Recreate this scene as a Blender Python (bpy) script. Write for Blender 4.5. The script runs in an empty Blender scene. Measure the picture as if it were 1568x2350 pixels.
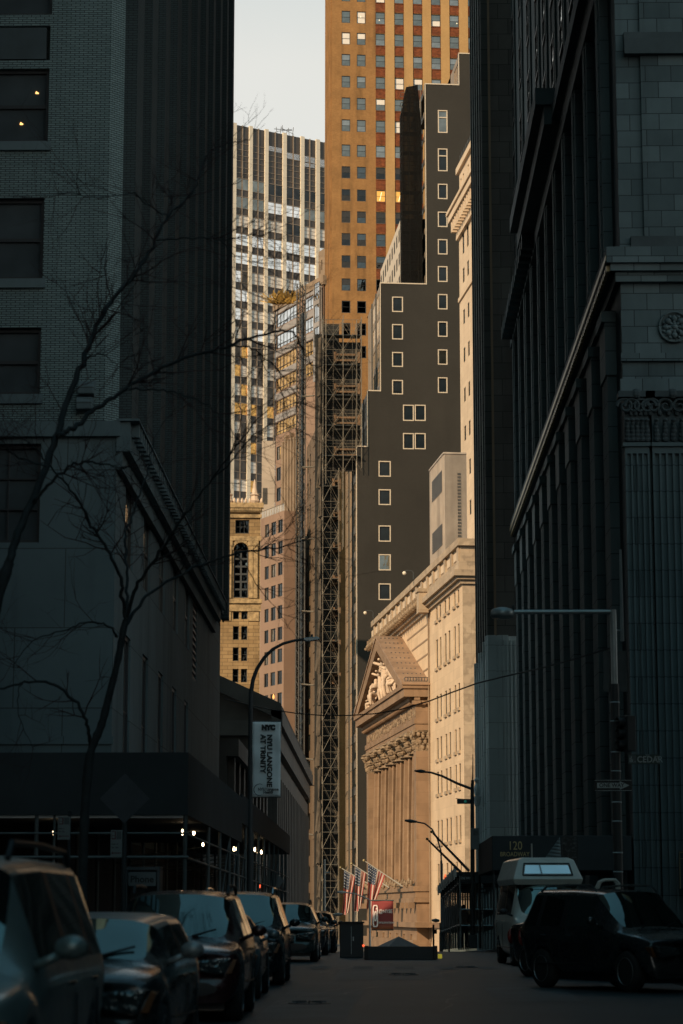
import bpy, bmesh, math, random
from mathutils import Vector, Matrix, Euler
random.seed(7)
R = math.radians
sc = bpy.context.scene
COL = sc.collection

# ------------------------------------------------------------------ camera
FPX, HC = 5220.0, 1.38            # focal length in units of a 1568 x 2350 picture, eye height
PITCH = math.atan((2090 - 1175) / FPX)
YAW = R(0.843)
cam_d = bpy.data.cameras.new('camera'); cam = bpy.data.objects.new('camera', cam_d); COL.objects.link(cam)
cam.location = (0, 0, HC); cam.rotation_euler = (R(90) + PITCH, 0, YAW)
cam_d.sensor_fit = 'VERTICAL'; cam_d.sensor_height = 36; cam_d.lens = 36 * FPX / 2350
cam_d.clip_start = 0.2; cam_d.clip_end = 9000
cam_d.dof.use_dof = True; cam_d.dof.focus_distance = 160; cam_d.dof.aperture_fstop = 2.6
sc.camera = cam
CR = cam.rotation_euler.to_matrix()

def ray(xs, ys):
    return CR @ Vector(((xs - 784) / FPX, (1175 - ys) / FPX, -1.0))
CO = Vector((0, 0, HC))
def at_y(xs, ys, Y):
    d = ray(xs, ys); return CO + d * (Y / d.y)
def at_x(xs, ys, X):
    d = ray(xs, ys); return CO + d * (X / d.x)
def uv(T, xs, ys):
    Ti = T.inverted(); o = Ti @ CO; d = (Ti.to_3x3() @ ray(xs, ys)); k = -o.y / d.y
    p = o + d * k; return p.x, p.z
def gz(Y):
    d = Y - 62
    if d <= 0: return 0.0
    if d < 40: return -d * d * .00025
    return max(-.4 - .02 * (d - 40), -4.6)
def T_at(x, y, z=0, deg=0):
    return Matrix.Translation((x, y, z)) @ Matrix.Rotation(R(deg), 4, 'Z')

# ------------------------------------------------------------------ scene graph
def thing(name, label, cat, loc=(0, 0, 0), rot=0.0, group=None):
    o = bpy.data.objects.new(name, None); COL.objects.link(o)
    o.location = loc; o.rotation_euler = (0, 0, rot); o['label'] = label; o['category'] = cat
    o.empty_display_size = .3
    if group: o['group'] = group
    bpy.context.view_layer.update()
    return o
def tag(o, label, cat, group=None):
    o['label'] = label; o['category'] = cat
    if group: o['group'] = group
    return o
def wm(o):
    m = Matrix.Translation(o.location) @ o.rotation_euler.to_matrix().to_4x4()
    return m
def copy_tree(src, loc, rot, label, group=None):
    r = src.copy(); COL.objects.link(r); r.location = loc; r.rotation_euler = (0, 0, rot)
    r['label'] = label
    if group: r['group'] = group
    def rec(a, b):
        for ch in list(a.children):
            c = ch.copy(); COL.objects.link(c); c.parent = b; rec(ch, c)
    rec(src, r); return r

class MB:
    def __init__(s): s.v = []; s.f = []; s.mi = []; s.T = Matrix.Identity(4)
    def V(s, p): s.v.append(tuple(s.T @ Vector(p))); return len(s.v) - 1
    def face(s, pts, m=0):
        s.f.append([s.V(p) for p in pts]); s.mi.append(m)
    def box(s, x0, x1, y0, y1, z0, z1, m=0):
        i = [s.V(p) for p in ((x0,y0,z0),(x1,y0,z0),(x1,y1,z0),(x0,y1,z0),(x0,y0,z1),(x1,y0,z1),(x1,y1,z1),(x0,y1,z1))]
        for q in ((0,3,2,1),(4,5,6,7),(0,1,5,4),(1,2,6,5),(2,3,7,6),(3,0,4,7)):
            s.f.append([i[k] for k in q]); s.mi.append(m)
    def prism(s, pts, a, d0, d1, m=0):
        # polygon extruded along axis a: 'y' -> pts are (x,z); 'x' -> (y,z); 'z' -> (x,y)
        def P(p, d): return {'y': (p[0], d, p[1]), 'x': (d, p[0], p[1]), 'z': (p[0], p[1], d)}[a]
        A = [s.V(P(p, d0)) for p in pts]; B = [s.V(P(p, d1)) for p in pts]; n = len(pts)
        s.f.append(A[:]); s.mi.append(m); s.f.append(B[::-1]); s.mi.append(m)
        for k in range(n):
            s.f.append([A[k], B[k], B[(k+1) % n], A[(k+1) % n]]); s.mi.append(m)
    def tube(s, pts, rad, n=8, m=0, caps=True):
        pts = [Vector(p) for p in pts]
        if not hasattr(rad, '__len__'): rad = [rad] * len(pts)
        rings = []; up = Vector((0, 0, 1))
        d0 = (pts[1] - pts[0]).normalized()
        u = d0.cross(up); u = u.normalized() if u.length > 1e-3 else Vector((1, 0, 0))
        for k, p in enumerate(pts):
            d = (pts[min(k+1, len(pts)-1)] - pts[max(k-1, 0)]).normalized()
            u = (u - d * u.dot(d)); u = u.normalized() if u.length > 1e-6 else d.orthogonal().normalized()
            w = d.cross(u)
            rings.append([s.V(p + (u * math.cos(2*math.pi*j/n) + w * math.sin(2*math.pi*j/n)) * rad[k]) for j in range(n)])
        for k in range(len(pts) - 1):
            for j in range(n):
                s.f.append([rings[k][j], rings[k][(j+1) % n], rings[k+1][(j+1) % n], rings[k+1][j]]); s.mi.append(m)
        if caps:
            s.f.append(rings[0][::-1]); s.mi.append(m); s.f.append(rings[-1][:]); s.mi.append(m)
    def bar(s, p, q, w, m=0): s.tube([p, q], w * .7071, 4, m)
    def lathe(s, prof, n=16, m=0, c=(0, 0, 0), caps=True):
        rings = [[s.V((c[0] + r * math.cos(2*math.pi*j/n), c[1] + r * math.sin(2*math.pi*j/n), c[2] + z)) for j in range(n)] for r, z in prof]
        for k in range(len(prof) - 1):
            for j in range(n):
                s.f.append([rings[k][j], rings[k][(j+1) % n], rings[k+1][(j+1) % n], rings[k+1][j]]); s.mi.append(m)
        if caps:
            s.f.append(rings[0][::-1]); s.mi.append(m); s.f.append(rings[-1][:]); s.mi.append(m)
    def ball(s, c, r, n=8, m=0):
        if not hasattr(r, '__len__'): r = (r, r, r)
        T0 = s.T; s.T = T0 @ Matrix.Translation(c) @ Matrix.Diagonal((r[0], r[1], r[2], 1))
        s.lathe([(math.sin(math.pi * k / n) * 1.0 + 1e-4, -math.cos(math.pi * k / n)) for k in range(n + 1)], n * 2, m, caps=False); s.T = T0
    def wall(s, x0, x1, z0, z1, holes, depth=.3, m=0, mr=None, skip=(), y=0.0):
        # flat wall in the plane y, facing -y, with rectangular openings whose reveals run back by depth
        if mr is None: mr = m
        hs = [h for h in holes if h[0] < x1 - 1e-4 and h[1] > x0 + 1e-4 and h[2] < z1 - 1e-4 and h[3] > z0 + 1e-4]
        cut = list(hs) + list(skip)
        xs = sorted(set([x0, x1] + [min(max(a, x0), x1) for h in cut for a in h[:2]]))
        zs = sorted(set([z0, z1] + [min(max(a, z0), z1) for h in cut for a in h[2:]]))
        for b in range(len(zs) - 1):
            cz = (zs[b] + zs[b+1]) / 2
            if zs[b+1] - zs[b] < 1e-5: continue
            row = [h for h in cut if h[2] < cz < h[3]]
            start = None
            for a in range(len(xs) - 1):
                cx = (xs[a] + xs[a+1]) / 2
                hole = any(h[0] < cx < h[1] for h in row)
                if not hole and start is None: start = xs[a]
                if start is not None and (hole or a == len(xs) - 2):
                    end = xs[a] if hole else xs[a+1]
                    s.face([(start,y,zs[b]),(end,y,zs[b]),(end,y,zs[b+1]),(start,y,zs[b+1])], m); start = None
        for h in hs:
            a, b, c, d = max(h[0], x0), min(h[1], x1), max(h[2], z0), min(h[3], z1)
            s.face([(a,y,c),(a,y,d),(a,y+depth,d),(a,y+depth,c)], mr); s.face([(b,y,c),(b,y+depth,c),(b,y+depth,d),(b,y,d)], mr)
            s.face([(a,y,c),(a,y+depth,c),(b,y+depth,c),(b,y,c)], mr); s.face([(a,y,d),(b,y,d),(b,y+depth,d),(a,y+depth,d)], mr)
    def build(s, name, mats, parent=None, smooth=False, bevel=0.0, loc=None, weld=False):
        me = bpy.data.meshes.new(name); me.from_pydata(s.v, [], s.f)
        if not isinstance(mats, (list, tuple)): mats = [mats]
        for m in mats: me.materials.append(m)
        me.polygons.foreach_set('material_index', s.mi)
        if smooth: me.polygons.foreach_set('use_smooth', [True] * len(me.polygons))
        me.update()
        if weld:
            bm = bmesh.new(); bm.from_mesh(me); bmesh.ops.remove_doubles(bm, verts=bm.verts, dist=1e-4); bm.to_mesh(me); bm.free()
        o = bpy.data.objects.new(name, me); COL.objects.link(o)
        if parent is not None: o.parent = parent
        if loc is not None: o.location = loc
        if bevel:
            b = o.modifiers.new('bevel', 'BEVEL'); b.width = bevel; b.segments = 2; b.limit_method = 'ANGLE'
        return o

def split(b, name, mats, parent=None, cap=100):
    """build every loose piece of a mesh builder as an object of its own"""
    par = list(range(len(b.v)))
    def find(a):
        while par[a] != a: par[a] = par[par[a]]; a = par[a]
        return a
    for f in b.f:
        for q in f[1:]: par[find(q)] = find(f[0])
    groups = {}
    for f, m in zip(b.f, b.mi): groups.setdefault(find(f[0]), []).append((f, m))
    out = []; gs = list(groups.values())
    if len(gs) > cap: gs = gs[:cap - 1] + [[x for g in gs[cap - 1:] for x in g]]
    for g in gs:
        n = MB(); used = {}
        for f, m in g:
            r = []
            for q in f:
                if q not in used: used[q] = len(n.v); n.v.append(b.v[q])
                r.append(used[q])
            n.f.append(r); n.mi.append(m)
        out.append(n.build(name, mats, parent))
    return out

def smooth_angle(o, deg=40):
    # mark sharp edges by face angle so that smooth shading keeps crisp corners
    bm = bmesh.new(); bm.from_mesh(o.data); bmesh.ops.remove_doubles(bm, verts=bm.verts, dist=1e-5)
    for e in bm.edges:
        if len(e.link_faces) == 2: e.smooth = e.calc_face_angle(0) < R(deg)
    for f in bm.faces: f.smooth = True
    bm.to_mesh(o.data); bm.free(); return o

# ------------------------------------------------------------------ materials
def nodes(name):
    m = bpy.data.materials.new(name); m.use_nodes = True
    nt = m.node_tree; b = nt.nodes['Principled BSDF']; return m, nt, b
def L(nt, a, ao, b, bi): nt.links.new(a.outputs[ao], b.inputs[bi])
def coords(nt, wallmap=False):
    tc = nt.nodes.new('ShaderNodeTexCoord')
    if not wallmap: return tc, 'Object'
    sp = nt.nodes.new('ShaderNodeSeparateXYZ'); L(nt, tc, 'Object', sp, 0)
    ad = nt.nodes.new('ShaderNodeMath'); ad.operation = 'ADD'; L(nt, sp, 'X', ad, 0); L(nt, sp, 'Y', ad, 1)
    cb = nt.nodes.new('ShaderNodeCombineXYZ'); L(nt, ad, 0, cb, 'X'); L(nt, sp, 'Z', cb, 'Y')
    return cb, 0
def noise(nt, src, out, scale, detail=4, stretch=None, rough=.6):
    if stretch:
        mp = nt.nodes.new('ShaderNodeMapping'); mp.inputs['Scale'].default_value = stretch
        L(nt, src, out, mp, 0); src, out = mp, 0
    n = nt.nodes.new('ShaderNodeTexNoise'); n.inputs['Scale'].default_value = scale
    n.inputs['Detail'].default_value = detail; n.inputs['Roughness'].default_value = rough
    L(nt, src, out, n, 'Vector'); return n
def mixc(nt, fac, a, b, mode='MIX'):
    mx = nt.nodes.new('ShaderNodeMix'); mx.data_type = 'RGBA'; mx.blend_type = mode
    for sock, val in ((0, fac), (6, a), (7, b)):
        if isinstance(val, tuple) and hasattr(val[0], 'outputs'): nt.links.new(val[0].outputs[val[1]], mx.inputs[sock])
        elif isinstance(val, (int, float)): mx.inputs[sock].default_value = val
        else: mx.inputs[sock].default_value = (*val[:3], 1)
    return (mx, 2)
def ramp(nt, src, lo, hi, a=(0,0,0), b=(1,1,1)):
    r = nt.nodes.new('ShaderNodeValToRGB'); r.color_ramp.elements[0].position = lo; r.color_ramp.elements[1].position = hi
    r.color_ramp.elements[0].color = (*a, 1); r.color_ramp.elements[1].color = (*b, 1)
    nt.links.new(src[0].outputs[src[1]], r.inputs[0]); return (r, 0)
def sc3(c, k): return tuple(min(x * k, 1) for x in c[:3])

def MAT(name, col, rough=.8, metal=0.0, var=.18, scale=1.0, bump=.0, bscale=None, stain=.0, spec=.5, coat=0.0):
    m, nt, b = nodes(name)
    tc, o = coords(nt)
    n = noise(nt, tc, o, scale, 5)
    c = mixc(nt, ramp(nt, (n, 0), .3, .7), sc3(col, 1 - var), sc3(col, 1 + var))
    if stain:
        n2 = noise(nt, tc, o, 1.0, 5, (scale * .9, scale * .9, scale * .09))
        c = mixc(nt, mixc(nt, stain, (0, 0, 0), ramp(nt, (n2, 0), .48, .72)), c, sc3(col, .35))
    nt.links.new(c[0].outputs[c[1]], b.inputs['Base Color'])
    b.inputs['Roughness'].default_value = rough; b.inputs['Metallic'].default_value = metal
    b.inputs['Specular IOR Level'].default_value = spec
    if coat: b.inputs['Coat Weight'].default_value = coat; b.inputs['Coat Roughness'].default_value = .03
    if bump:
        n3 = noise(nt, tc, o, bscale or scale * 6, 6)
        bp = nt.nodes.new('ShaderNodeBump'); bp.inputs['Strength'].default_value = bump; bp.inputs['Distance'].default_value = .02
        L(nt, n3, 0, bp, 'Height'); L(nt, bp, 0, b, 'Normal')
    return m
def MASON(name, c1, c2, mort, bw, bh, ms=.012, rough=.85, var=.2, stain=.25, bump=.35, nscale=.5, off=.5, marble=0.0):
    m, nt, b = nodes(name)
    cb, o = coords(nt, True)
    br = nt.nodes.new('ShaderNodeTexBrick'); L(nt, cb, o, br, 'Vector')
    br.inputs['Color1'].default_value = (*c1, 1); br.inputs['Color2'].default_value = (*c2, 1); br.inputs['Mortar'].default_value = (*mort, 1)
    br.inputs['Scale'].default_value = 1; br.inputs['Mortar Size'].default_value = ms; br.inputs['Mortar Smooth'].default_value = .2
    br.inputs['Brick Width'].default_value = bw; br.inputs['Row Height'].default_value = bh; br.offset = off
    tc, oo = coords(nt)
    n = noise(nt, tc, oo, nscale, 6)
    c = mixc(nt, 1.0, (br, 0), ramp(nt, (n, 0), .3, .7, (1-var,)*3, (1.0,)*3), 'MULTIPLY')
    if stain:
        n2 = noise(nt, tc, oo, 1.0, 5, (nscale * 1.6, nscale * 1.6, nscale * .16))
        c = mixc(nt, 1.0, c, ramp(nt, (n2, 0), .5, .75, (1, 1, 1), (1 - stain,) * 3), 'MULTIPLY')
    if marble:
        n4 = nt.nodes.new('ShaderNodeTexWave'); n4.inputs['Scale'].default_value = .35; n4.inputs['Distortion'].default_value = 9
        n4.inputs['Detail'].default_value = 4; L(nt, tc, oo, n4, 'Vector')
        c = mixc(nt, 1.0, c, ramp(nt, (n4, 0), 0.0, .25, (1 - marble,) * 3, (1, 1, 1)), 'MULTIPLY')
    nt.links.new(c[0].outputs[c[1]], b.inputs['Base Color'])
    b.inputs['Roughness'].default_value = rough; b.inputs['Specular IOR Level'].default_value = .3
    bp = nt.nodes.new('ShaderNodeBump'); bp.inputs['Strength'].default_value = bump; bp.inputs['Distance'].default_value = .02
    bp.invert = True
    L(nt, br, 'Fac', bp, 'Height'); L(nt, bp, 0, b, 'Normal')
    return m
def GLASS(name, col, rough=.04, metal=1.0, wav=.06, wscale=.6, spec=.5):
    m, nt, b = nodes(name)
    tc, o = coords(nt)
    n = noise(nt, tc, o, .35, 3)
    c = mixc(nt, ramp(nt, (n, 0), .35, .65), sc3(col, .75), sc3(col, 1.2))
    nt.links.new(c[0].outputs[c[1]], b.inputs['Base Color'])
    b.inputs['Roughness'].default_value = rough; b.inputs['Metallic'].default_value = metal; b.inputs['Specular IOR Level'].default_value = spec
    if wav:
        n3 = noise(nt, tc, o, wscale, 2)
        bp = nt.nodes.new('ShaderNodeBump'); bp.inputs['Strength'].default_value = wav; bp.inputs['Distance'].default_value = .3
        L(nt, n3, 0, bp, 'Height'); L(nt, bp, 0, b, 'Normal')
    return m
def GLOW(name, col, s):
    m, nt, b = nodes(name)
    b.inputs['Base Color'].default_value = (*sc3(col, .5), 1); b.inputs['Emission Color'].default_value = (*col, 1); b.inputs['Emission Strength'].default_value = s
    return m

# window builder: one mesh per kind and size, shared by its copies
_wc = {}
def window(parent, T, h, y, rows=2, cols=1, fm=None, gl=(), ft=.08, fd=.1, name='window', split=None, seed=None, mull=.05):
    w, ht = h[1] - h[0], h[3] - h[2]
    picks = tuple(random.choice(gl).name if not isinstance(gl, dict) else '' for _ in range(rows * cols))
    key = (round(w, 2), round(ht, 2), rows, cols, fm.name, picks, ft, tuple(split or ()), mull)
    if key not in _wc:
        b = MB(); e = ft
        b.box(0, e, -fd, .02, 0, ht); b.box(w - e, w, -fd, .02, 0, ht); b.box(e, w - e, -fd, .02, 0, e); b.box(e, w - e, -fd, .02, ht - e, ht)
        zz = [e + (ht - 2*e) * k / rows for k in range(rows + 1)] if not split else [e] + [ht * q for q in split] + [ht - e]
        xx = [e + (w - 2*e) * k / cols for k in range(cols + 1)]
        for z in zz[1:-1]: b.box(e, w - e, -fd * .8, .02, z - mull / 2, z + mull / 2)
        for k in range(rows):
            za, zb = zz[k] + (mull / 2 if k else 0), zz[k+1] - (mull / 2 if k < rows - 1 else 0)
            for x in xx[1:-1]: b.box(x - mull / 2, x + mull / 2, -fd * .7, .02, za, zb)
        mats = [fm]; names = []
        for k in range(rows):
            for j in range(cols):
                nm = picks[k * cols + j]
                if nm not in names: names.append(nm); mats.append(bpy.data.materials[nm])
                yy = 0 if k % 2 == 0 else -.02
                b.face([(xx[j], yy, zz[k]), (xx[j+1], yy, zz[k]), (xx[j+1], yy, zz[k+1]), (xx[j], yy, zz[k+1])], 1 + names.index(nm))
        me_o = b.build(name, mats); _wc[key] = me_o.data; bpy.data.objects.remove(me_o)
    o = bpy.data.objects.new(name, _wc[key]); COL.objects.link(o); o.parent = parent
    o.matrix_local = T @ Matrix.Translation((h[0], y, h[2]))
    return o
def text(name, body, size, mat, parent, M, ext=.006, bold=0.0, align='LEFT', sx=1.0, space=1.0):
    c = bpy.data.curves.new(name, 'FONT'); c.body = body; c.size = size; c.extrude = ext; c.offset = bold; c.align_x = align
    c.space_character = space; c.resolution_u = 3; c.space_line = .82
    o = bpy.data.objects.new(name, c); COL.objects.link(o)
    dg = bpy.context.evaluated_depsgraph_get(); me = bpy.data.meshes.new_from_object(o.evaluated_get(dg)); bpy.data.objects.remove(o)
    me.materials.clear(); me.materials.append(mat)
    o = bpy.data.objects.new(name, me); COL.objects.link(o); o.parent = parent
    o.matrix_local = M @ Matrix.Rotation(R(90), 4, 'X') @ Matrix.Diagonal((sx, 1, 1, 1))
    return o
def skin(name, joints, edges, mat, parent=None, sub=1, mats=None):
    """joints: name -> (x, y, z, r); one continuous skinned body"""
    names = list(joints); me = bpy.data.meshes.new(name)
    me.from_pydata([joints[k][:3] for k in names], [(names.index(a), names.index(b)) for a, b in edges], [])
    o = bpy.data.objects.new(name, me); COL.objects.link(o)
    o.modifiers.new('s', 'SKIN')
    for k, d in enumerate(me.skin_vertices[0].data):
        r = joints[names[k]][3]; d.radius = (r, r) if not hasattr(r, '__len__') else r
        d.use_root = (k == 0)
    sb = o.modifiers.new('u', 'SUBSURF'); sb.levels = sub; sb.render_levels = sub
    dg = bpy.context.evaluated_depsgraph_get(); m2 = bpy.data.meshes.new_from_object(o.evaluated_get(dg))
    bpy.data.objects.remove(o)
    for p in m2.polygons: p.use_smooth = True
    m2.materials.clear(); m2.materials.append(mat); m2.name = name
    o = bpy.data.objects.new(name, m2); COL.objects.link(o)
    if parent: o.parent = parent
    return o
# ------------------------------------------------------------------ light
sc.view_settings.view_transform = 'Standard'; sc.view_settings.look = 'None'
sc.view_settings.exposure = 0.0; sc.view_settings.gamma = 1.0
SUN_EL, SUN_AZ = R(27), R(217)         # light comes over the viewer's left shoulder
w = bpy.data.worlds.new('World'); sc.world = w; w.use_nodes = True
nt = w.node_tree; bg = nt.nodes['Background']
sky = nt.nodes.new('ShaderNodeTexSky'); sky.sky_type = 'NISHITA'; sky.sun_disc = False
sky.sun_elevation = SUN_EL; sky.sun_rotation = SUN_AZ; sky.dust_density = 1.6; sky.air_density = 1.0; sky.ozone_density = 1.0
tc = nt.nodes.new('ShaderNodeTexCoord'); sp = nt.nodes.new('ShaderNodeSeparateXYZ'); L(nt, tc, 'Generated', sp, 0)
# thin bright overcast low in the sky, clear teal sky overhead
rp = ramp(nt, (sp, 'Z'), .36, .58, (.93,)*3, (.06,)*3)
nz = noise(nt, tc, 'Generated', 2.2, 4)
cl = ramp(nt, (nz, 0), .25, .8, (7.9, 7.7, 7.15), (8.9, 8.75, 8.25))
tint = mixc(nt, 1.0, (sky, 0), (.60, 1.46, 1.26), 'MULTIPLY')
tint[0].clamp_result = False
c = mixc(nt, rp, tint, cl)
nt.links.new(c[0].outputs[c[1]], bg.inputs['Color']); bg.inputs['Strength'].default_value = 0.1
sd = bpy.data.lights.new('sun', 'SUN'); sd.energy = 5.0; sd.angle = R(.8); sd.color = (1, .72, .45)
so = bpy.data.objects.new('sun', sd); COL.objects.link(so)
so.rotation_euler = Vector((-math.sin(SUN_AZ) * math.cos(SUN_EL), -math.cos(SUN_AZ) * math.cos(SUN_EL), -math.sin(SUN_EL))).to_track_quat('-Z', 'Y').to_euler()
so.location = (-60, -80, 120)

# ------------------------------------------------------------------ materials
asphalt = MAT('asphalt', (.024, .036, .040), .55, var=.35, scale=.35, bump=.5, bscale=30, spec=.4)
concrete = MAT('concrete', (.075, .088, .092), .85, var=.25, scale=.6, bump=.3, stain=.3)
earth = MAT('ground', (.06, .062, .062), .9, var=.2, scale=.2)
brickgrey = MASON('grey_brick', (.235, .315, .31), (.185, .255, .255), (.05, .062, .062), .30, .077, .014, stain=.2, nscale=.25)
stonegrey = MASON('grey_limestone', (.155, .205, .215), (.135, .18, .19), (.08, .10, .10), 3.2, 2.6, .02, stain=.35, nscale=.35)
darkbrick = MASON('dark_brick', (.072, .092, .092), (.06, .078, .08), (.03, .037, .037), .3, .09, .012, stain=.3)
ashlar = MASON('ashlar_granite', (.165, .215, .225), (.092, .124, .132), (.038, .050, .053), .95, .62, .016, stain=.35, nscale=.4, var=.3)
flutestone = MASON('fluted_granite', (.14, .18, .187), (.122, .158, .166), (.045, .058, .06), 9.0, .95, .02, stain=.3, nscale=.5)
darkstone = MAT('shadowed_granite', (.062, .080, .085), .85, var=.25, scale=.5, bump=.3, stain=.4)  # teal here and in the street masonry above is shade put into colour
pierstone = MASON('pier_limestone', (.60, .68, .68), (.52, .59, .60), (.26, .29, .29), 4.0, 1.6, .015, stain=.35, nscale=.3)  # pale limestone, raised in colour for light reaching it from the street opening
stripstone = MASON('brownish_blocks', (.12, .118, .108), (.085, .084, .079), (.03, .03, .03), 1.3, 1.05, .02, stain=.3)
rustic = MAT('gilded_bronze', (.30, .24, .13), .5, .6, var=.3, scale=2)
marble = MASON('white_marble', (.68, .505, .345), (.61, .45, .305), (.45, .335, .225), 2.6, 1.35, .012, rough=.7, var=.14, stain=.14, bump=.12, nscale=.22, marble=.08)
marblecol = MASON('shaded_marble', (.31, .20, .125), (.265, .168, .104), (.18, .115, .07), 3.0, 1.6, .012, rough=.75, var=.28, stain=.3, bump=.15, nscale=.3, marble=.12)  # portico marble, darkened and reddened in colour for the partial shade there
marbleend = MASON('veined_marble', (.50, .385, .275), (.42, .315, .22), (.33, .25, .17), 2.2, 1.3, .016, rough=.7, var=.3, stain=.2, bump=.15, nscale=.35, marble=.22)
copper = MAT('bronze_roof', (.30, .19, .12), .6, var=.25, scale=.35, stain=.35)
sculpt = MAT('carved_marble', (.56, .42, .31), .7, var=.2, scale=1.2, stain=.25)
carved = MAT('weathered_carving', (.235, .165, .105), .8, var=.5, scale=2.2, bump=.6, bscale=5, stain=.5)
tanstone = MASON('tan_limestone', (.64, .50, .37), (.58, .45, .33), (.42, .33, .24), 2.4, 1.1, .012, var=.12, stain=.15, nscale=.2)
corr = MAT('corrugated_steel', (.38, .315, .26), .55, .1, var=.15, scale=.3, stain=.6)
louver = MAT('soot_louvre', (.06, .055, .05), .6, var=.3, scale=.5)
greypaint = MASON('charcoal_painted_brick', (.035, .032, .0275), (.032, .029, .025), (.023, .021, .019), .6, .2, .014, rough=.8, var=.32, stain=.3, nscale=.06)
cream = MAT('cream_frame', (.50, .42, .33), .6, var=.08)
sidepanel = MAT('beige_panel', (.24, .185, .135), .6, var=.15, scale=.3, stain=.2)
yellowbrick = MASON('yellow_brick', (.37, .195, .070), (.30, .15, .052), (.225, .12, .05), .42, .14, .014, var=.32, stain=.6, nscale=.22, bump=.2)
yellowpier = MASON('yellow_brick_pier', (.46, .28, .115), (.41, .245, .10), (.33, .20, .095), .42, .14, .012, var=.15, stain=.2, nscale=.2, bump=.2)
redbrick = MASON('rust_brick', (.27, .070, .022), (.16, .042, .016), (.15, .065, .03), .5, .16, .012, var=.55, stain=.2, nscale=.9, bump=.2)
whitemet = MASON('white_marble_pier', (.74, .65, .53), (.70, .61, .49), (.42, .37, .30), 9, 3.66, .03, var=.08, stain=.12, nscale=.1)
bronze = MAT('bronze_mullion', (.28, .22, .17), .5, .3, var=.1)
darkpanel = MAT('dark_spandrel', (.055, .045, .038), .35, var=.25, scale=.2)
pinkstone = MASON('pink_granite', (.285, .185, .135), (.26, .17, .122), (.18, .12, .09), 5.2, 4.75, .012, var=.15, stain=.2, nscale=.2)  # darkened in colour, like the tan piers, to stand for half lit walls
greypanel = MAT('grey_metal_panel', (.30, .265, .245), .5, .2, var=.15, scale=.3, stain=.2)
tanpier = MAT('tan_pier', (.25, .175, .115), .8, var=.2, scale=.3, stain=.3)
ochre = MASON('ochre_terracotta', (.36, .24, .12), (.28, .18, .085), (.13, .085, .045), 1.7, .62, .035, var=.35, stain=.5, nscale=.25, bump=.4)
ochrecarve = MAT('ochre_carving', (.31, .215, .11), .85, var=.5, scale=1.5, bump=.8, bscale=3, stain=.4)
templestone = MAT('temple_stone', (.09, .08, .07), .85, var=.25, scale=.4, stain=.4, bump=.2)
darkmet = MAT('dark_painted_steel', (.034, .039, .041), .5, var=.2)
galv = MAT('galvanised_steel', (.42, .47, .47), .45, .6, var=.2, scale=2)
polemet = MAT('silver_grey_pole', (.34, .37, .37), .4, .5, var=.15, scale=2)
scafmet = MAT('scaffold_tube', (.19, .16, .122), .5, .2, var=.2, scale=1)
netting = MAT('black_netting', (.018, .018, .017), .9, var=.4, scale=.4)
plank = MAT('scaffold_plank', (.15, .09, .05), .85, var=.3, scale=.5)
mastmet = MAT('hoist_mast_steel', (.022, .02, .018), .6, var=.3)
plywood = MAT('dark_green_plywood', (.03, .036, .039), .75, var=.25, scale=.6)
framedark = MAT('dark_window_frame', (.030, .032, .034), .5, var=.15)
g_teal = GLASS('teal_grey_pane', (.20, .215, .20)); g_teal2 = GLASS('grey_pane', (.30, .31, .29))
g_blind = MAT('pale_blind_pane', (.66, .61, .56), .5, var=.06)
g_dark = GLASS('dark_pane', (.045, .05, .052)); g_dark2 = GLASS('brown_dark_pane', (.075, .065, .055))
g_navy = GLASS('navy_pane', (.012, .018, .024), .15, .0, spec=.25); g_room = GLASS('unlit_room_pane', (.075, .09, .096), .1, .0); g_sky = GLASS('sky_blue_pane', (.82, .86, .85), wav=.02)
g_gold = GLASS('gold_reflecting_pane', (.80, .43, .13), wav=.9, wscale=.9)
g_white = GLASS('white_reflecting_pane', (.95, .95, .92), wav=.02)
g_lit = GLOW('lit_office_pane', (1.0, .48, .09), .55); g_tube = GLOW('fluorescent_tube', (1.0, .85, .55), 1.4)
g_warm = GLASS('bronze_reflecting_pane', (.36, .28, .19), wav=.35, wscale=1.5)
g_warm2 = GLASS('warm_street_pane', (.62, .50, .34), wav=.12, wscale=.5); g_street = GLASS('shadowed_pane', (.10, .12, .125), wav=.05)
gl_bright = GLASS('bright_reflecting_pane', (.62, .62, .58), wav=.3)
# ------------------------------------------------------------------ ground
def strip(name, x0, x1, dz, mat, ys, kerb=False):
    b = MB()
    for a, c in zip(ys[:-1], ys[1:]):
        za, zc = gz(a) + dz, gz(c) + dz
        b.face([(x0, a, za), (x1, a, za), (x1, c, zc), (x0, c, zc)])
        if kerb:
            b.face([(kerb, a, za), (kerb, a, za - dz - .02), (kerb, c, zc - dz - .02), (kerb, c, zc)])
    if kerb:
        for yy in (ys[0], ys[-1]):
            z = gz(yy); b.face([(x0, yy, z - .02), (x1, yy, z - .02), (x1, yy, z + dz), (x0, yy, z + dz)])
    o = b.build(name, mat); o['kind'] = 'structure'; return o
YS = [-40, 0, 30, 62] + [62 + 4 * k for k in range(1, 11)] + [130, 160, 200, 250, 272, 330]
b = MB()
yy = [-3000] + YS[:-1] + [272, 400, 6000]; yy = sorted(set(yy))
for a, c in zip(yy[:-1], yy[1:]): b.face([(-4000, a, gz(a) - .012), (4000, a, gz(a) - .012), (4000, c, gz(c) - .012), (-4000, c, gz(c) - .012)])
o = b.build('ground', earth); o['kind'] = 'structure'
strip('road', -4.0, 5.7, 0.0, asphalt, YS)
b = MB()
for x0, x1 in ((-90, -4.0), (5.7, 90)): b.face([(x0, 58.5, .002), (x1, 58.5, .002), (x1, 69.5, .002), (x0, 69.5, .002)])
o = b.build('cross_street', asphalt); o['kind'] = 'structure'
strip('pavement', -9.8, -4.0, .14, concrete, [-40, 0, 58], kerb=-4.0)
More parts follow.
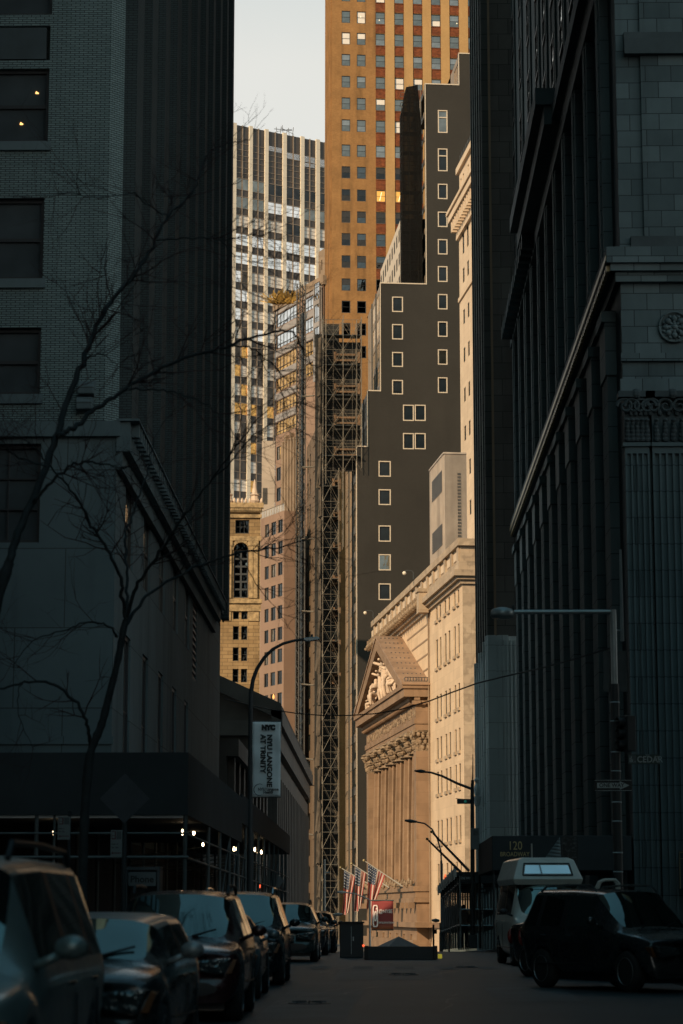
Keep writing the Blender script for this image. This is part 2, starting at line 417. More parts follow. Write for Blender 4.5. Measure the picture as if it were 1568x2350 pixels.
strip('pavement', -8.0, -4.0, .14, concrete, [70] + YS[5:], kerb=-4.0)
strip('pavement', 5.7, 14, .14, concrete, [-40, 0, 30, 58], kerb=5.7)
strip('pavement', 5.7, 8.0, .14, concrete, [70] + YS[5:-3], kerb=5.7)
# repaired strips in the carriageway
b = MB()
for x0, x1, y0, y1 in ((-.9, 1.4, 47, 58), (1.9, 3.2, 36, 44), (-1.6, -.4, 30, 41), (.4, 2.3, 60, 62)):
    b.face([(x0, y0, .004), (x1, y0, .004), (x1 + .2, y1, .004), (x0 + .1, y1, .004)])
o = b.build('road_patch', MAT('patched_asphalt', (.055, .064, .068), .6, var=.4, scale=.8, bump=.4, bscale=25)); o['kind'] = 'structure'
# cast iron covers, cracks and worn paint in the carriageway
iron = MAT('cast_iron', (.05, .055, .058), .45, .3, var=.4, scale=8, bump=.5, bscale=40)
for x, y, r in ((.6, 50.5, .34), (-1.0, 35, .32), (2.2, 57, .3), (.1, 27, .33)):
    t = thing('manhole_cover', {50.5: 'round iron cover in the road midway to the barrier', 35: 'round iron cover in the road left of centre', 57: 'round iron cover by the white van front', 27: 'nearest round iron cover in the road'}[y], 'manhole cover', (x, y, .004), 0)
    m = MB(); m.lathe([(r, 0), (r, .012), (r * .93, .016), (.01, .016)], 28); m.build('frame', iron, t)
    m = MB()
    for k in range(8): a = k * math.pi / 4; m.bar((r * .2 * math.cos(a), r * .2 * math.sin(a), .017), (r * .8 * math.cos(a), r * .8 * math.sin(a), .017), .03)
    m.build('rib', iron, t)
b = MB(); rc = random.Random(12)
for k in range(9):
    x, y = rc.uniform(-1.6, 4), rc.uniform(26, 60); dx, dy = (1, .25) if rc.random() < .5 else (.2, 1)
    for q in range(14):
        nx, ny = x + dx * .28 + rc.gauss(0, .06), y + dy * .45 + rc.gauss(0, .1); w_ = rc.uniform(.012, .03)
        b.face([(x, y - w_, .007), (nx, ny - w_, .007), (nx, ny + w_ * 3, .007), (x, y + w_ * 3, .007)]); x, y = nx, ny
o = b.build('road_tar_seam', MAT('tar', (.018, .02, .021), .35, var=.2)); o['kind'] = 'structure'
b = MB()
for k in range(9): b.face([(-3.6 + k * 1.02, 55.2, .008), (-3.15 + k * 1.02, 55.2, .008), (-3.15 + k * 1.02, 58.2, .008), (-3.6 + k * 1.02, 58.2, .008)])
mt, nt, bb = nodes('worn_crossing_paint'); tc, oo = coords(nt); n1 = noise(nt, tc, oo, 3.5, 6); r = ramp(nt, (n1, 0), .42, .62, (.032, .039, .042), (.09, .105, .108)); nt.links.new(r[0].outputs[0], bb.inputs['Base Color']); bb.inputs['Roughness'].default_value = .7
o = b.build('crossing_marking', mt); o['kind'] = 'structure'
# ================================================================== yellow brick tower
p0 = at_y(762, 400, 508)
tw = thing('brick_tower', 'tall yellow brick tower with rust red panels between its window columns', 'tower', (p0.x, p0.y, 0), R(7))
T = wm(tw); I4 = Matrix.Identity(4)
colpx = [(784.3,804.3),(819.6,840),(863,885),(906.7,928.5),(949.7,971.5),(992,1014),(1034.7,1056.5),(1077.8,1099.5),(1121,1143)]
rowpx = [(-25.5,3),(24.8,52.5),(74,101.7),(124,151),(174,201),(223.6,251),(274,301.4),(331.6,359),(381.6,409),(434,461),(484,511),(535,563.5),(586,614.6),(639,667),(690,718),(741,769),(793,821)]
rowpx = [(-126,-98),(-76,-48)] + rowpx
cols = [(uv(T, a, 400)[0], uv(T, c, 400)[0]) for a, c in colpx]
rows = [(uv(T, 794, c)[1], uv(T, 794, a)[1]) for a, c in rowpx]
W = cols[-1][1] + 3; H = rows[0][1] + 6
holes = [(a, c, d, e) for (a, c) in cols for (d, e) in rows]
b = MB(); b.wall(0, W, -5, H, holes, .35)
b.face([(0,.0,H),(W,0,H),(W,14,H),(0,14,H)]); b.face([(W,0,-5),(W,14,-5),(W,14,H),(W,0,H)])
LT = Matrix.Rotation(R(-90), 4, 'Z')       # left return, with its brick ribs
b.T = LT; b.wall(-14, 0, -5, H, [])
for k in range(7): b.box(-12.9 + 1.9 * k, -12.1 + 1.9 * k, -.35, -.003, -5, H)
b.build('wall', yellowbrick, tw)
c_ = MB(); c_.box(.4, W - .4, .5, 13.8, -5, H - .3); c_.build('core', darkpanel, tw)
for i in range(2, 9):                       # piers stand proud between the window columns
    a = cols[i-1][1] if i > 2 else cols[2][0] - 1.05
    if i > 2:
        p = MB(); p.box(cols[i-1][1] + .04, cols[i][0] - .04, -.28, -.003, -5, H); p.build('pier', yellowpier, tw)
    s = MB()
    for k in range(len(rows) - 1):
        s.box(cols[i][0], cols[i][1], -.06, -.003, rows[k+1][1] + .12, rows[k][0] - .3)
        s.box(cols[i][0], cols[i][1], -.16, -.004, rows[k][0] - .24, rows[k][0] - .06)
    split(s, 'spandrel', [redbrick], tw)
n = 0; rest = MB()
for i, (a, c) in enumerate(cols[:8]):
    for k, (d, e) in enumerate(rows[1:19]):
        if i > 2 and k > 12: continue
        if i > 3 and k > 7: continue
        if i == 2 and k > 15: continue
        r = random.random(); up = 10 - k
        pool = [g_teal, g_teal, g_teal2] if k < 9 else [g_dark, g_street, g_dark2]
        if r < .18 and k < 9: pool = [g_teal, g_blind]
        if i in (2, 3) and k == 10 - 0: pass
        if k in (2, 3) and random.random() < .5: pool = [g_blind, g_teal, g_blind]
        if i in (2, 3) and abs(rowpx[k+1][0] - 434) < 2: pool = [g_lit]
        n += 1
        window(tw, I4, (a, c, d, e), .22, 2, 1, framedark, pool, .15, .12)
        if pool == [g_lit]:
            t = MB(); t.bar((a + .9, .17, d + .35), (a + 1.35, .17, e - .45), .09); t.build('ceiling_tube', g_tube, tw)
for px, py in ((828, 38.5), (871, 46), (1049, 53.5)):
    u_, z_ = uv(wm(tw), px, py); t = MB(); t.tube([(u_ - .12, .19, z_ - .1), (u_, .19, z_ + .22), (u_ + .12, .19, z_ - .1)], .05, 5); t.build('ceiling_lamp', g_tube, tw)

# ================================================================== white piered tower
p0 = at_y(533.6, 281.6, 650)
wt = thing('office_tower', 'modern tower of white stone piers and dark glass bands under the open sky', 'tower', (p0.x, p0.y, 0), R(32))
T = wm(wt)
H = uv(T, 534, 281.6)[1]
pier = [(533.6,542.4),(571.7,579.5),(607.8,615.6),(649,657.4),(690,698),(725,733.6)]
pu = [(uv(T, a, 330)[0], uv(T, c, 330)[0]) for a, c in pier]
step = pu[-1][0] - pu[-2][0]; wp = pu[-1][1] - pu[-1][0]
pu += [(pu[-1][0] + step * k, pu[-1][1] + step * k) for k in (1, 2)]
W = pu[-1][1]; FL = 3.83 * 650 / 470
flo = uv(T, 557, 258.2 + .1953 * 775)[1]     # top of the first glazed storey
FL = (uv(T, 557, 258.2 + .1953*1215)[1] - uv(T, 557, 258.2 + .1953*1870)[1]) / 3
b = MB(); b.box(-1.0, W, .55, 24, -5, H - .3)
b.build('core', darkpanel, wt)
NF = int((flo + 4) / FL)
rnd = random.Random(3)
for j in range(len(pu) - 1):
    p = MB(); p.box(pu[j][0], pu[j][1], -.35, .6, -5, H); p.build('pier', whitemet, wt)
p = MB(); p.box(-1.2, pu[0][0] - .004, -.2, .6, -5, H); p.box(-1.2, -.9, .6, 24, -5, H); p.build('end_pier', whitemet, wt)
mats = [bronze, darkpanel, g_dark, g_teal, g_sky, g_white, g_blind, g_gold, bpy.data.materials['brown_dark_pane']]
for j in range(len(pu) - 1):
    x0, x1 = pu[j][1] + .004, pu[j+1][0] - .004; xm = (x0 + x1) / 2
    m = MB()
    m.box(xm - .13, xm + .13, -.12, .3, -5, H - .2)
    zt = H - .35
    # plain dark top with louvres
    m.face([(x0, .2, flo + .2), (x1, .2, flo + .2), (x1, .2, zt), (x0, .2, zt)], 1)
    for q in (.35, .47, .58, .68, .80, .90):
        z = H - (H - flo) * q; m.box(x0, x1, .05, .19, z - .07, z + .07)
    for k in range(NF):
        z1 = flo - FL * k; zs = z1 - FL * .62; z0 = z1 - FL
        a = .03 * rnd.random()
        m.box(x0, x1, -.05, .18, z1 - .1, z1 + .1); m.box(x0, x1, -.02, .18, zs - .08, zs + .06)
        m.face([(x0, .12, z0), (x1, .12, z0), (x1, .12, zs), (x0, .12, zs)], 1)
        for (xa, xb) in ((x0, xm - .13), (xm + .13, x1)):
            r = rnd.random()
            if k == 0: g = 3 if j < 2 else 2
            elif k == 1: g = 3 if j < 2 else (5 if j < 4 else 3)
            elif k == 2: g = 6 if j < 3 else (2 if j == 3 else 6)
            elif k in (3, 4): g = 4 if r < .6 else 5
            elif k < 9: g = 6 if r < .6 else (5 if r < .85 else 8)
            elif k < 12: g = 6 if r < .5 else 8 if r < .85 else 7
            else: g = 7 if r < .22 else 8 if r < .6 else 6
            zc = zs
            m.face([(xa, .1, zc), (xb, .1, zc), (xb, .1, z1), (xa, .1, z1)], g)
            for q in (.33, .66):
                zz = zs + (z1 - zs) * q
                if g in (4, 5, 6): m.box(xa, xb, .03, .11, zz - .04, zz + .04)
    m.build('window_bay', mats, wt)
# bright louvre grilles behind the top storeys
lv = MB()
for j, (qa, qb) in ((2, (.30, .38)), (3, (.36, .48)), (4, (.36, .55)), (5, (.35, .5))):
    x0, x1 = pu[j][1] + .25, pu[j+1][0] - .25
    k = 0; z = H - (H - flo) * qa
    while z > H - (H - flo) * qb: lv.box(x0, x1, .10, .16, z - .10, z); z -= .30
lv.build('roof_louvre', g_white, wt)
# thin steel frame standing on the roof
fr = MB()
xa, xb = uv(T, 638, 300)[0], uv(T, 673, 312)[0]
for k in range(6):
    x = xa + (xb - xa) * k / 5; fr.bar((x, .5, H - .6), (x + (.4 if k % 2 else -.3), .5, H + 1.6 + .5 * (k % 3)), .13)
fr.bar((xa - 1, .5, H + .9), (xb, .5, H + 1.5), .13); fr.bar((xa, .5, H + .3), (xb, .5, H + 1.9), .1); fr.bar((xa + 1.5, .5, H + 1.6), (xb + .6, .5, H + .4), .1)
tag(fr.build('roof_frame', mastmet), 'skeletal dark metal frame on the roof edge of the white tower', 'roof frame').parent = None
o = bpy.data.objects['roof_frame']; o.matrix_world = T

# ================================================================== stepped charcoal building
p0 = at_y(819.5, 1400, 420)
sb = thing('stepped_building', 'charcoal grey building stepping up in blocks with cream framed windows', 'building', (p0.x, p0.y, 0), R(6))
T = wm(sb)
U = lambda x, y: uv(T, x, y)
steps = [(819.5, 1025), (845, 897), (874, 650), (977, 193), (1054, 123)]
su = [U(x, y + 40) [0] for x, y in steps]; sh = [U(x, y)[1] for x, y in steps]
W = su[-1] + 9; H = sh[-1]
winpx = [(1005,1027,a,c) for a, c in ((253,305),(341,393),(422,457),(486,521),(549,584),(611,647),(675,710),(738,773),(802,837),(866,902))]
winpx += [(900,925,a,c) for a, c in ((681,716),(744,779),(808,842),(872,905))]
winpx += [(925,950,a,c) for a, c in ((929,966),(994,1031))] + [(952,977,a,c) for a, c in ((929,966),(994,1031))]
winpx += [(869,897,a,c) for a, c in ((1058,1094),(1123,1159),(1206,1243),(1272,1309),(1339,1377),(1408,1446),(1476,1514))]
holes = []
for a, c, t, bt in winpx:
    xm = (a + c) / 2; holes.append((U(a, t)[0], U(c, t)[0], U(xm, bt)[1], U(xm, t)[1]))
skip = []
for k in range(4): skip.append((su[k] - (1e-3 if k else 1e-3), su[k+1], sh[k], H + 1))
b = MB(); b.wall(su[0], W, -5, H, holes, .35, skip=[(s[0], s[1], s[2], s[3]) for s in skip])
for k in range(5):      # roofs and block backs
    x1 = W; z = sh[k]; b.face([(su[k],0,z-.02),(x1,0,z-.02),(x1,26,z-.02),(su[k],26,z-.02)])
b.face([(W,0,-5),(W,26,-5),(W,26,H),(W,0,H)])
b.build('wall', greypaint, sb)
cp = MB()
for k in range(5):
    x1 = su[k+1] if k < 4 else W
    cp.box(su[k] - .12, x1 + (.0 if k < 4 else .1), -.12, .25, sh[k] - .05, sh[k] + .16)
    cp.box(su[k] - .16, su[k] - .004, -.10, .3, (sh[k-1] + .2 if k else -5), sh[k] - .06)
cp.build('coping', cream, sb)
for h in holes:
    tall = h[3] - h[2] > 3.7
    window(sb, I4, h, .2, 2 if tall else 1, 1, cream, [g_navy, g_navy] if random.random() > .08 else [g_teal], .19, .26, split=[.68] if tall else None, mull=.2)
# lit side walls: beige bands of tall panes, one per storey and bay
for k in range(5):
    x = su[k]; z0 = sh[k-1] if k else -5; z1 = sh[k]; D = 24 if k < 3 else 12
    b = MB(); b.T = Matrix.Translation((x, 0, 0)) @ LT
    fl = 4.9 if k == 0 else 4.7
    hs = []; zz = z1 - 1.2
    bays = [(-6.9, -.5), (-14.3, -7.9), (-21.5, -15.3)] if D > 20 else [(-6.9, -.5)]
    while zz - 3.6 > max(z0, 0) and len(hs) < 96:
        for bx in bays[: 3 if k == 0 else 2]: hs.append((bx[0], bx[1], zz - 3.6, zz))
        zz -= fl
    b.wall(-D, -.3, z0, z1, hs, .10)
    for bx in bays: b.box(bx[1] + .05, bx[1] + .35 , -.22, -.003, z0, z1, 1)
    if k == 3: b.build('side_wall', [sidepanel, darkmet], sb); continue
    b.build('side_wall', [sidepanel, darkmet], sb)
    for q, h in enumerate(hs[:60]):
        top = (h[3] > z1 - fl * 2.2) and k in (1, 2)
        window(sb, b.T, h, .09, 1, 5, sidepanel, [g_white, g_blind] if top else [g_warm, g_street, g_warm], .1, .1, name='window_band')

# rear block whose lit side shows beside the netting
Tb = wm(sb) @ Matrix.Translation((0, 8, 0)); xb = uv(Tb, 921, 560)[0]; hb = uv(Tb, 921, 500)[1]
b = MB(); b.box(xb + .02, W - 2, 8, 46, sh[2] - 20, hb - .1); b.build('rear_block', greypaint, sb)
b = MB(); b.T = Matrix.Translation((xb, 8, 0)) @ LT
hs = []; zz = hb - 1.4
while zz - 3 > sh[2] - 6:
    for k in range(9): hs.append((-37.5 + 4.1 * k, -35.2 + 4.1 * k, zz - 2.6, zz))
    zz -= 4.7
b.wall(-38, 0, sh[2] - 20, hb, hs, .08); b.build('rear_side_wall', cream, sb)
for h in hs[:90]: window(sb, b.T, h, .07, 1, 2, cream, [g_white, g_blind, g_warm], .08, .06, name='rear_window')

# netted scaffold climbing beside the topmost block
p1 = at_y(923, 640, 424)
ns = thing('netted_scaffold', 'black netted scaffold tower beside the topmost charcoal block', 'scaffold', (p1.x, p1.y, sh[2]), R(6))
T = wm(ns)
xr = uv(T, 976, 640)[0]; top = uv(T, 945, 195)[1]; xr2 = uv(T, 966, 300)[0]
f = MB()
for x in (0, xr * .35, xr * .72, xr2):
    for y in (0, 2.2): f.tube([(x, y, 0), (x + (.25 if x == 0 else 0), y, top - (4.5 if x == 0 else .0))], .07, 6)
z = 1.5
while z < top - 1:
    f.bar((0, 0, z), (xr2, 0, z), .09); f.bar((0, 2.2, z), (xr2, 2.2, z), .09); f.bar((0, 0, z), (0, 2.2, z), .09); f.bar((xr2, -.02, z), (xr2 + .6, 2.2, z + 1.2), .08); z += 2.0
f.build('frame', scafmet, ns)
d = MB(); z = 3.5
while z < top - 3: d.box(.1, xr2 - .1, .1, 2.1, z, z + .1); z += 4
split(d, 'platform', darkmet, ns)
m, nt, bb = nodes('see_through_netting'); tc, oo = coords(nt)
bb.inputs['Base Color'].default_value = (.008, .008, .008, 1); bb.inputs['Roughness'].default_value = .95; bb.inputs['Specular IOR Level'].default_value = .05
n1 = noise(nt, tc, oo, .5, 5, (1, 1, .25)); r = ramp(nt, (n1, 0), .3, .62, (1.0,)*3, (.80,)*3); nt.links.new(r[0].outputs[0], bb.inputs['Alpha'])
nt_m = m
g = MB(); g.prism([(-.05, 0), (xr2 + .15, 0), (xr2 + .15, top - 9), (xr2 - .6, top), (xr * .22, top - .5), (-.05, top - 6)], 'y', -.12, 2.4)
g.build('netting', nt_m, ns)

# ================================================================== low tan penthouse seen beside the brick tower
p0 = at_y(731, 640, 532)
tp = thing('rooftop_house', 'plain tan block with two slit windows peeping beside the yellow brick tower', 'building', (p0.x, p0.y, -4), R(-65))
T = wm(tp); za = uv(T, 731, 600)[1]; x1 = uv(T, 752, 600)[0]
hs = [(uv(T, 733.5, 620)[0], uv(T, 735.6, 620)[0], uv(T, 735, 628)[1], uv(T, 735, 607)[1]), (uv(T, 737.5, 610)[0], uv(T, 739.8, 610)[0], uv(T, 738, 620)[1], uv(T, 738, 597)[1])]
b = MB(); b.wall(0, x1, 0, uv(T, 732, 578)[1], hs, .3); b.box(0, x1, .35, 8, 0, uv(T, 732, 578)[1]); b.build('wall', tanpier, tp)
for h in hs: window(tp, I4, h, .2, 1, 1, framedark, [g_dark], .08, .1)
# ================================================================== pink granite block with glazed top storeys
p0 = at_y(743, 640, 452)
pk = thing('granite_building', 'pink granite building with glazed upper storeys and a row of narrow piers', 'building', (p0.x, p0.y, 0), R(-63))
T = wm(pk); U = lambda x, y: uv(T, x, y)
ul = U(634, 800)[0]; H = U(700, 660)[1]
z0 = lambda zx, zy: U(602.4 + zx * .1953, 602.4 + zy * .1953)
bands = []
for t, bt in ((495,650),(745,905),(1005,1185),(1265,1420),(1525,1680),(1780,1940)):
    bands.append((z0(390, bt)[1], z0(390, t)[1]))
ua, ub = z0(165, 900)[0], z0(400, 900)[0]; uc, ud = z0(490, 900)[0], z0(636, 900)[0]
lowx = [(U(635, 1020)[0], U(645, 1020)[0]), (U(649, 1020)[0], U(660, 1020)[0]), (U(664, 1020)[0], U(674.5, 1020)[0])]
low = []
for t in (1012, 1060.5, 1108): low.append((U(669, t + 31)[1] , U(669, t)[1]))
holes = [(ua, ub, a, c) for a, c in bands] + [(uc, ud, a, c) for a, c in bands[:4]] + [(x0, x1, a, c) for x0, x1 in lowx for a, c in low]
b = MB(); b.wall(ul, 0, -5, H, holes, .35)
b.prism([(ul, .36), (0, .36), (-16.3, 8.0), (ul - 16.3, 8.0)], 'z', -5, H)
b.build('wall', pinkstone, pk)
q = MB()
for a, c in bands:
    q.box(ua - .15, ub + .15, -.07, -.003, c + .12, c + 1.55)
for a, c in bands[:4]: q.box(uc - .1, ud + .1, -.07, -.003, c + .12, c + 1.55)
q.build('metal_panel', greypanel, pk)
pr = MB(); pr.box(ul - .3, .3, -.3, .5, H - 1.6, H + .3); pr.box(ul - .8, ul + 1.9, -.5, 2, H - 1.6, H + 1.8); pr.build('parapet', tanpier, pk)
for k, (a, c) in enumerate(bands):
    gl = [g_white] if k < 2 else [g_gold]
    window(pk, I4, (ua, ub, a, c), .2, 2, 6, framedark, [random.choice(gl)] if k < 2 else gl, .1, .12, split=[.28], mull=.09)
    if k < 4: window(pk, I4, (uc, ud, a, c), .2, 2, 4, framedark, [g_white] if k < 2 else gl, .1, .12, split=[.28], mull=.09)
for k, (a, c) in enumerate(low):
    for x0, x1 in lowx: window(pk, I4, (x0, x1, a, c), .2, 1, 2, framedark, [g_gold, g_warm] if k == 0 else [g_street, g_dark], .12, .12)
# bay at the right end of the glazed floors
by = MB(); ue = ud + .25; by.wall(ue, -.05, bands[3][0] - 2, H - 1.9, [(ue + .5, -.35, a + .8, c + 1.6) for a, c in bands[:3]], .25, y=-.9); by.box(ue, -.05, -.6, -.35, bands[3][0] - 2, H - 1.9)
by.build('bay', greypanel, pk)
for a, c in bands[:3]: window(pk, I4, (ue + .5, -.35, a + .8, c + 1.6), -.75, 2, 3, framedark, [g_white], .08, .1, split=[.28], mull=.08)
# narrow piers with slots between, below the glazed floors
zt = bands[5][0] - 1.0
x0, x1 = U(651.5, 1400)[0], U(698, 1400)[0]
sl = MB(); sd_ = 7
for k in range(sd_):
    xx = x0 + (x1 - x0) * k / sd_; sl.box(xx, xx + (x1 - x0) / sd_ * .52, -.75, -.003, -5, zt - (0 if k % 2 else 1.2))
split(sl, 'pier', tanpier, pk)
sp_ = MB()
for f_ in range(22):
    z = zt - 4.75 * f_ - 2
    if z < 2: break
    sp_.box(x0, x1, -.18, -.003, z - 1.3, z)
sp_.build('spandrel', louver, pk)
# lower wing with a glass-railed terrace, three windows a floor
p1 = at_y(650.4, 1400, 448)
T = Matrix.Translation((0, 0, 0)); 
wg = thing('terrace_wing', 'lower pink wing with glass railed terrace and rows of three windows', 'building', (p1.x, p1.y, 0), R(-63))
T = wm(wg); U = lambda x, y: uv(T, x, y); v0 = lambda zx, zy: U(504.9 + zx * .1954, 1118.8 + zy * .1954)
wl = U(597.5, 1400)[0]; H2 = v0(700, 290)[1]
cx = [(U(607.5, 1300)[0], U(617, 1300)[0]), (U(622, 1300)[0], U(633, 1300)[0]), (U(637.8, 1300)[0], U(648.5, 1300)[0])]
rows = [(v0(707, bt)[1], v0(707, t)[1]) for t, bt in ((378,530),(628,780),(877,1030),(1128,1280),(1383,1540),(1637,1790),(1892,2050),(2150,2310),(2408,2565),(2668,2825))]
holes = [(a, c, d, e) for a, c in cx for d, e in rows]
b = MB(); b.wall(wl, 0, -5, H2, holes, .4); b.face([(wl,0,H2),(0,0,H2),(0,3,H2),(wl,3,H2)]); b.face([(wl,0,-5),(wl,14,-5),(wl,14,H2),(wl,0,H2)]); b.box(0, .3, 0.002, 2.5, -5, H2)
b.build('wall', pinkstone, wg)
for i, (a, c) in enumerate(cx):
    for k, (d, e) in enumerate(rows):
        window(wg, I4, (a, c, d, e), .25, 1, 2, framedark, [g_warm, g_dark] if (i + k) % 3 == 0 else [g_dark, g_street], .12, .12)
rl = MB(); n = 9
for k in range(n + 1):
    x = wl + (0 - wl) * k / n; rl.bar((x, .15, H2), (x, .15, H2 + 1.5), .09)
rl.bar((wl, .15, H2 + 1.5), (0, .15, H2 + 1.5), .1)
rl.build('railing', scafmet, wg)
gp = MB(); gp.box(wl, 0, .17, .19, H2 + .1, H2 + 1.42); gp.build('glass_panel', GLASS('railing_glass', (.4, .34, .28), .1, .4), wg)
lmp = MB(); lmp.lathe([(.05, 0), (.22, .3), (.12, .9), (.03, 1.1)], 8, c=((cx[1][0] + cx[1][1]) / 2 + .3, .05, rows[8][0] + 1.6)); lmp.build('window_lamp', GLOW('warm_lamp', (1, .42, .12), 1.6), wg)

# plants on the roof of the pink building
H_ = 2.0
pl = MB(); rr = random.Random(5); q = at_y(650, 690, 456)
for k in range(170):
    a = rr.random() * 6.28; e = rr.random() * 1.2 + .2; l = 1.0 + rr.random() * 2.2
    c0 = Vector((rr.uniform(-2.2, 2.2), rr.uniform(-.8, .8), 0)); d = Vector((math.cos(a) * math.cos(e), math.sin(a) * math.cos(e) * .6, math.sin(e)))
    t = c0 + d * l; s = Vector((d.z, 0, -d.x)) * .16 + Vector((0, .1, 0))
    pl.face([c0 - s * .4, c0 + s * .4, t + s * .8, t + d * .25, t - s * .8])
tag(pl.build('roof_plant', MAT('autumn_leaves', (.46, .27, .06), .7, var=.4, scale=.6), loc=(q.x, q.y, q.z - .6)), 'golden leafy shrub on the roof corner of the pink granite building', 'plant')

# ================================================================== tan side building with paired windows
p0 = at_y(724, 1400, 440)
tb = thing('tan_building', 'narrow tan stone building with paired windows behind the hoist mast', 'building', (p0.x, p0.y, 0), R(-83))
T = wm(tb); U = lambda x, y: uv(T, x, y)
xl = U(694, 1400)[0]; H = U(712, 1012)[1]
c1 = (U(704.5, 1400)[0], U(707.6, 1400)[0]); c2 = (U(709.8, 1400)[0], U(713, 1400)[0])
holes = []; z = U(711.5, 1158.5)[1] ; fl = U(711.5, 1158.5)[1] - U(711.5, 1216)[1]; hh = U(711.5, 1158.5)[1] - U(711.5, 1194)[1]
z += fl * 2
while z > 1:
    for c in (c1, c2): holes.append((c[0], c[1], z - hh, z))
    z -= fl
holes = [h for h in holes if h[3] < H - .6]
b = MB(); b.wall(xl, 0, -5, H, holes, .4); b.prism([(xl, .41), (0, .41), (-10, 1.34), (xl - 10, 1.34)], 'z', -5, H)
for zz in range(int(H / fl)): b.box(-4, 0, -.12, -.003, H - 3 - zz * fl, H - 2.5 - zz * fl)
b.build('wall', MASON('tan_brick', (.19, .13, .085), (.165, .112, .072), (.12, .085, .055), 1.2, .5, .02, var=.25, stain=.35, nscale=.2), tb)
for h in holes: window(tb, I4, h, .25, 2, 1, framedark, [g_dark, g_street], .12, .1)

# ================================================================== hoist mast
q = at_y(690, 1200, 434)
hm = thing('hoist_mast', 'dark lattice hoist mast climbing the full height of the pink building', 'mast', (q.x, q.y, gz(434)), R(-60))
zt = at_y(692, 650, 434).z - gz(434)
f = MB(); w_ = .62
for sx in (-1, 1):
    for sy in (-1, 1): f.bar((sx * w_, sy * w_, 0), (sx * w_, sy * w_, zt), .22)
z = 0; k = 0
while z < zt - 1.4:
    for sy in (-1, 1):
        f.bar((-w_, sy * w_, z), (w_, sy * w_, z), .1); f.bar((-w_ * (1 if k % 2 else -1), sy * w_, z), (w_ * (1 if k % 2 else -1), sy * w_, z + 1.5), .1)
    for sx in (-1, 1): f.bar((sx * w_, -w_ * (1 if k % 2 else -1), z), (sx * w_, w_ * (1 if k % 2 else -1), z + 1.5), .1)
    z += 1.5; k += 1
f.build('lattice', mastmet, hm)
f = MB(); f.box(-.5, .35, .2, .5, 0, zt - 6); f.build('guide_rail', darkmet, hm)
for k in range(7):
    t = MB(); z = zt * (.16 + .11 * k); t.bar((w_, 0, z), (4.4, .6, z - .5), .2); t.bar((w_, .5, z), (4.4, .6, z - .5), .12); t.build('wall_tie', scafmet, hm)

# ================================================================== scaffold tower
q = at_y(741, 1400, 418)
st = thing('scaffold_tower', 'tall tube scaffold tower with cross braces and torn netting', 'scaffold', (q.x, q.y, gz(418)), R(4))
T = wm(st); g0 = gz(418)
U = lambda x, y: (uv(T, x, y)[0], uv(T, x, y)[1])
X1 = U(778, 1300)[0]; X2 = U(830, 900)[0]; XM = U(800 - 38, 1300)[0]
zt = U(742, 733)[1]; zm = U(778, 1110)[1]; xm2 = U(788, 900)[0]
fl = (U(742, 1000)[1] - U(742, 1070)[1])
posts = [0, xm2 * .98, X2]; D = 3.2
f = MB(); br = MB(); dk = MB(); 
for y in (0, D):
    f.tube([(0, y, 0), (0, y, zt + .8)], .055, 6); f.tube([(.55, y, zm), (.55, y, zt)], .07, 6)
    f.tube([(X1, y, 0), (X1, y, zm + 3)], .07, 6); f.tube([(xm2, y, zm - 12), (xm2, y, zt + .9)], .07, 6); f.tube([(X2, y, zm + 3), (X2, y, zt + .6)], .07, 6)
    f.tube([(X2 - .9, y, zm + 3), (X2 - .9, y, zt)], .06, 6)
z = zt; k = 0
while z > 1:
    xe = X2 if z > zm + 3 else X1
    for y in (0, D):
        f.bar((-.2, y, z), (xe + .2, y, z), .06); f.bar((-.1, y, z - 1.2), (xe + .1, y, z - 1.2), .045)
    for x in (0, xe): f.bar((x, 0, z), (x, D, z), .1)
    if z > zm + 3:
        for xa, xb in ((0, xm2), (xm2, X2)):
            br.bar((xa, -.06, z - fl), (xb, -.06, z), .06); br.bar((xa, -.06, z), (xb, -.06, z - fl), .035); br.bar(((xa + xb) / 2, -.06, z - fl), ((xa + xb) / 2, -.06, z), .035); br.bar((xa, D, z - fl), (xb, D, z), .06); br.bar((xa, D - .1, z), (xb, D - .1, z - fl), .05)
    else:
        br.bar((0, -.06, z - fl), (X1, -.06, z), .07); br.bar((0, -.06, z), (X1, -.06, z - fl), .035); br.bar((0, -.05, z - fl * .5), (X1, -.05, z - fl * .5), .045); br.bar((X1 * .5, -.05, z), (X1 * .5, -.05, z - fl), .035); br.bar((0, D, z), (X1, D, z - fl), .1)
    br.bar((-.04, 0, z - fl), (-.04, D, z), .12)
    dk.box(.15, xe - .15, .35, D - .2, z - fl * .5, z - fl * .5 + .12)
    z -= fl; k += 1
f.build('standard', scafmet, st); br.build('cross_brace', scafmet, st); split(dk, 'deck', plywood, st)
bk = MB(); bk.face([(-.0, D + .3, 0), (X1, D + .3, 0), (X1, D + .3, zm + 3), (X2, D + .3, zm + 3), (X2, D + .3, zt - 3.5), (3.2, D + .3, zt - 3.5), (3.2, D + .3, zt), (0, D + .3, zt)])
for (x0, x1, z0_, z1_) in ((-1.35, -.01, 0, zt - 2), (0, X1, 0, zm + 3), (0, X2, zm + 3, zt - 6)): bk.box(x0, x1, D + .32, D + .4, z0_, z1_)
bk.build('debris_net', netting, st)
pk_ = MB(); z = zt - fl * 1.1; rr = random.Random(9)
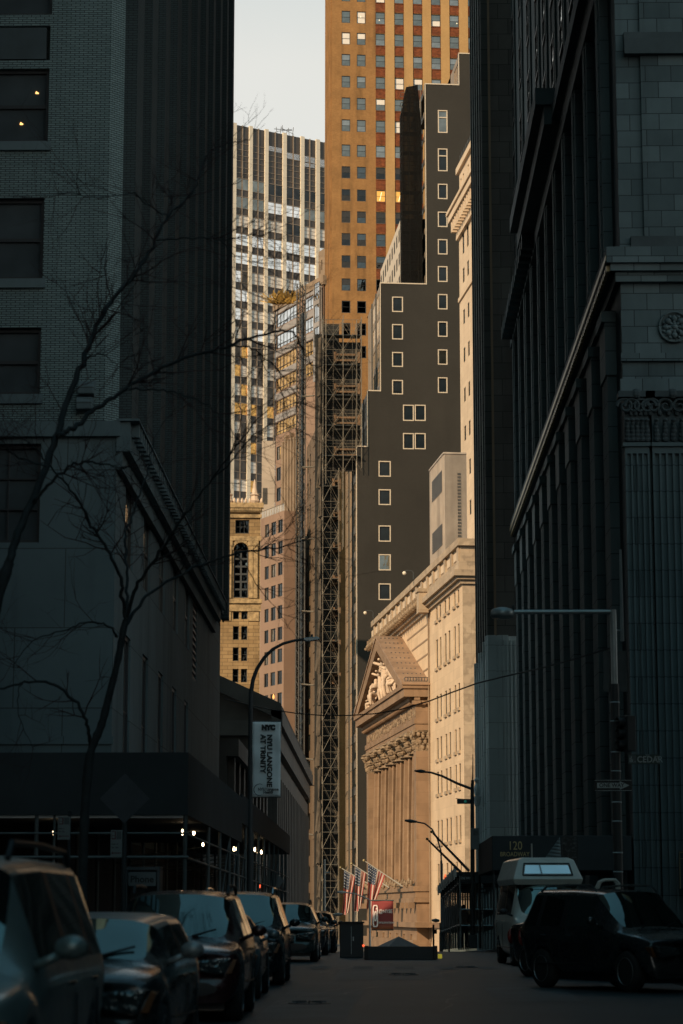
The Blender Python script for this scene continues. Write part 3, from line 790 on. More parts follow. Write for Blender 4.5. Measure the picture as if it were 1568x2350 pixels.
while z > zm - 40:
    xe = X2 if z > zm + 3 else X1
    xa = 2.2 if xe == X2 else 1.9
    xb = xa + (5.0 if xe == X2 else 1.6)
    pk_.box(xa, xb, D - .2, D + .1, z - .9, z - .55); pk_.box(xa, xb, D - .2, D + .1, z + .2, z + .55); pk_.box(xa + .002, xa + .5, D - .21, D + .08, z - 1.2, z + .9); pk_.box(xb - .5, xb - .002, D - .21, D + .08, z - 1.2, z + .9)
    z -= fl * 1.05
split(pk_, 'hoarding_board', plank, st)
# torn netting bunched on the left side
nt_ = MB(); z = zt - 3
while z > 4:
    pts = []
    for k in range(9):
        pts.append((-.25 - .8 * rr.random() * (1 - abs(k - 4) / 5), .3 + D * .9 * k / 8, z + rr.uniform(-.4, .4)))
    lo = [(p[0] - rr.uniform(-.15, .5), p[1] + rr.uniform(-.3, .3), p[2] - fl * .95) for p in pts]
    for k in range(8): nt_.face([pts[k], pts[k+1], lo[k+1], lo[k]])
    nt_.bar(pts[0], lo[3], .08); nt_.bar(pts[2], (pts[2][0] - .3, pts[6][1], pts[2][2] - fl * .8), .06)
    z -= fl
nt_.build('torn_netting', MAT('brown_netting', (.075, .058, .042), .9, var=.5, scale=.8, stain=.4), st)

# ================================================================== ochre arched building
p0 = at_y(490, 1300, 377)
oc = thing('terracotta_building', 'ochre terracotta building with one tall arched window and white pinnacles', 'building', (p0.x, p0.y, 0), R(3))
T = wm(oc); U = lambda x, y: uv(T, x, y)
xr = U(597.5, 1300)[0]; H = U(560, 1160)[1]
def hp(a, c, t, bt): return (U(a, 1300)[0], U(c, 1300)[0], U(555, bt)[1], U(555, t)[1])
hs = [hp(539.5, 571, 1193, 1224)]
arch = hp(536.5, 570, 1262, 1372)
prs = [hp(a, c, t, bt) for t, bt in ((1389.5,1421),(1437,1468),(1486,1517),(1535,1566)) for a, c in ((536,549.5),(555,569))]
lft = [hp(500, 512, t, bt) for t, bt in ((1389.5,1421),(1437,1468),(1486,1517),(1535,1566))]
ax = (arch[0] + arch[1]) / 2; ar = (arch[1] - arch[0]) / 2
b = MB(); sq = (arch[0], arch[1], arch[3], arch[3] + ar + .01)
b.wall(0, xr, -5, H, hs + [arch] + prs, .6, skip=[sq])
n = 14
for k in range(n):
    a0, a1 = math.pi * k / n, math.pi * (k + 1) / n
    P = [(ax + ar * math.cos(a0), arch[3] + ar * math.sin(a0)), (ax + ar * math.cos(a1), arch[3] + ar * math.sin(a1))]
    zt = arch[3] + ar + .01
    b.face([(P[0][0], 0, P[0][1]), (P[0][0], 0, zt), (P[1][0], 0, zt), (P[1][0], 0, P[1][1])]); b.face([(P[0][0], 0, P[0][1]), (P[1][0], 0, P[1][1]), (P[1][0], .6, P[1][1]), (P[0][0], .6, P[0][1])])
b.box(xr - .02, xr, .001, 15, -5, H); b.face([(0,0,H),(xr,0,H),(xr,15,H),(0,15,H)])
b.build('wall', ochre, oc)
c = MB()
zf = [U(555, y)[1] for y in (1160, 1172, 1181, 1186, 1231, 1241)]
c.box(-.2, xr + .5, -.9, .2, H - .5, H + .35); c.box(-.1, xr + .25, -.5, -.004, zf[1] - .3, H - .5)
c.box(-.1, xr + .2, -.35, -.004, zf[3] - .2, zf[2]); c.box(-.1, xr + .15, -.25, -.004, zf[5], zf[4])
zz = U(555, 1373)[1]; c.box(-.1, xr + .35, -.7, -.004, zz - .9, zz - .2); c.box(-.1, xr + .15, -.35, -.004, zz - 2.2, zz - .95)
for k in range(26): c.box(.2 + k * xr / 26, .2 + k * xr / 26 + .22, -.75, -.36, zf[1] - .1, H - .55)
c.build('cornice', ochrecarve, oc)
e = MB()
for a in range(n):
    a0 = math.pi * (a + .5) / n; e.box(ax + (ar + .28) * math.cos(a0) - .22, ax + (ar + .28) * math.cos(a0) + .22, -.2, -.003, arch[3] + (ar + .28) * math.sin(a0) - .22, arch[3] + (ar + .28) * math.sin(a0) + .22)
for xq in (U(526, 1300)[0], U(577, 1300)[0], U(586, 1300)[0]): e.box(xq - .4, xq + .4, -.35, -.003, zz, zf[5] - .1); e.box(xq - .55, xq + .55, -.45, -.002, zf[5] - .9, zf[5] - .05)
for x0, x1 in ((U(526, 1400)[0] - .8, U(526, 1400)[0] + .3), (U(582, 1400)[0] - .9, U(582, 1400)[0] + .9)): e.box(x0, x1, -.2, -.003, U(555, 1425)[1], U(555, 1388)[1])
e.build('pilaster', ochrecarve, oc)
for h in hs: window(oc, I4, h, .45, 2, 3, framedark, [g_dark], .12, .12)
window(oc, I4, arch, .5, 6, 2, framedark, [g_dark, g_dark, g_dark, g_dark2, g_blind if False else g_teal], .18, .18, mull=.3, name='arched_window')
fan = MB(); fan.prism([(ax + ar * math.cos(math.pi * k / n), arch[3] + ar * math.sin(math.pi * k / n)) for k in range(n + 1)], 'y', .5, .56); fan.box(ax - .12, ax + .12, .35, .499, arch[3], arch[3] + ar - .1); fan.build('fanlight', [g_dark], oc)
for h in prs: window(oc, I4, h, .45, 2, 1, framedark, [g_dark, g_dark2], .12, .12)
for px in (527 - 3, 584.5):
    x = U(px, 1150)[0]; p = MB(); p.lathe([(.75, 0), (.95, .35), (.7, .5), (.6, 1.2), (.85, 1.4), (.5, 1.7), (.18, 3.6), (.05, 4.1)], 8, c=(x, -.2, H + .34)); p.build('pinnacle', sculpt, oc)
for k in range(12):
    x = .8 + k * xr / 12; p = MB(); p.lathe([(.12, 0), (.24, .3), (.2, .6), (.05, .9)], 8, c=(x, -.4, H + .34)); p.build('finial', sculpt, oc)
# plain rear block with a louvre beside the white tower's foot
q = at_y(597, 1100, 505)
rb = thing('service_block', 'plain pale block with one dark louvre between ochre and pink buildings', 'building', (q.x, q.y, 0), R(3))
T = wm(rb); U = lambda x, y: uv(T, x, y)
x1 = U(631, 1100)[0]; h1 = U(610, 1152)[1]; h0 = U(612, 1010)[1]
lo_ = (U(603.5, 1130)[0], U(613, 1130)[0], U(608, 1155)[1], U(608, 1118)[1])
b = MB(); b.box(0, x1, 0, 6, -5, U(610, 1161)[1]); b.box(U(601, 1100)[0], x1, .8, 6, U(610, 1161)[1], h0); b.build('wall', MAT('pale_render', (.38, .31, .25), .8, var=.15, scale=.2, stain=.3), rb)
l = MB()
for k in range(14):
    z = lo_[2] + (lo_[3] - lo_[2]) * k / 14; l.box(lo_[0], lo_[1], .62, .79, z, z + .2)
l.build('louvre', louver, rb)
# ================================================================== marble exchange with its columned portico
p0 = at_y(1063, 1500, 290)
ex = thing('exchange_building', 'sunlit white marble building with a sculpted pediment over tall fluted columns', 'building', (p0.x, p0.y, 0), R(-82.5))
T = wm(ex); U = lambda x, y: uv(T, x, y)
zc1, zc0 = U(1053, 1309 + 8)[1], U(1053, 1339 + 8)[1]      # cornice top and bottom at the near corner
HP = U(1062, 1236)[1]                              # parapet top
xl = U(985, 1500)[0]                               # where the portico's return begins
L0 = xl - 58                                       # far end of the front
wx = [(U(a, 1500)[0], U(c, 1500)[0]) for a, c in ((1000.8,1005.2),(1009,1013.2),(1020.6,1025),(1029.4,1033.8),(1042.4,1046.4),(1051,1055.2))]
wr = [(U(1053, bt)[1], U(1053, t)[1]) for t, bt in ((1352,1384),(1431,1500),(1568,1624),(1671,1723),(1753,1807),(1872,1927),(1977,2033))]
holes = [(a, c, d, e) for a, c in wx for d, e in wr]
b = MB(); b.wall(xl - 30, 0, -5, zc0, holes, .22)
b.wall(L0, xl - 30, -5, zc0, [], .5)
b.build('wall', marble, ex)
RT = Matrix.Translation((0, 0, 0)) @ Matrix.Rotation(R(90), 4, 'Z')      # near end wall (x' runs back)
e = MB(); e.T = RT; e.wall(0, 14, -5, zc0, [], .3); e.build('end_wall', marbleend, ex)
c = MB()
def cor(x0, x1, y0, y1, z0, z1, m=0): c.box(x0, x1, y0, y1, z0, z1, m)
h = zc1 - zc0
cor(L0, .35, -.35, 14, zc0, zc0 + h * .3); cor(L0, .75, -.8, 14, zc0 + h * .3, zc0 + h * .55); cor(L0, 1.2, -1.25, 14, zc0 + h * .55, zc1)
c.build('cornice', marbleend, ex)
pa = MB()
pz = zc1 + (HP - zc1) * .30
pa.box(L0, .5, -.5, 14, zc1, pz)
pa.box(L0, .2, -.25, 13, pz, HP - .9)
pa.box(L0, .75, -.7, 14, HP - .9, HP)
x = -.2; k = 0
while x > L0:
    pa.box(x - 1.3, x, -.5, -.251, pz, HP - .9); x -= 5.2
pa.build('parapet', marbleend, ex)
pn = MB(); x = -1.9
while x > L0:
    pn.box(x - 3.0, x, -.34, -.252, pz + .45, HP - 1.35); x -= 5.2
split(pn, 'parapet_panel', tanstone, ex)
for (a, c_, d, e_) in holes:
    window(ex, I4, (a, c_, d, e_), .19, 3 if e_ - d > 3 else 2, 1, framedark, [g_dark, g_navy], .07, .05)
sl = MB()
for (a, c_, d, e_) in holes: sl.box(a - .12, c_ + .12, -.22, .1, d - .42, d - .01); 
split(sl, 'sill', marbleend, ex)
dp = MB(); dx = U(987, 1500)[0]; dp.bar((dx, -.2, -3), (dx, -.2, zc0), .16); dp.build('downpipe', tanpier, ex)
# portico ----------------------------------------------------------------
def solve(px, py, tgt):
    a, c = .3, 9.0
    for _ in range(50):
        m_ = (a + c) / 2
        if uv(T @ Matrix.Translation((0, -m_, 0)), px, py)[0] < tgt: a = m_
        else: c = m_
    return m_
DP, DC = solve(955, 1750, xl - .1), solve(927, 1570, xl + .5)
print('portico depth', DP, DC, xl)
                             # how far the columns and the cornice stand out
Tp = T @ Matrix.Translation((0, -DP, 0)); Tc = T @ Matrix.Translation((0, -DC, 0))
pr_ = uv(Tp, 955, 1750)[0]; pl_ = uv(Tp, 841.5, 1750)[0]
zb = uv(Tp, 950, 2034)[1]                         # foot of the columns
zcap0, zcap1 = uv(Tp, 954, 1724)[1], uv(Tp, 954, 1676)[1]
zar1, zfr1 = uv(Tp, 954, 1649)[1], uv(Tp, 954, 1617)[1]
zcr = uv(Tc, 927, 1591)[1]; zce = uv(Tc, 927, 1570)[1]
cxr = uv(Tc, 927, 1570)[0]; cxl = max(uv(Tc, 816, 1655)[0], pl_ - 3); cxm = (cxr + cxl) / 2
zap = uv(Tc, 864.5, 1466)[1]
zap = zce + (cxr - cxm) * .40 if abs((zap - zce) / (cxr - cxm) - .40) > .25 else zap
print('portico', pr_, pl_, zb, zcap0, zcr, zce, cxl, cxr, zap)
g = MB()
yb = -.004
g.box(pr_ - 2.2, pr_, -DP, yb, zb, zcap0); g.box(pl_, pl_ + 2.2, -DP, yb, zb, zcap0)
split(g, 'corner_pier', marblecol, ex)
en = MB()
en.box(pl_ - .05, pr_ + .05, -DP - .1, yb, zcap1, zcap1 + (zar1 - zcap1) * .55); en.box(pl_ - .2, pr_ + .2, -DP - .25, yb, zcap1 + (zar1 - zcap1) * .55, zar1)
en.box(pl_, pr_, -DP, yb, zar1, zfr1)
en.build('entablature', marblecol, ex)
fz = MB(); rr = random.Random(4)
x = pl_ + .6
for k in range(90):
    xx = pl_ + .5 + (pr_ - pl_ - 1) * rr.random(); fz.ball((xx, -DP - .02, zar1 + (zfr1 - zar1) * rr.uniform(.2, .8)), (.28, .14, .4), 4)
fz.build('frieze_carving', carved, ex)
cn = MB()
zd = zfr1; hh = zcr - zfr1
cn.box(pl_ - .5, pr_ + .5, -DP - .5, yb, zd, zd + hh * .35)
for k in range(int((pr_ - pl_) / .9)): cn.box(pl_ + .1 + k * .9, pl_ + .5 + k * .9, -DP - .8, -DP - .501, zd + .1, zd + hh * .34)
for k in range(3): cn.box(pr_ + .501, pr_ + .8, -DP + .2 + k * 1.1, -DP + .6 + k * 1.1, zd + .1, zd + hh * .34)
cn.box(cxl + .9, cxr - .9, -DC + .9, yb, zd + hh * .35, zd + hh * .7)
for k in range(2): cn.box(cxr - .899, cxr - .15, -DC + 1.5 + k * 1.9, -DC + 2.3 + k * 1.9, zd + hh * .40, zd + hh * .69)
cn.box(cxl, cxr, -DC, yb, zd + hh * .7, zcr + (zce - zcr) * .55)
cn.box(cxl - .25, cxr + .25, -DC - .25, yb, zcr + (zce - zcr) * .55, zce)
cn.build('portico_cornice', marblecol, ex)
# pediment: raking cornice, tympanum, roof
tz = zce
rk = MB(); t_ = 1.7
out = [(cxl - .3, tz), (cxm, zap), (cxr + .3, tz)]
def inset(d): return [(cxl + d * 2.6, tz + .02), (cxm, zap - d * 1.15), (cxr - d * 2.6, tz + .02)]
i1 = inset(t_)
for A, B_, C_, D_ in ((out[0], out[1], i1[1], i1[0]), (out[1], out[2], i1[2], i1[1])): rk.prism([A, B_, C_, D_], 'y', -DC - .2, -DC + 1.5)
rk.build('raking_cornice', marblecol, ex)
ty = MB(); ty.prism([(cxl + .6, tz), (cxm, zap - .4), (cxr - .6, tz)], 'y', -DC + 2.4, -.02); ty.build('tympanum', marblecol, ex)
rf = MB()
for sgn, A, B_ in ((1, (cxm, zap), (cxr + .45, tz - .1)), (-1, (cxl - .45, tz - .1), (cxm, zap))):
    rf.prism([A, B_, (B_[0], B_[1] + .28), (A[0], A[1] + .28)], 'y', -DC - .35, -.01)
rf.build('pediment_roof', copper, ex)
sp_ = MB()
for i in range(9):
    for k in range(5):
        f = (i + .5) / 9; x = cxm + (cxr - cxm) * f; z = zap + (tz - zap) * f + .3; y = -DC + .3 + (DC - .6) * (k + (.5 if i % 2 else 0)) / 5
        sp_.ball((x, y, z), .13, 4)
sp_.build('roof_stud', darkmet, ex)
rl = MB()
for k in range(9):
    y = -DC + .2 + (DC - .5) * k / 8; rl.bar((cxr - .3, y, tz + .2), (cxr - .3, y, tz + 1.0), .07)
for z in (.45, 1.0): rl.bar((cxr - .3, -DC + .2, tz + z), (cxr - .3, -.2, tz + z), .07)
rl.build('gutter_rail', darkmet, ex)
# carved band of lion heads on the main cornice above the portico, corner blocks, thin darker strips on the wall above
for k in range(26):
    ln = MB()
    xx = xl - .4 - k * (L0 * -1 + xl - 1) / 26
    ln.ball((xx, -1.45, zc1 - .5), (.42, .5, .55), 5); ln.ball((xx, -1.9, zc1 - .75), (.22, .3, .25), 4)
    ln.box(xx - .3, xx + .3, -1.7, -1.25, zc1 - .1, zc1 + .55)
    ln.build('lion_head', carved, ex)
bl = MB(); bl.box(xl - .2, xl + 1.8, -1.7, -.3, zc0 - .3, zc1 + .9); bl.box(xl - .4, xl + 2.0, -1.9, -.2, zc1 + .9, zc1 + 1.4); bl.build('corner_block', marbleend, ex)
gr = MB()
for k in range(4): gr.box(cxm + (cxr - cxm) * (.22 + .17 * k), xl - 1.2, -.05, -.003, zap - 1.2 - 2.1 * k, zap - .95 - 2.1 * k)
split(gr, 'wall_strip', tanpier, ex)
# columns
def fluted(b, cx, cy, z0, z1, r0, r1, n=13, m=0, segs=6):
    prof = []
    for k in range(segs + 1):
        f = k / segs; prof.append((r0 + (r1 - r0) * f ** 1.4, z0 + (z1 - z0) * f))
    rings = []
    for r, z in prof:
        ring = []
        for j in range(n):
            for q, rr_ in ((0, 1.0), (.25, 1.0), (.45, .76), (.82, .76)):
                a = 2 * math.pi * (j + q) / n; ring.append(b.V((cx + r * rr_ * math.cos(a), cy + r * rr_ * math.sin(a), z)))
        rings.append(ring)
    N = len(rings[0])
    for k in range(segs):
        for j in range(N): b.f.append([rings[k][j], rings[k][(j+1) % N], rings[k+1][(j+1) % N], rings[k+1][j]]); b.mi.append(m)
def capital(b, cx, cy, z0, z1, r, rnd):
    h = z1 - z0
    b.lathe([(r * 1.12, 0), (r * 1.12, .12 * h), (r * .95, .14 * h), (r * 1.0, .6 * h), (r * 1.35, .9 * h)], 14, c=(cx, cy, z0))
    b.box(cx - r * 1.45, cx + r * 1.45, cy - r * 1.45, cy + r * 1.45, z0 + .9 * h, z1 - .002)
    for tier, (zz, rr_, n) in enumerate(((.22, 1.12, 10), (.48, 1.22, 10), (.72, 1.42, 8))):
        for k in range(n):
            a = 2 * math.pi * (k + .5 * tier) / n + rnd.uniform(-.05, .05)
            b.ball((cx + r * rr_ * math.cos(a), cy + r * rr_ * math.sin(a), z0 + zz * h), (r * .24, r * .24, h * .16), 4)
            b.ball((cx + r * (rr_ + .16) * math.cos(a), cy + r * (rr_ + .16) * math.sin(a), z0 + (zz + .12) * h), (r * .2, r * .2, h * .06), 4)
    for sx in (-1, 1):
        for sy in (-1, 1): b.ball((cx + sx * r * 1.35, cy + sy * r * 1.35, z0 + .8 * h), (r * .3, r * .3, h * .12), 5)
ncol = 6; rr = random.Random(2)
for k in range(ncol):
    cx = pl_ + 2.2 + (pr_ - pl_ - 4.4) * (k + .5) / ncol; rcol = (pr_ - pl_ - 4.4) / ncol * .31
    cy = -DP + rcol + .1
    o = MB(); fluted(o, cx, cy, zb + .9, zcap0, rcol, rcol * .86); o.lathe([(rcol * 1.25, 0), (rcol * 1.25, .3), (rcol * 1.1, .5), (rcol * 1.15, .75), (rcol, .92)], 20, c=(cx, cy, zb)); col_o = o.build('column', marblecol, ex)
    o = MB(); capital(o, cx, cy, zcap0, zcap1, rcol * .95, rr); o.build('capital', carved, col_o)
for cx in (pr_ - 1.1, pl_ + 1.1):
    o = MB()
    capital(o, cx, -DP + 1.0, zcap0, zcap1, 1.0, rr); o.box(cx - 1.1, cx + 1.1, -DP, yb, zcap0, zcap1 - .004)
    for k in range(3): capital(o, cx, -DP + 1.0 + k * .7, zcap0, zcap1 - .01, 1.02, rr)
    o.build('pier_capital', carved, ex)
# glazed wall behind the columns and balcony, ground floor
gw = MB(); gw.box(pl_ + 2.2, pr_ - 2.2, -.3, -.01, zb, zcap0); gw.build('curtain_wall', g_dark2, ex)
mu = MB()
for k in range(24): x = pl_ + 2.3 + (pr_ - pl_ - 4.6) * k / 23; mu.box(x - .08, x + .08, -.5, -.301, zb, zcap0)
split(mu, 'mullion', bronze, ex)
ba = MB()
z1_ = zb; ba.box(pl_ - .3, pr_ + .3, -DP - .5, yb, z1_ - .7, z1_); ba.box(pl_ - .1, pr_ + .1, -DP - .2, yb, z1_ - 1.6, z1_ - .7); ba.box(pl_ - .3, pr_ + .35, -DP - .4, yb, z1_ - 2.2, z1_ - 1.6)
ba.box(pl_ - .5, xl + 3, -DP - .7, yb, z1_ - 5.6, z1_ - 4.9); ba.box(xl - 1, .25, -.35, .2, z1_ - 5.6, z1_ - 4.9)
for k in range(14): x = pl_ + 1 + (pr_ - pl_ - 2) * k / 13; ba.box(x - .35, x + .35, -DP - 1.0, -DP - .2, z1_ - 3.0, z1_ - 2.21)
ba.build('balcony', marblecol, ex)
bs = MB(); ds = []
for k in range(7):
    x = pl_ + 2 + (pr_ - pl_ - 4) * (k + .5) / 7; ds.append((x - .9, x + .9, -4, z1_ - 6.6))
bs.wall(pl_, pr_, -5, z1_ - 2.2, ds, .8, y=-DP); bs.box(pr_ - .02, pr_, -DP + .001, yb, -5, z1_ - 2.2); bs.box(pl_ - .4, pr_ + .4, -DP - .6, yb, -5, -2.6)
bs.build('basement', marblecol, ex)
for d in ds: window(ex, I4, d, -DP + .6, 3, 2, framedark, [g_dark], .14, .12, name='door')
sw = MB(); rr = random.Random(8)
for k in range(26):
    x = pl_ + 1.5 + (pr_ - pl_ - 3) * k / 25; sw.ball((x, -DP - .55, zb + .75 - .25 * (k % 3)), (.35, .25, .45), 4)
split(sw, 'balcony_garland', carved, ex)
# figures in the pediment: each one continuous carved body
def figure(name, x, lean, s, pose, parent, mat, y, z, flip=1):
    f = flip
    P = {'stand': dict(kn1=(.12,-.1,.52), an1=(.14,0,.06), kn2=(-.12,0,.52), an2=(-.14,.05,.06), pel=(0,0,1.0), ch=(0,0,1.38), nk=(0,0,1.58), hd=(0,-.03,1.76), e1=(.42,-.1,1.32), h1=(.62,-.35,1.42), e2=(-.42,-.1,1.32), h2=(-.62,-.35,1.42)),
         'bend': dict(kn1=(.2,-.2,.5), an1=(.1,0,.06), kn2=(-.05,0,.5), an2=(-.25,.05,.06), pel=(-.1,0,.95), ch=(.3,-.1,1.15), nk=(.48,-.12,1.2), hd=(.62,-.15,1.12), e1=(.35,-.3,.8), h1=(.5,-.3,.5), e2=(.2,.1,.8), h2=(.45,.0,.45)),
         'sit': dict(kn1=(.35,-.4,.55), an1=(.38,-.35,.06), kn2=(.1,-.45,.5), an2=(.1,-.3,.06), pel=(-.05,0,.5), ch=(-.1,-.05,.9), nk=(-.08,-.06,1.1), hd=(-.02,-.08,1.27), e1=(.25,-.25,.8), h1=(.45,-.4,.75), e2=(-.38,-.1,.7), h2=(-.3,-.3,.45)),
         'lie': dict(kn1=(.6,-.15,.32), an1=(1.0,-.1,.1), kn2=(.5,.0,.2), an2=(.9,.0,.1), pel=(.1,0,.2), ch=(-.3,-.02,.4), nk=(-.45,-.03,.52), hd=(-.55,-.05,.66), e1=(-.5,-.2,.2), h1=(-.3,-.35,.1), e2=(-.1,-.2,.3), h2=(.2,-.25,.3))}[pose]
    rad = dict(kn1=.09, an1=.06, kn2=.09, an2=.06, pel=.17, ch=.19, nk=.08, hd=.125, e1=.06, h1=.05, e2=.06, h2=.05)
    j = {k: (x + f * v[0] * s + lean * v[2] * s, y + v[1] * s, z + v[2] * s, rad[k] * s) for k, v in P.items()}
    j = {k: j[k] for k in ('pel','ch','nk','hd','kn1','an1','kn2','an2','e1','h1','e2','h2')}
    ed = [('pel','ch'),('ch','nk'),('nk','hd'),('pel','kn1'),('kn1','an1'),('pel','kn2'),('kn2','an2'),('ch','e1'),('e1','h1'),('ch','e2'),('e2','h2')]
    return skin(name, j, ed, mat, parent, 2)
fy = -DC + 1.2
hf = zap - tz - 2.2
for fx, sc_, pose, fl in ((0, 1.0, 'stand', 1), (.16, .82, 'stand', 1), (-.17, .80, 'stand', -1), (.30, .66, 'bend', -1), (-.32, .64, 'sit', 1), (.43, .58, 'sit', -1), (-.46, .58, 'bend', 1), (.56, .40, 'sit', 1), (-.58, .40, 'sit', -1), (.70, .42, 'lie', 1), (-.70, .42, 'lie', -1)):
    s = hf / 1.72 * sc_ * (1.0 if pose in ('stand',) else 1.25)
    figure('carved_figure', cxm + (cxr - cxm) * fx, 0, s, pose, ex, sculpt, fy, tz + .02, fl)
# roof cameras on the parapet
for px, py in ((868.5, 1396), (962, 1306)):
    u_, z_ = U(px, py); cm = thing('security_camera', 'small white security camera on a bracket at the %s of the marble roofline' % ('far end' if px < 900 else 'middle'), 'camera', tuple(T @ Vector((u_ + 1.0, -1.0, HP))), 0)
    a = MB(); a.tube([(0, 0, -.02), (0, 0, .9), (-.15, 0, 1.15), (-.9, 0, 1.25), (-1.25, 0, 1.15)], .06, 6); a.build('bracket', darkmet, cm)
    a = MB(); a.ball((-1.3, 0, .85), .28, 6); a.build('dome', whitemet, cm)

# ================================================================== corrugated plant room
q = at_y(1021, 1200, 338)
ph = thing('plant_room', 'corrugated metal plant room with sooty louvres on the marble building roof', 'building', (q.x, q.y, 30), R(7.5))
T = wm(ph); Z = lambda x, y: uv(T, x, y)[1] 
x1 = uv(T, 1057, 1200)[0] + 1.0; ht = Z(1030, 1042)
LTT = Matrix.Rotation(R(-90), 4, 'Z'); dl = -uv(T @ LTT, 988, 1200)[0]
b = MB()
n = 22
for k in range(n):
    xa = x1 * k / n; b.box(xa, xa + x1 / n * .55, -.12, .002, -4, ht); 
b.box(0, x1, .0, dl, -4, ht)
b.T = LTT
for k in range(14):
    xa = -dl + dl * k / 14; b.box(xa, xa + dl / 28, -.1, .002, -4, ht)
b.build('wall', corr, ph)
cp = MB(); cp.box(-.15, x1, -.25, .3, ht, ht + .25); cp.box(-.2, 0.1, .3, dl, ht, ht + .25); cp.build('coping', corr, ph)
TL = T @ LTT
for (a, c, t, bt) in ((994, 1017, 1095, 1140), (994, 1017, 1215, 1262)):
    l = MB(); l.T = LTT; x0, xx = uv(TL, a, 1200)[0], uv(TL, c, 1200)[0]; zt, zb_ = uv(TL, 1005, t)[1], uv(TL, 1005, bt)[1]
    z = zb_
    while z < zt: l.box(x0, xx, -.16, -.101, z, z + .28); z += .42
    l.box(x0, xx, -.11, -.1005, zb_, zt); l.build('louvre', louver, ph)
l = MB(); x0, xx = uv(T, 1051, 1200)[0], uv(T, 1058, 1200)[0]; z = Z(1050, 1240)
while z < Z(1050, 1085): l.box(x0, xx, -.2, -.121, z, z + .3); z += .5
l.build('louvre', louver, ph)
text('frieze_lettering', 'NEW YORK STOCK EXCHANGE', (zfr1 - zar1) * .62, carved, ex, Matrix.Translation((pl_ + 3.2, -DP - .02, zar1 + (zfr1 - zar1) * .28)), .05, .01, sx=(pr_ - pl_ - 6.5) / ((zfr1 - zar1) * .62 * 14.6))
# ================================================================== tan stone tower behind the marble building
p0 = at_y(1057.5, 900, 378)
tt = thing('limestone_tower', 'pale tan limestone tower with a bracketed cornice rising above the marble building', 'tower', (p0.x, p0.y, 0), R(-82.5))
T = wm(tt); U = lambda x, y: uv(T, x, y)
wx = [(U(a, 900)[0], U(c, 900)[0]) for a, c in ((1064.6,1069),(1075,1079.3))]
dx = wx[1][0] - wx[0][0]; 
X1 = U(1057.5, 900)[0]; P = (U(1089, 900)[0] - X1) 
wx += [(wx[0][0] + P * k, wx[0][1] + P * k) for k in (1,)] + [(wx[1][0] + P * k, wx[1][1] + P * k) for k in (1,)]
# storeys read at the second column
rt = [(594,628),(692,726),(782,816),(876,909),(966,1000),(1055,1090),(1150,1184)]
rows = [(U(1077, bt)[1], U(1077, t)[1]) for t, bt in rt]
zc = U(1058, 545)[1]; zt2 = U(1061, 498)[1]
Hc = U(1084, 440)[1]; HT = U(1084, 385)[1]
up = [(U(1077, 560)[1], U(1077, 512)[1])]
holes = [(a, c, d, e) for a, c in wx for d, e in rows + up]
W = wx[-1][1] + 12
b = MB(); b.wall(0, W, 20, zc, holes, .2); b.box(-.3, -.0, .003, 20, 20, zc); b.face([(0,.0,zc),(W,0,zc),(W,20,zc),(0,20,zc)]); b.T = Matrix.Translation((W,0,0)) @ Matrix.Rotation(R(90), 4, 'Z'); b.wall(0, 20, 20, zc, [])
b.build('wall', tanstone, tt)
c = MB(); zz = zc
c.box(-.5, W + .5, -.5, 20, zz, zz + 1.2); c.box(-1.6, W + 1.6, -1.7, 20.5, zz + 3.3, zz + 4.6); c.box(-1.9, W + 1.9, -2.0, 20.8, zz + 4.6, zz + 5.2); c.box(-.3, W + .3, -.3, 20, zz + 1.2, zz + 3.3)
x = -.2
while x < W: c.box(x, x + .7, -1.4, -.301, zz + 1.3, zz + 3.25); x += 1.7
y_ = .4
zr = U(1077, 661)[1]; c.box(-.25, W, -.28, -.003, zr, zr + .7)
c.build('cornice', tanstone, tt)
a = MB(); za = zz + 5.2
ah = [(x_, x_ + 1.1, za + 1.2, za + 5.2) for x_ in (1.6, 4.2, 9, 11.6)]
a.wall(.6, W - .6, za, za + 6.5, ah, .4); a.box(.6, W - .6, .6, 14, za, za + 6.5); a.box(-.2, W, -.5, 14, za + 6.5, za + 7.6); a.build('attic', tanstone, tt)
r = MB()
for k in range(12): r.bar((.5 + 2 * k, .2, za + 7.6), (.5 + 2 * k, .2, za + 10), .1)
for z in (8.6, 9.9): r.bar((.5, .2, za + z), (W - .5, .2, za + z), .1)
r.build('railing', darkmet, tt)
for h in holes: window(tt, I4, h, .17, 2, 1, framedark, [g_dark, g_navy], .12, .1)
for h in ah: window(tt, I4, h, .3, 2, 1, framedark, [g_dark], .12, .1)

# ================================================================== left brick office building
XL, YL0, YL1, HL = -8.45, 73.0, 123.6, 118.0
lb = thing('brick_office', 'dark grey brick office block on a smooth stone base with a deep ledge', 'building', (XL, YL0, 0), 0)
T = wm(lb); U = lambda x, y: uv(T, x, y)
z_led1, z_led0 = U(200, 972)[1], U(200, 1003)[1]
wl, wr_ = U(-40, 700)[0], U(115, 250)[0]
def zy(y, x=60): return U(x, y)[1]
wins = [(wl, U(112, 240)[0], zy(325), zy(157)), (wl, U(100, 550)[0], zy(640), zy(455)), (wl, U(93, 830)[0], zy(905), zy(752))]
flh = (zy(157) - zy(752)) / 2
wins += [(wl, U(116, 80)[0], zy(138), zy(60))]
wins += [(wl, wr_, zy(157) + flh * k - (zy(157) - zy(325)), zy(157) + flh * k) for k in (1, 2)]
zb_ = 2.0
b = MB()
cut = -.42                                         # chamfered brick corner
b.wall(-100, cut, z_led1, HL, wins, .45)
b.face([(cut, 0, z_led1), (-.0, .42, z_led1), (0, .42, HL), (cut, 0, HL)])
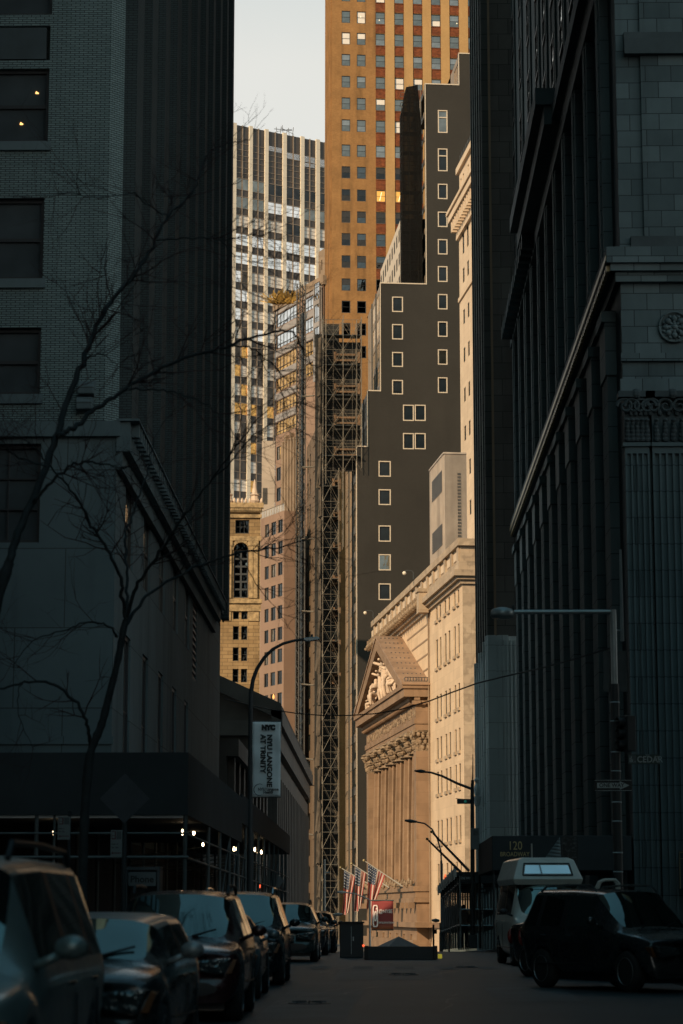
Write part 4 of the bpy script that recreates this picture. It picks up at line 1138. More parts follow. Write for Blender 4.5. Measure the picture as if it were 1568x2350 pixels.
b.face([(-100,0,HL),(0,0,HL),(0,YL1-YL0,HL),(-100,YL1-YL0,HL)]); b.face([(-100,YL1-YL0,-1),(0,YL1-YL0,-1),(0,YL1-YL0,HL),(-100,YL1-YL0,HL)])
b.build('front_wall', brickgrey, lb)
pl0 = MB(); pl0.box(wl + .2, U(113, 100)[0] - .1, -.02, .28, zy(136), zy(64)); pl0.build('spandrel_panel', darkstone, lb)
for h in wins[:3] + wins[4:]: window(lb, I4, h, .3, 2, 1, framedark, [g_room], .12, .12, mull=.12)
for px, py in ((83, 206), (47, 277)):
    p = U(px, py); q = MB(); q.tube([(p[0] - .045, .275, p[1]), (p[0] + .05, .275, p[1] - .03)], [.05, .02], 6); q.build('ceiling_lamp', GLOW('amber_ceiling_lamp', (1, .55, .18), 2.2), lb)
sb_ = MB(); dwh = (U(-60, 1100)[0], U(92, 1150)[0], zy(1245), zy(1018))
for k in range(3): sb_.box(wl - .1, [wins[0][1], wins[1][1], wins[2][1]][k] + .1, -.1, .1, wins[k][2] - .32, wins[k][2] - .01)
split(sb_, 'sill', stonegrey, lb)
st_ = MB(); st_.wall(-100, .0, -1, z_led0, [dwh], .5); st_.box(-67, .12, -.18, -.003, z_led0 - .002, z_led1 + .05); st_.box(-67, -.43, -.1, .4, z_led0, z_led1 - .02)
zj = zy(1690, 150); st_.box(-67, .06, -.06, -.003, zj - .25, zj)
st_.build('stone_base', stonegrey, lb)
window(lb, I4, dwh, .35, 3, 2, framedark, [g_room], .12, .12)
# street side
SR = Matrix.Rotation(R(90), 4, 'Z'); D = YL1 - YL0; TS = T @ SR
def SU(x, y): return uv(TS, x, y)
s = MB(); s.T = SR
tw_ = [(287,305,1114,1290),(322,344,1172,1353),(362,382,1240,1410),(398,413,1300,1463),(426,441,1361,1496)]
sw_ = []
for a, c, t, bt in tw_:
    x0, x1 = SU(a, 1300)[0], SU(c, 1300)[0]; sw_.append((x0, x1))
zt_, zb2 = SU(333, 1172)[1], SU(333, 1353)[1]
pit = (sw_[4][0] - sw_[0][0]) / 4; ww = 2.4
sw_ = [(max(sw_[0][0], .7) + pit * k, max(sw_[0][0], .7) + pit * k + ww) for k in range(5)]
lowh = [(a + .2, c - .2, 3.0, zb2 - 2.4) for a, c in sw_]
big = [(a, c, zb2, zt_) for a, c in sw_] + lowh + [(sw_[4][1] + 2, sw_[4][1] + 4.5, zb2 - 1, zt_)]
s.wall(.0, D, -1, z_led0, big, .14); s.build('side_base', stonegrey, lb)
for k, h in enumerate(big):
    if k < 5: window(lb, SR, h, .12, 2, 2, framedark, [g_warm2], .10, .05, mull=.10, name='tall_window')
    elif k < 10: window(lb, SR, h, .13, 3, 2, framedark, [darkmet], .14, .06)
lv = MB(); lv.T = SR; z = big[-1][2]
while z < big[-1][3]: lv.box(big[-1][0], big[-1][1], .03, .12, z, z + .12); z += .32
lv.box(big[-1][0], big[-1][1], .12, .13, big[-1][2], big[-1][3]); lv.build('louvre', MAT('rust_louvre', (.10, .05, .04), .6), lb)
ld = MB(); ld.T = SR
D_ = D; D = D - 6.4
ld.box(-.2, D + .3, -.75, -.003, z_led0 + .5, z_led1 + .12); ld.box(-.1, D + .2, -.45, -.002, z_led0 - .5, z_led0 + .5); ld.box(-.05, D + .1, -.2, -.004, z_led0 - 1.1, z_led0 - .5)
x = .3
while x < D: ld.box(x, x + .35, -.7, -.46, z_led0 + .05, z_led0 + .499); x += .75
ld.build('ledge', stonegrey, lb); D = D_
np_ = 20; pw = (D - .6) / np_
sdw = MB(); sdw.T = SR; fl = 3.7; hh = []
sdw.wall(.42, D, z_led1, HL, [], .4); 
sdw.box(D - .02, D, .003, 30, -1, HL)
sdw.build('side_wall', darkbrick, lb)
pp = MB(); pp.T = SR
for k in range(np_ + 1):
    x = .5 + pw * k; pp.box(x, x + pw * .45, -.42 if k % 2 == 0 else -.26, -.003, z_led1, HL - .5)
    pp.box(x + pw * .6, x + pw * .72, -.1, -.002, z_led1, HL - .5)
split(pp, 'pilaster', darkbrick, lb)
wn = MB(); wn.T = SR
for k in range(np_):
    x = .5 + pw * k + pw * .47; z = z_led1 + 1
    while z < HL - 4: wn.box(x, x + pw * .5, -.05, -.0045, z, z + 2.1); z += fl
o = wn.build('window_strip', g_dark, lb); o['kind'] = 'stuff'
# round horn lamps on the brick corner
for px, py in ((200, 895), (196, 930)):
    x, z = U(px, py); h = thing('wall_vent', 'dull grey hooded wall vent on the brick corner, %s of the pair' % ('upper' if py < 900 else 'lower'), 'vent', (XL + x, YL0, z), 0)
    q = MB(); q.prism([(-.02, .22), (-.30, .22), (-.38, .05), (-.36, -.2), (-.02, -.2)], 'x', -.26, .26); q.build('hood', stonegrey, h, bevel=.03)
    q = MB(); q.box(-.3, .3, -.02, -.001, -.26, .3); q.build('back_plate', stonegrey, h)

# unseen block added at the viewer's left that keeps the near street in shade
ob = thing('corner_block', 'unseen tall dark block added on the near left to shade the street', 'building', (-10.2, 0, 0), 0)
b = MB(); b.box(-120, 0, -120, 57.5, -1, 108); b.build('wall', darkbrick, ob)
b = MB()
for k in range(20):
    for z in range(6): b.box(.003, .3, -40 + 4.8 * k, -37.2 + 4.8 * k, 4 + 5 * z, 7.4 + 5 * z)
o = b.build('window_grid', g_dark, ob); o['kind'] = 'stuff'

# ================================================================== temple-fronted low building
XF = -8.2
fh = thing('temple_building', 'low dark stone temple building with a sloping gable and rows of piers', 'building', (XF, 180, 0), 0)
T = wm(fh); z_e = 16.8; zr = 22.5
b = MB(); b.prism([(0, -5), (0, z_e), (-13, zr), (-26, z_e), (-26, -5)], 'y', .2, 88); b.build('wall', templestone, fh)
e = MB()
SRf = Matrix.Rotation(R(90), 4, 'Z'); e.T = SRf
e.box(-.6, 88.4, -.9, -.003, z_e - 1.0, z_e + .2); e.box(-.4, 88.2, -.55, -.003, z_e - 2.6, z_e - 1.0); e.box(-.2, 88.1, -.3, -.003, z_e - 4.8, z_e - 3.2)
for k in range(88): e.box(k * 1.0, k * 1.0 + .5, -.85, -.2, z_e + .2, z_e + .55)
e.T = Matrix.Identity(4)
for x0, zA, x1, zB in ((.8, z_e - .6, -13, zr + .3),): e.prism([(x0, zA), (x0, zA + 1.3), (x1, zB + 1.0), (x1, zB - .3)], 'y', -.6, .199)
e.box(-26, .8, -.5, .2, z_e - 1.8, z_e - .6)
e.build('cornice', templestone, fh)
p = MB(); p.T = SRf
for k in range(22): p.box(.4 + 4 * k, 2.0 + 4 * k, -.5, -.003, -4, z_e - 4.8)
split(p, 'pier', templestone, fh)
g = MB(); g.T = SRf
for k in range(21): g.box(2.3 + 4 * k, 4.1 + 4 * k, -.06, -.002, 1.0, z_e - 6)
g.build('window_row', g_dark, fh)
# dim low block between the brick office and the temple
lo = thing('low_block', 'dim low stone block just beyond the brick office block', 'building', (-8.6, 132, 0), 0)
b = MB(); b.box(-40, 0, 0, 46, -3, 11.0); b.build('wall', templestone, lo)
b = MB()
for k in range(9): b.box(.002, .4, 1 + 5 * k, 2.4 + 5 * k, 0, 10.2)
b.box(.002, .7, 0, 46, 10.2, 11.2); b.build('pier', templestone, lo)
b = MB()
for k in range(9): b.box(.003, .09, 2.8 + 5 * k, 5.4 + 5 * k, 1.5, 9.2)
b.build('window_row', g_dark, lo)

# ================================================================== right corner building
XR, YR0, YR1 = 9.0, 80.5, 140.0
rb = thing('corner_building', 'dark granite corner building with fluted pilasters, capitals and a heavy cornice', 'building', (XR, YR0, 0), 0)
T = wm(rb); U = lambda x, y: uv(T, x, y)
zy = lambda y, x=1480: U(x, y)[1]
HR = 85
xj = U(1428, 300)[0]
zc1, zc0 = zy(575), zy(650)
b = MB(); b.wall(0.0, 60, zc1, HR, [], .3)
b.box(.9, 2.6, -.12, -.003, zy(560), zy(0)); b.box(U(1508, 400)[0], U(1600, 400)[0], -.06, -.002, zy(500), zy(200))
b.face([(0,0,HR),(60,0,HR),(60,YR1-YR0,HR),(0,YR1-YR0,HR)])
b.build('front_wall', ashlar, rb)
m = MB()
m.box(.3, 60, -.35, -.004, zy(130), zy(95)); m.box(.3, 60, -.2, -.004, zy(95), zy(78)); m.box(.4, 60, -.2, -.0045, zy(560) - .3, zy(545))
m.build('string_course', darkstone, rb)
c = MB()
x_ = U(1388, 600)[0]
c.box(-.55, 60, -.6, .3, zy(612), zc1 - .02); c.box(-.4, 60, -.45, .3, zy(628), zy(612)); c.box(-.2, 60, -.25, .3, zc0, zy(628))
c.build('cornice', ashlar, rb)
f = MB(); f.wall(0, 60, zy(905), zc0, [], .3); f.box(-.05, 60, -.14, -.003, zy(830), zy(812)); f.box(-.1, 60, -.22, -.003, zy(905), zy(872)); f.build('frieze', ashlar, rb)
# medallion
mx, mz = U(1547, 752)
r0 = U(1584, 752)[0] - mx
md = MB(); md.T = Matrix.Translation((mx, -.003, mz)) @ Matrix.Rotation(R(90), 4, 'X')
md.lathe([(r0, 0), (r0, .10), (r0 * .93, .14), (r0 * .88, .05), (.02, .05)], 40)
for k in range(8):
    a = 2 * math.pi * k / 8
    md.ball((math.cos(a) * r0 * .52, math.sin(a) * r0 * .52, .07), (r0 * .21, r0 * .21, .12), 6); md.ball((math.cos(a + .39) * r0 * .7, math.sin(a + .39) * r0 * .7, .06), (r0 * .12, r0 * .12, .08), 5)
    md.tube([(0, 0, .1), (math.cos(a) * r0 * .75, math.sin(a) * r0 * .75, .1)], [.10, .03], 6)
md.ball((0, 0, .1), (r0 * .22, r0 * .22, .16), 8)
md.build('rosette', ashlar, rb, smooth=True)
# front pilasters, fluted, with volute capitals
cz1, cz0 = zy(905) - .01, zy(1030); sz0 = zy(2120)
def pilaster(parent, T0, x0, x1, z0, z1, zc, dep, n):
    p = MB(); p.T = T0
    w_ = (x1 - x0) / (n * 3 + 1)
    p.box(x0, x1, -dep * .7, -.003, z0, z1)
    for k in range(n + 1): p.box(x0 + w_ * 3 * k, x0 + w_ * 3 * k + w_, -dep, -dep * .7 - .001, z0, z1 - .25)
    p.box(x0, x1, -dep, -dep * .7 - .002, z1 - .25, z1); p.box(x0 - .08, x1 + .08, -dep - .08, -.003, z1, z1 + .14)
    o = p.build('pilaster', flutestone, parent)
    c = MB(); c.T = T0; h = zc - z1; cz = z1 + .14
    c.box(x0, x1, -dep, -.003, cz, zc - .22); c.box(x0 - .22, x1 + .22, -dep - .22, -.003, zc - .22, zc)
    xm = (x0 + x1) / 2; hw = (x1 - x0) / 2
    for sx in (-1, 1):
        for k in range(3):
            xx = xm + sx * hw * (.95 - .62 * k)
            # volute spiral
            pts = []
            for q in range(22):
                a = q * .42; r = .30 * (1 - q / 26); pts.append((xx + sx * r * math.cos(a), -dep - .12, zc - .55 + r * math.sin(a)))
            if k < 2: c.tube(pts, [.07 * (1 - q / 40) for q in range(22)], 5)
    for k in range(5):
        xx = x0 + (x1 - x0) * (k + .5) / 5
        for t in range(5): c.ball((xx + (rr.random() - .5) * .04, -dep - .06 - .03 * t, cz + .12 + .14 * t), (.13 - .012 * t, .08, .11), 4)
        c.ball((xx, -dep - .24, cz + .78), (.1, .08, .06), 4)
        c.ball((xx + .14, -dep - .05, cz + h * .55), (.09, .08, .14), 4)
    c.ball((xm, -dep - .14, zc - .1), (.2, .14, .2), 5)
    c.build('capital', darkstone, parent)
rr = random.Random(6)
b = MB(); b.wall(0, 60, -1, cz1, [], .3); b.build('base_wall', flutestone, rb)
pilaster(rb, I4, U(1440, 1400)[0], U(1496, 1400)[0], sz0, cz0, cz1, .42, 4)
pilaster(rb, I4, U(1503, 1400)[0], U(1600, 1400)[0], sz0, cz0, cz1, .42, 6)
pilaster(rb, I4, U(1620, 1400)[0], U(1720, 1400)[0], sz0, cz0, cz1, .42, 6)
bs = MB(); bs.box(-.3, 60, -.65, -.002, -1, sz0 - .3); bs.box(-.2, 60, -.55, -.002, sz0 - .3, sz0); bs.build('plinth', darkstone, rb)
gp_ = MB(); x0, z0_ = U(1553, 2040); x1_, z1_ = U(1620, 1955)
gp_.box(x0, x1_, -.75, -.66, z0_, z1_); gp_.build('shop_panel', plywood, rb)
gb = MB()
for a in ((x0 + .02, x0 + .05, z0_, z1_), (x0 + .02, x1_, z1_ - .05, z1_ - .02), (x0 + .02, x1_, z1_ - .26, z1_ - .24)): gb.box(a[0], a[1], -.758, -.751, a[2], a[3])
gb.build('gilt_border', rustic, rb)
# side wall on the narrow street: faces the street on the left
SL = Matrix.Translation((0, YR1 - YR0, 0)) @ Matrix.Rotation(R(-90), 4, 'Z'); D = YR1 - YR0   # x' runs from far to near
TS = T @ SL
def SU(x, y): return uv(TS, x, y)
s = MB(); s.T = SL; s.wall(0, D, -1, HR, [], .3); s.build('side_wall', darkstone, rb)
zA = SU(1367, 2)[1]
bk_ = MB(); bk_.T = SL
ws = []
for px in (1183, 1200, 1219, 1239): ws.append(SU(px, 300)[0])
z = zA + 3.2; fls = []
fl = (SU(1183, 530)[1] - SU(1183, 700)[1])
zz0 = SU(1183, 355)[1]
k = -4
while zz0 + fl * k < HR - 4:
    z = zz0 + fl * k
    if z > zA + 2: fls.append(z)
    k += 1
hs = [(x - .9, x + .9, z - 2.6, z) for x in ws + [ws[-1] + 5.2 * q for q in (1, 2, 3, 4)] for z in fls]
for k, h in enumerate(hs[:96]): window(rb, SL @ Matrix.Translation((0, -.32, 0)), h, .26, 2, 1, framedark, [gl_bright], .1, .08, name='street_window')
pb = MB(); pb.T = SL
for x in ws + [ws[-1] + 5.2 * q for q in (1, 2, 3, 4)]:
    pb.box(x - 1.5, x - 1.0, -.10, -.003, zA + 1.5, HR); pb.box(x + 1.0, x + 1.5, -.10, -.003, zA + 1.5, HR)
    for z in fls: pb.box(x - .95, x + .95, -.05, -.0035, z, z + fl - 2.62)
split(pb, 'pier', darkbrick, rb)
# two street cornices
c = MB(); c.T = SL
c.box(0, D + .5, -.55, -.003, zy(612), zc1 - .022); c.box(0, D + .35, -.4, -.003, zy(628), zy(612)); c.box(0, D + .15, -.2, -.003, zc0, zy(628))
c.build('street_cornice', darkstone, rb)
dn = MB(); dn.T = SL
x = .1
while x < D + .2: dn.box(x, x + .28, -.53, -.402, zy(628) + .02, zy(614)); x += .55
dn.box(0, D + .5, -.575, -.552, zy(606), zy(594))
dn.build('dentil_band', rustic, rb)
c = MB(); c.T = SL
xa = SU(1231, 386)[0]
c.box(0, D, -.75, -.003, zA - .2, zA + .5); c.box(0, D, -.4, -.003, zA - 1.3, zA - .2); c.box(19, 39.4, -1.5, -.003, zA + .5, zA + 1.3); c.box(19, 39.2, -1.1, -.004, zA - .4, zA + .499)
for k in range(16): c.box(2 + k * 1.3, 2.5 + k * 1.3, -1.05, -.41, zA - 1.2, zA - .45)
c.build('upper_cornice', darkstone, rb)
pp = MB(); pp.T = SL
n = 11
for k in range(n):
    x = D * (k + .3) / n; 
    for q in range(4): pp.box(x + .42 * q, x + .42 * q + .25, -.42 + .05 * abs(q - 1.5), -.003, zc1 + .01, zA - 1.4)
    pp.box(x + .1, x + 1.9, -.2, -.0028, -1, zc0 - 3.0)
    for q in range(5): pp.box(x + .1 + .4 * q, x + .3 + .4 * q, -.36, -.201, 2, zc0 - 3.0)
    pp.box(x - .1, x + 2.1, -.55, -.003, zc0 - 1.0, zc0 - .6); pp.box(x, x + 2.0, -.42, -.003, zc0 - 3.0, zc0 - 1.0)
split(pp, 'street_pilaster', flutestone, rb)
dr = MB(); dr.T = SL
for k in range(n - 1): x = D * (k + .3) / n + 2.6; dr.box(x, x + 2.2, -.06, -.0027, 1, zc0 - 4.5)
split(dr, 'dark_window', g_dark, rb)

# ================================================================== second right building: piers of pale stone below, dark above
p0 = at_y(1131, 1000, 141)
sr = thing('pier_building', 'dark brown stone tower standing on tall pale ribbed piers', 'tower', (p0.x, p0.y, 0), 0)
T = wm(sr); U = lambda x, y: uv(T, x, y)
b = MB(); b.box(.0, 40, .0, 16, -4, 115); b.build('wall', stripstone, sr)
q = MB(); q.box(-.05, .09, -.12, .3, 10, 115); q.build('edge_highlight', cream if False else tanpier, sr)  # tan strip added as the warm highlight along the corner edge
SL = Matrix.Translation((0, 16, 0)) @ Matrix.Rotation(R(-90), 4, 'Z'); TS = T @ SL
D = 16
zp = U(1150, 1460)[1]
pp = MB(); pp.T = SL; gl = []
npier = 5
for k in range(npier + 1):
    x = D * k / npier - (.0 if k else -.05)
    pp.box(max(x - .45, 0), min(x + .45, D - .02), -.5, -.003, zp - 1, 115)
    pp.box(x + D / npier * .5 - .2, x + D / npier * .5 + .2, -.28, -.003, zp - 1, 115) if k < npier else None
split(pp, 'pier', stripstone, sr)
nw = 0
for k in range(npier):
    for hlf in (0, 1):
        x0 = D * k / npier + .5 + hlf * (D / npier / 2 - .25); x1 = x0 + D / npier / 2 - .8
        z = zp + 1
        while z < 62 and nw < 98:
            br = (k == 0 and hlf == 0 and int(z / 3.6) % 4 == 1)
            window(sr, SL, (x0, x1, z, z + 2.4), -.08, 2, 1, framedark, [gl_bright] if br else [g_street, g_dark], .08, .08, name='window'); z += 3.6; nw += 1
lw = MB(); lw.T = SL
for k in range(npier + 1):
    x = D * k / npier
    for (o_, w_, d_) in ((-.6, .4, .5), (-.15, .3, .62), (.2, .4, .5)): lw.box(max(x + o_, -.2), min(x + o_ + w_, D + .6), -d_, -.004, -4, zp + (.0 if k == npier else -.3 * ((k % 2))))
lw.T = Matrix.Identity(4)
for k in range(7): lw.box(.2 + .24 * k, .32 + .24 * k, -.50, -.43 if k < 3 else -.31, -4, zp - .3)
lw.box(-.55, .12, -.35, .6, -4, zp); lw.box(.121, .8, -.42, .3, -4, zp + .02); lw.box(.801, 1.9, -.30, .3, -4, zp - .04)
split(lw, 'stone_pier', pierstone, sr)
gw_ = MB(); gw_.T = SL; gw_.box(0, D, -.3, -.0042, -4, zp - .5); gw_.build('dark_bay', g_street, sr)
fg = MB(); fg.T = SL; fg.ball((D * .62, -.95, 9.0), (.25, .2, .5), 6); fg.ball((D * .62, -.95, 9.65), .18, 6); fg.tube([(D * .62, -.95, 8.0), (D * .62, -.95, 8.6)], [.15, .28], 8); fg.build('carved_figure', pierstone, sr)
# unseen block added behind the viewer on the right to dim the street
ob = thing('corner_block', 'unseen low dark block added opposite the taller one to dim the street', 'building', (10.5, 0, 0), 0)
b = MB(); b.box(0, 110, -120, 56.5, -1, 24); b.build('wall', darkbrick, ob)
b = MB()
for k in range(20):
    for z in range(3): b.box(-.3, -.003, -40 + 4.6 * k, -37.2 + 4.6 * k, 4 + 5 * z, 7.4 + 5 * z)
o = b.build('window_grid', g_dark, ob); o['kind'] = 'stuff'
# ================================================================== vehicles
def paint(name, col, rough=.22, metal=.3):
    m, nt, b = nodes(name)
    tc, o = coords(nt); n = noise(nt, tc, o, 3.0, 4)
    c = mixc(nt, ramp(nt, (n, 0), .3, .7), sc3(col, .9), sc3(col, 1.08)); nt.links.new(c[0].outputs[c[1]], b.inputs['Base Color'])
    n2 = noise(nt, tc, o, 7, 5); r = ramp(nt, (n2, 0), .35, .75, (rough,) * 3, (rough + .2,) * 3); nt.links.new(r[0].outputs[0], b.inputs['Roughness'])
    b.inputs['Metallic'].default_value = metal; b.inputs['Coat Weight'].default_value = .4; b.inputs['Coat Roughness'].default_value = .08
    return m
car_glass = GLASS('car_glass', (.165, .215, .205), .03, .95, wav=0.0, spec=1.0)
trim = MAT('black_trim', (.022, .025, .027), .45, var=.2)
rubber = MAT('tyre_rubber', (.022, .024, .025), .85, var=.2, scale=8)
alloy = MAT('alloy_rim', (.42, .44, .45), .3, .8, var=.1, scale=4)
chrome = MAT('chrome', (.62, .64, .64), .12, 1.0, var=.03)
lens = GLASS('lamp_lens', (.10, .125, .13), .06, .6, wav=.35, wscale=7)
amber = MAT('amber_lens', (.16, .06, .02), .25)
plate_m = MAT('plate_white', (.22, .22, .2), .5)
_wheel = {}
def make_wheel(parent, pos, r, side, rim_mat=None):
    key = (r, (rim_mat or alloy).name)
    if key not in _wheel:
        t = MB(); w_ = .11
        t.T = Matrix.Rotation(R(90), 4, 'Y')
        t.lathe([(r * .66, -w_), (r * .93, -w_ * 1.0), (r, -w_ * .7), (r, w_ * .7), (r * .93, w_), (r * .66, w_)], 28)
        to = t.build('tyre', rubber, None, smooth=True)
        q = MB(); q.T = Matrix.Rotation(R(90), 4, 'Y')
        q.lathe([(r * .69, w_ * .95), (r * .66, w_ * 1.05), (r * .60, w_ * .6), (r * .58, -.02)], 28, caps=False)
        q.lathe([(r * .58, -.03), (.01, -.03)], 20, caps=False)
        for k in range(10):
            a = 2 * math.pi * k / 10
            q.prism([(r * .10 * math.cos(a + 1.2), r * .10 * math.sin(a + 1.2)), (r * .63 * math.cos(a + .08), r * .63 * math.sin(a + .08)), (r * .63 * math.cos(a - .08), r * .63 * math.sin(a - .08)), (r * .10 * math.cos(a - 1.2), r * .10 * math.sin(a - 1.2))], 'z', w_ * .45, w_ * .85)
        q.lathe([(r * .16, w_ * .4), (r * .15, w_ * .95), (.01, w_ * .97)], 16, caps=False)
        ro = q.build('rim', rim_mat or alloy)
        _wheel[key] = (to.data, ro.data); bpy.data.objects.remove(to); bpy.data.objects.remove(ro)
    e = bpy.data.objects.new('wheel', None); COL.objects.link(e); e.parent = parent; e.location = pos; e.rotation_euler = (0, 0, 0 if side > 0 else math.pi); e.empty_display_size = .1
    for nm, me in zip(('tyre', 'rim'), _wheel[key]):
        o = bpy.data.objects.new(nm, me); COL.objects.link(o); o.parent = e
def car(name, label, cat, x, y, deg, body, L_=4.5, W=1.84, H=1.66, hood=1.0, belt=1.02, kind='suv', roof_mat=None, rails=True, wr=.35, z=0.0, group=None, mirror_mat=None, nose=.78, grille='bars', screen=None):
    """local axes: nose at -y (front), car runs to +y; x across"""
    root = thing(name, label, cat, (x, y, z + gz(y)), R(deg), group)
    hw = W / 2
    fw, rw = .86 * L_ / 4.5, (L_ - .92 * L_ / 4.5)
    ar = wr + .07
    cw = {'suv': 1.22, 'sedan': 1.25, 'hatch': 1.12, 'van': .72}[kind] * L_ / 4.5
    wt = {'suv': .78, 'sedan': .88, 'hatch': .62, 'van': .62}[kind]          # run of the windscreen
    re = {'suv': L_ - .42, 'sedan': L_ - 1.45, 'hatch': L_ - .55, 'van': L_ - .25}[kind]  # end of the roof
    rb = {'suv': L_ - .10, 'sedan': L_ - .62, 'hatch': L_ - .12, 'van': L_ - .08}[kind]    # foot of the rear glass
    if screen: cw, wt = screen
    ws0 = cw + wt
    side = ws0 + .10
    b1 = side + (re - side) * .40; b2 = b1 + .10
    c1 = side + (re - side) * .80; c2 = c1 + .12
    # stations: (t at sill rows, t at shoulder, t at belt, t at roof rows, kind, arch)
    st = [(.05, .05, .08, .1, 'nose', 0), (.22, .2, .22, .25, 'hood', 0), (fw - ar - .06, fw - ar, .5, .5, 'hood', 0), (fw - ar * .72, fw - ar * .7, .62, .62, 'hood', 1), (fw, fw, .85, .85, 'hood', 1), (fw + ar * .72, fw + ar * .5, cw - .12, cw - .08, 'hood', 1),
          (fw + ar + .06, fw + ar, cw + .04, cw + .0, 'cowl', 0), (max(side - .3, fw + ar + .25), side - .15, side - .12, ws0, 'roof', 0), (b1 - .2, b1 - .1, b1 - .04, b1, 'roof', 0), (b2 - .1, b2 - .05, b2, b2, 'roof', 0),
          (rw - ar - .06, c1 - .1, c1, c1, 'roof', 0), (rw - ar * .72, c2 - .05, c2, c2, 'roof', 1)]
    if kind in ('suv', 'hatch', 'van'):
        st += [(rw, (c2 + re) / 2, (c2 + re) / 2 + .08, (c2 + re) / 2 - .02, 'roof', 1), (rw + ar * .72, re + .02, re + .12, re, 'roof', 1), (rw + ar + .05, rb - .02, rb, rb, 'tail', 0), (L_ - .03, L_ - .02, L_ - .02, L_ - .03, 'tail', 0)]
    else:
        st += [(rw, re + .1, re + .25, re, 'roof', 1), (rw + ar * .72, rb, rb, rb, 'tail', 1), (rw + ar + .05, L_ - .2, L_ - .2, L_ - .2, 'tail', 0), (L_ - .02, L_ - .02, L_ - .03, L_ - .05, 'tail', 0)]
    xr = hw * ({'suv': .74, 'sedan': .68, 'hatch': .78, 'van': .82}[kind])
    V, n = [], 9
    for i, (t0, t1, t2, t3, kd, ac) in enumerate(st):
        f = 1.0
        if i == 0: f = .80
        if i == 1: f = .93
        if i == len(st) - 1: f = .90
        zs = .22
        za = zs if not ac else (wr + math.sqrt(max(ar * ar - (t0 - (fw if i < 8 else rw)) ** 2, .0)))
        zz = max(za, .22)
        hz = hood - (.0 if kd != 'nose' else hood - nose)
        if kd in ('nose', 'hood', 'cowl'):
            q = min(max((t2 - .05) / max(cw, .1), 0), 1); hz = nose + (hood - nose) * q ** .45
            row = [(.80 * hw, t0, max(zz, .24)), (.97 * hw * f, t0, max(zz, .30)), (1.0 * hw * f, t0, max(.52, zz + .07)), (.985 * hw * f, t1, max(hz - .17, zz + .14)), (.93 * hw * f, t2, hz - .045), (.76 * hw * f, t3, hz + .0), (.5 * hw * f, t3, hz + .03), (.25 * hw * f, t3 - .02, hz + .045), (0, t3 - .03, hz + .05)]
            if kd == 'nose': row = [(p[0], p[1] + (.10 if k_ in (3, 4) else .0) + .12 * (p[0] / hw) ** 2, p[2]) for k_, p in enumerate(row)]
        elif kd == 'roof':
            row = [(.80 * hw, t0, max(zz, .24)), (.97 * hw, t0, max(zz, .30)), (1.0 * hw, t0, max(.56, zz + .07)), (.99 * hw, t1, max(belt - .14, zz + .12)), (.95 * hw, t2, belt), (xr, t3, H - .11), (xr * .90, t3, H - .035), (xr * .5, t3 - .02, H - .004), (0, t3 - .03, H)]
            if i == 7: row[5] = (xr * .98, t3 + .02, H - .15); row[6] = (xr * .88, t3 - .05, H - .09); row[7] = (xr * .5, t3 - .12, H - .055); row[8] = (0, t3 - .14, H - .05)
        else:
            top = belt if kind != 'sedan' else belt + .05
            if i == len(st) - 1: top -= .10
            row = [(.80 * hw, t0, .28), (.95 * hw * f, t0, .34), (.98 * hw * f, t0, .6), (.96 * hw * f, t1, top - .12), (.92 * hw * f, t2, top), (.80 * hw * f, t3 + .01, top + .015), (.55 * hw * f, t3 + .02, top + .02), (.3 * hw * f, t3 + .03, top + .025), (0, t3 + .03, top + .025)]
        V.append(row)
    me = bpy.data.meshes.new('cage'); bm = bmesh.new(); g = {}
    for i, row in enumerate(V):
        for s_ in (1, -1):
            for k, p in enumerate(row):
                if k == 8 and s_ < 0: g[i, k, s_] = g[i, k, 1]; continue
                g[i, k, s_] = bm.verts.new((p[0] * s_, p[1], p[2]))
    cl = bm.edges.layers.float.new('crease_edge')
    def mat_of(i, j):
        if i == 6 and j >= 5: return 1                       # windscreen
        if i in (7, 9, 11) and j == 4: return 2               # side glass
        if kind in ('suv', 'hatch') and i == 12 and j == 4: return 2
        if kind in ('suv', 'hatch', 'van') and i == 13 and j >= 5: return 3
        if kind == 'sedan' and i == 12 and j >= 5: return 3
        if i in (8, 10) and j == 4: return 4                  # door pillars
        if i in (7, 8, 9, 10, 11, 12) and j >= 5 and roof_mat: return 5
        return 0
    for i in range(len(V) - 1):
        for j in range(8):
            for s_ in (1, -1):
                q = [g[i, j, s_], g[i+1, j, s_], g[i+1, j+1, s_], g[i, j+1, s_]]
                if s_ < 0: q.reverse()
                q2 = []
                for v in q:
                    if v not in q2: q2.append(v)
                try: f = bm.faces.new(q2)
                except ValueError: continue
                f.material_index = mat_of(i, j); f.smooth = True
    for i, fl in ((0, 1), (len(V) - 1, -1)):
        for j in range(8):
            q = [g[i, j, 1], g[i, j+1, 1], g[i, j+1, -1], g[i, j, -1]]
            q2 = []
            for v in q:
                if v not in q2: q2.append(v)
            if fl < 0: q2.reverse()
            f = bm.faces.new(q2); f.smooth = True; f.material_index = 6 if (i == 0 and j == 1) else 0
    for e in bm.edges:
        ms = set(f.material_index for f in e.link_faces)
        if len(ms) > 1: e[cl] = .75
    for i in range(len(V) - 1):
        for s_ in (1, -1):
            for k, c_ in ((3, .35), (4, .55)):
                e = bm.edges.get((g[i, k, s_], g[i+1, k, s_]))
                if e: e[cl] = max(e[cl], c_)
    bm.normal_update(); bm.to_mesh(me); bm.free()
    o = bpy.data.objects.new('cage', me); COL.objects.link(o)
    sb_ = o.modifiers.new('u', 'SUBSURF'); sb_.levels = 2; sb_.render_levels = 2
    dg = bpy.context.evaluated_depsgraph_get(); m2 = bpy.data.meshes.new_from_object(o.evaluated_get(dg)); bpy.data.objects.remove(o)
    vs = [v.co.copy() for v in m2.vertices]
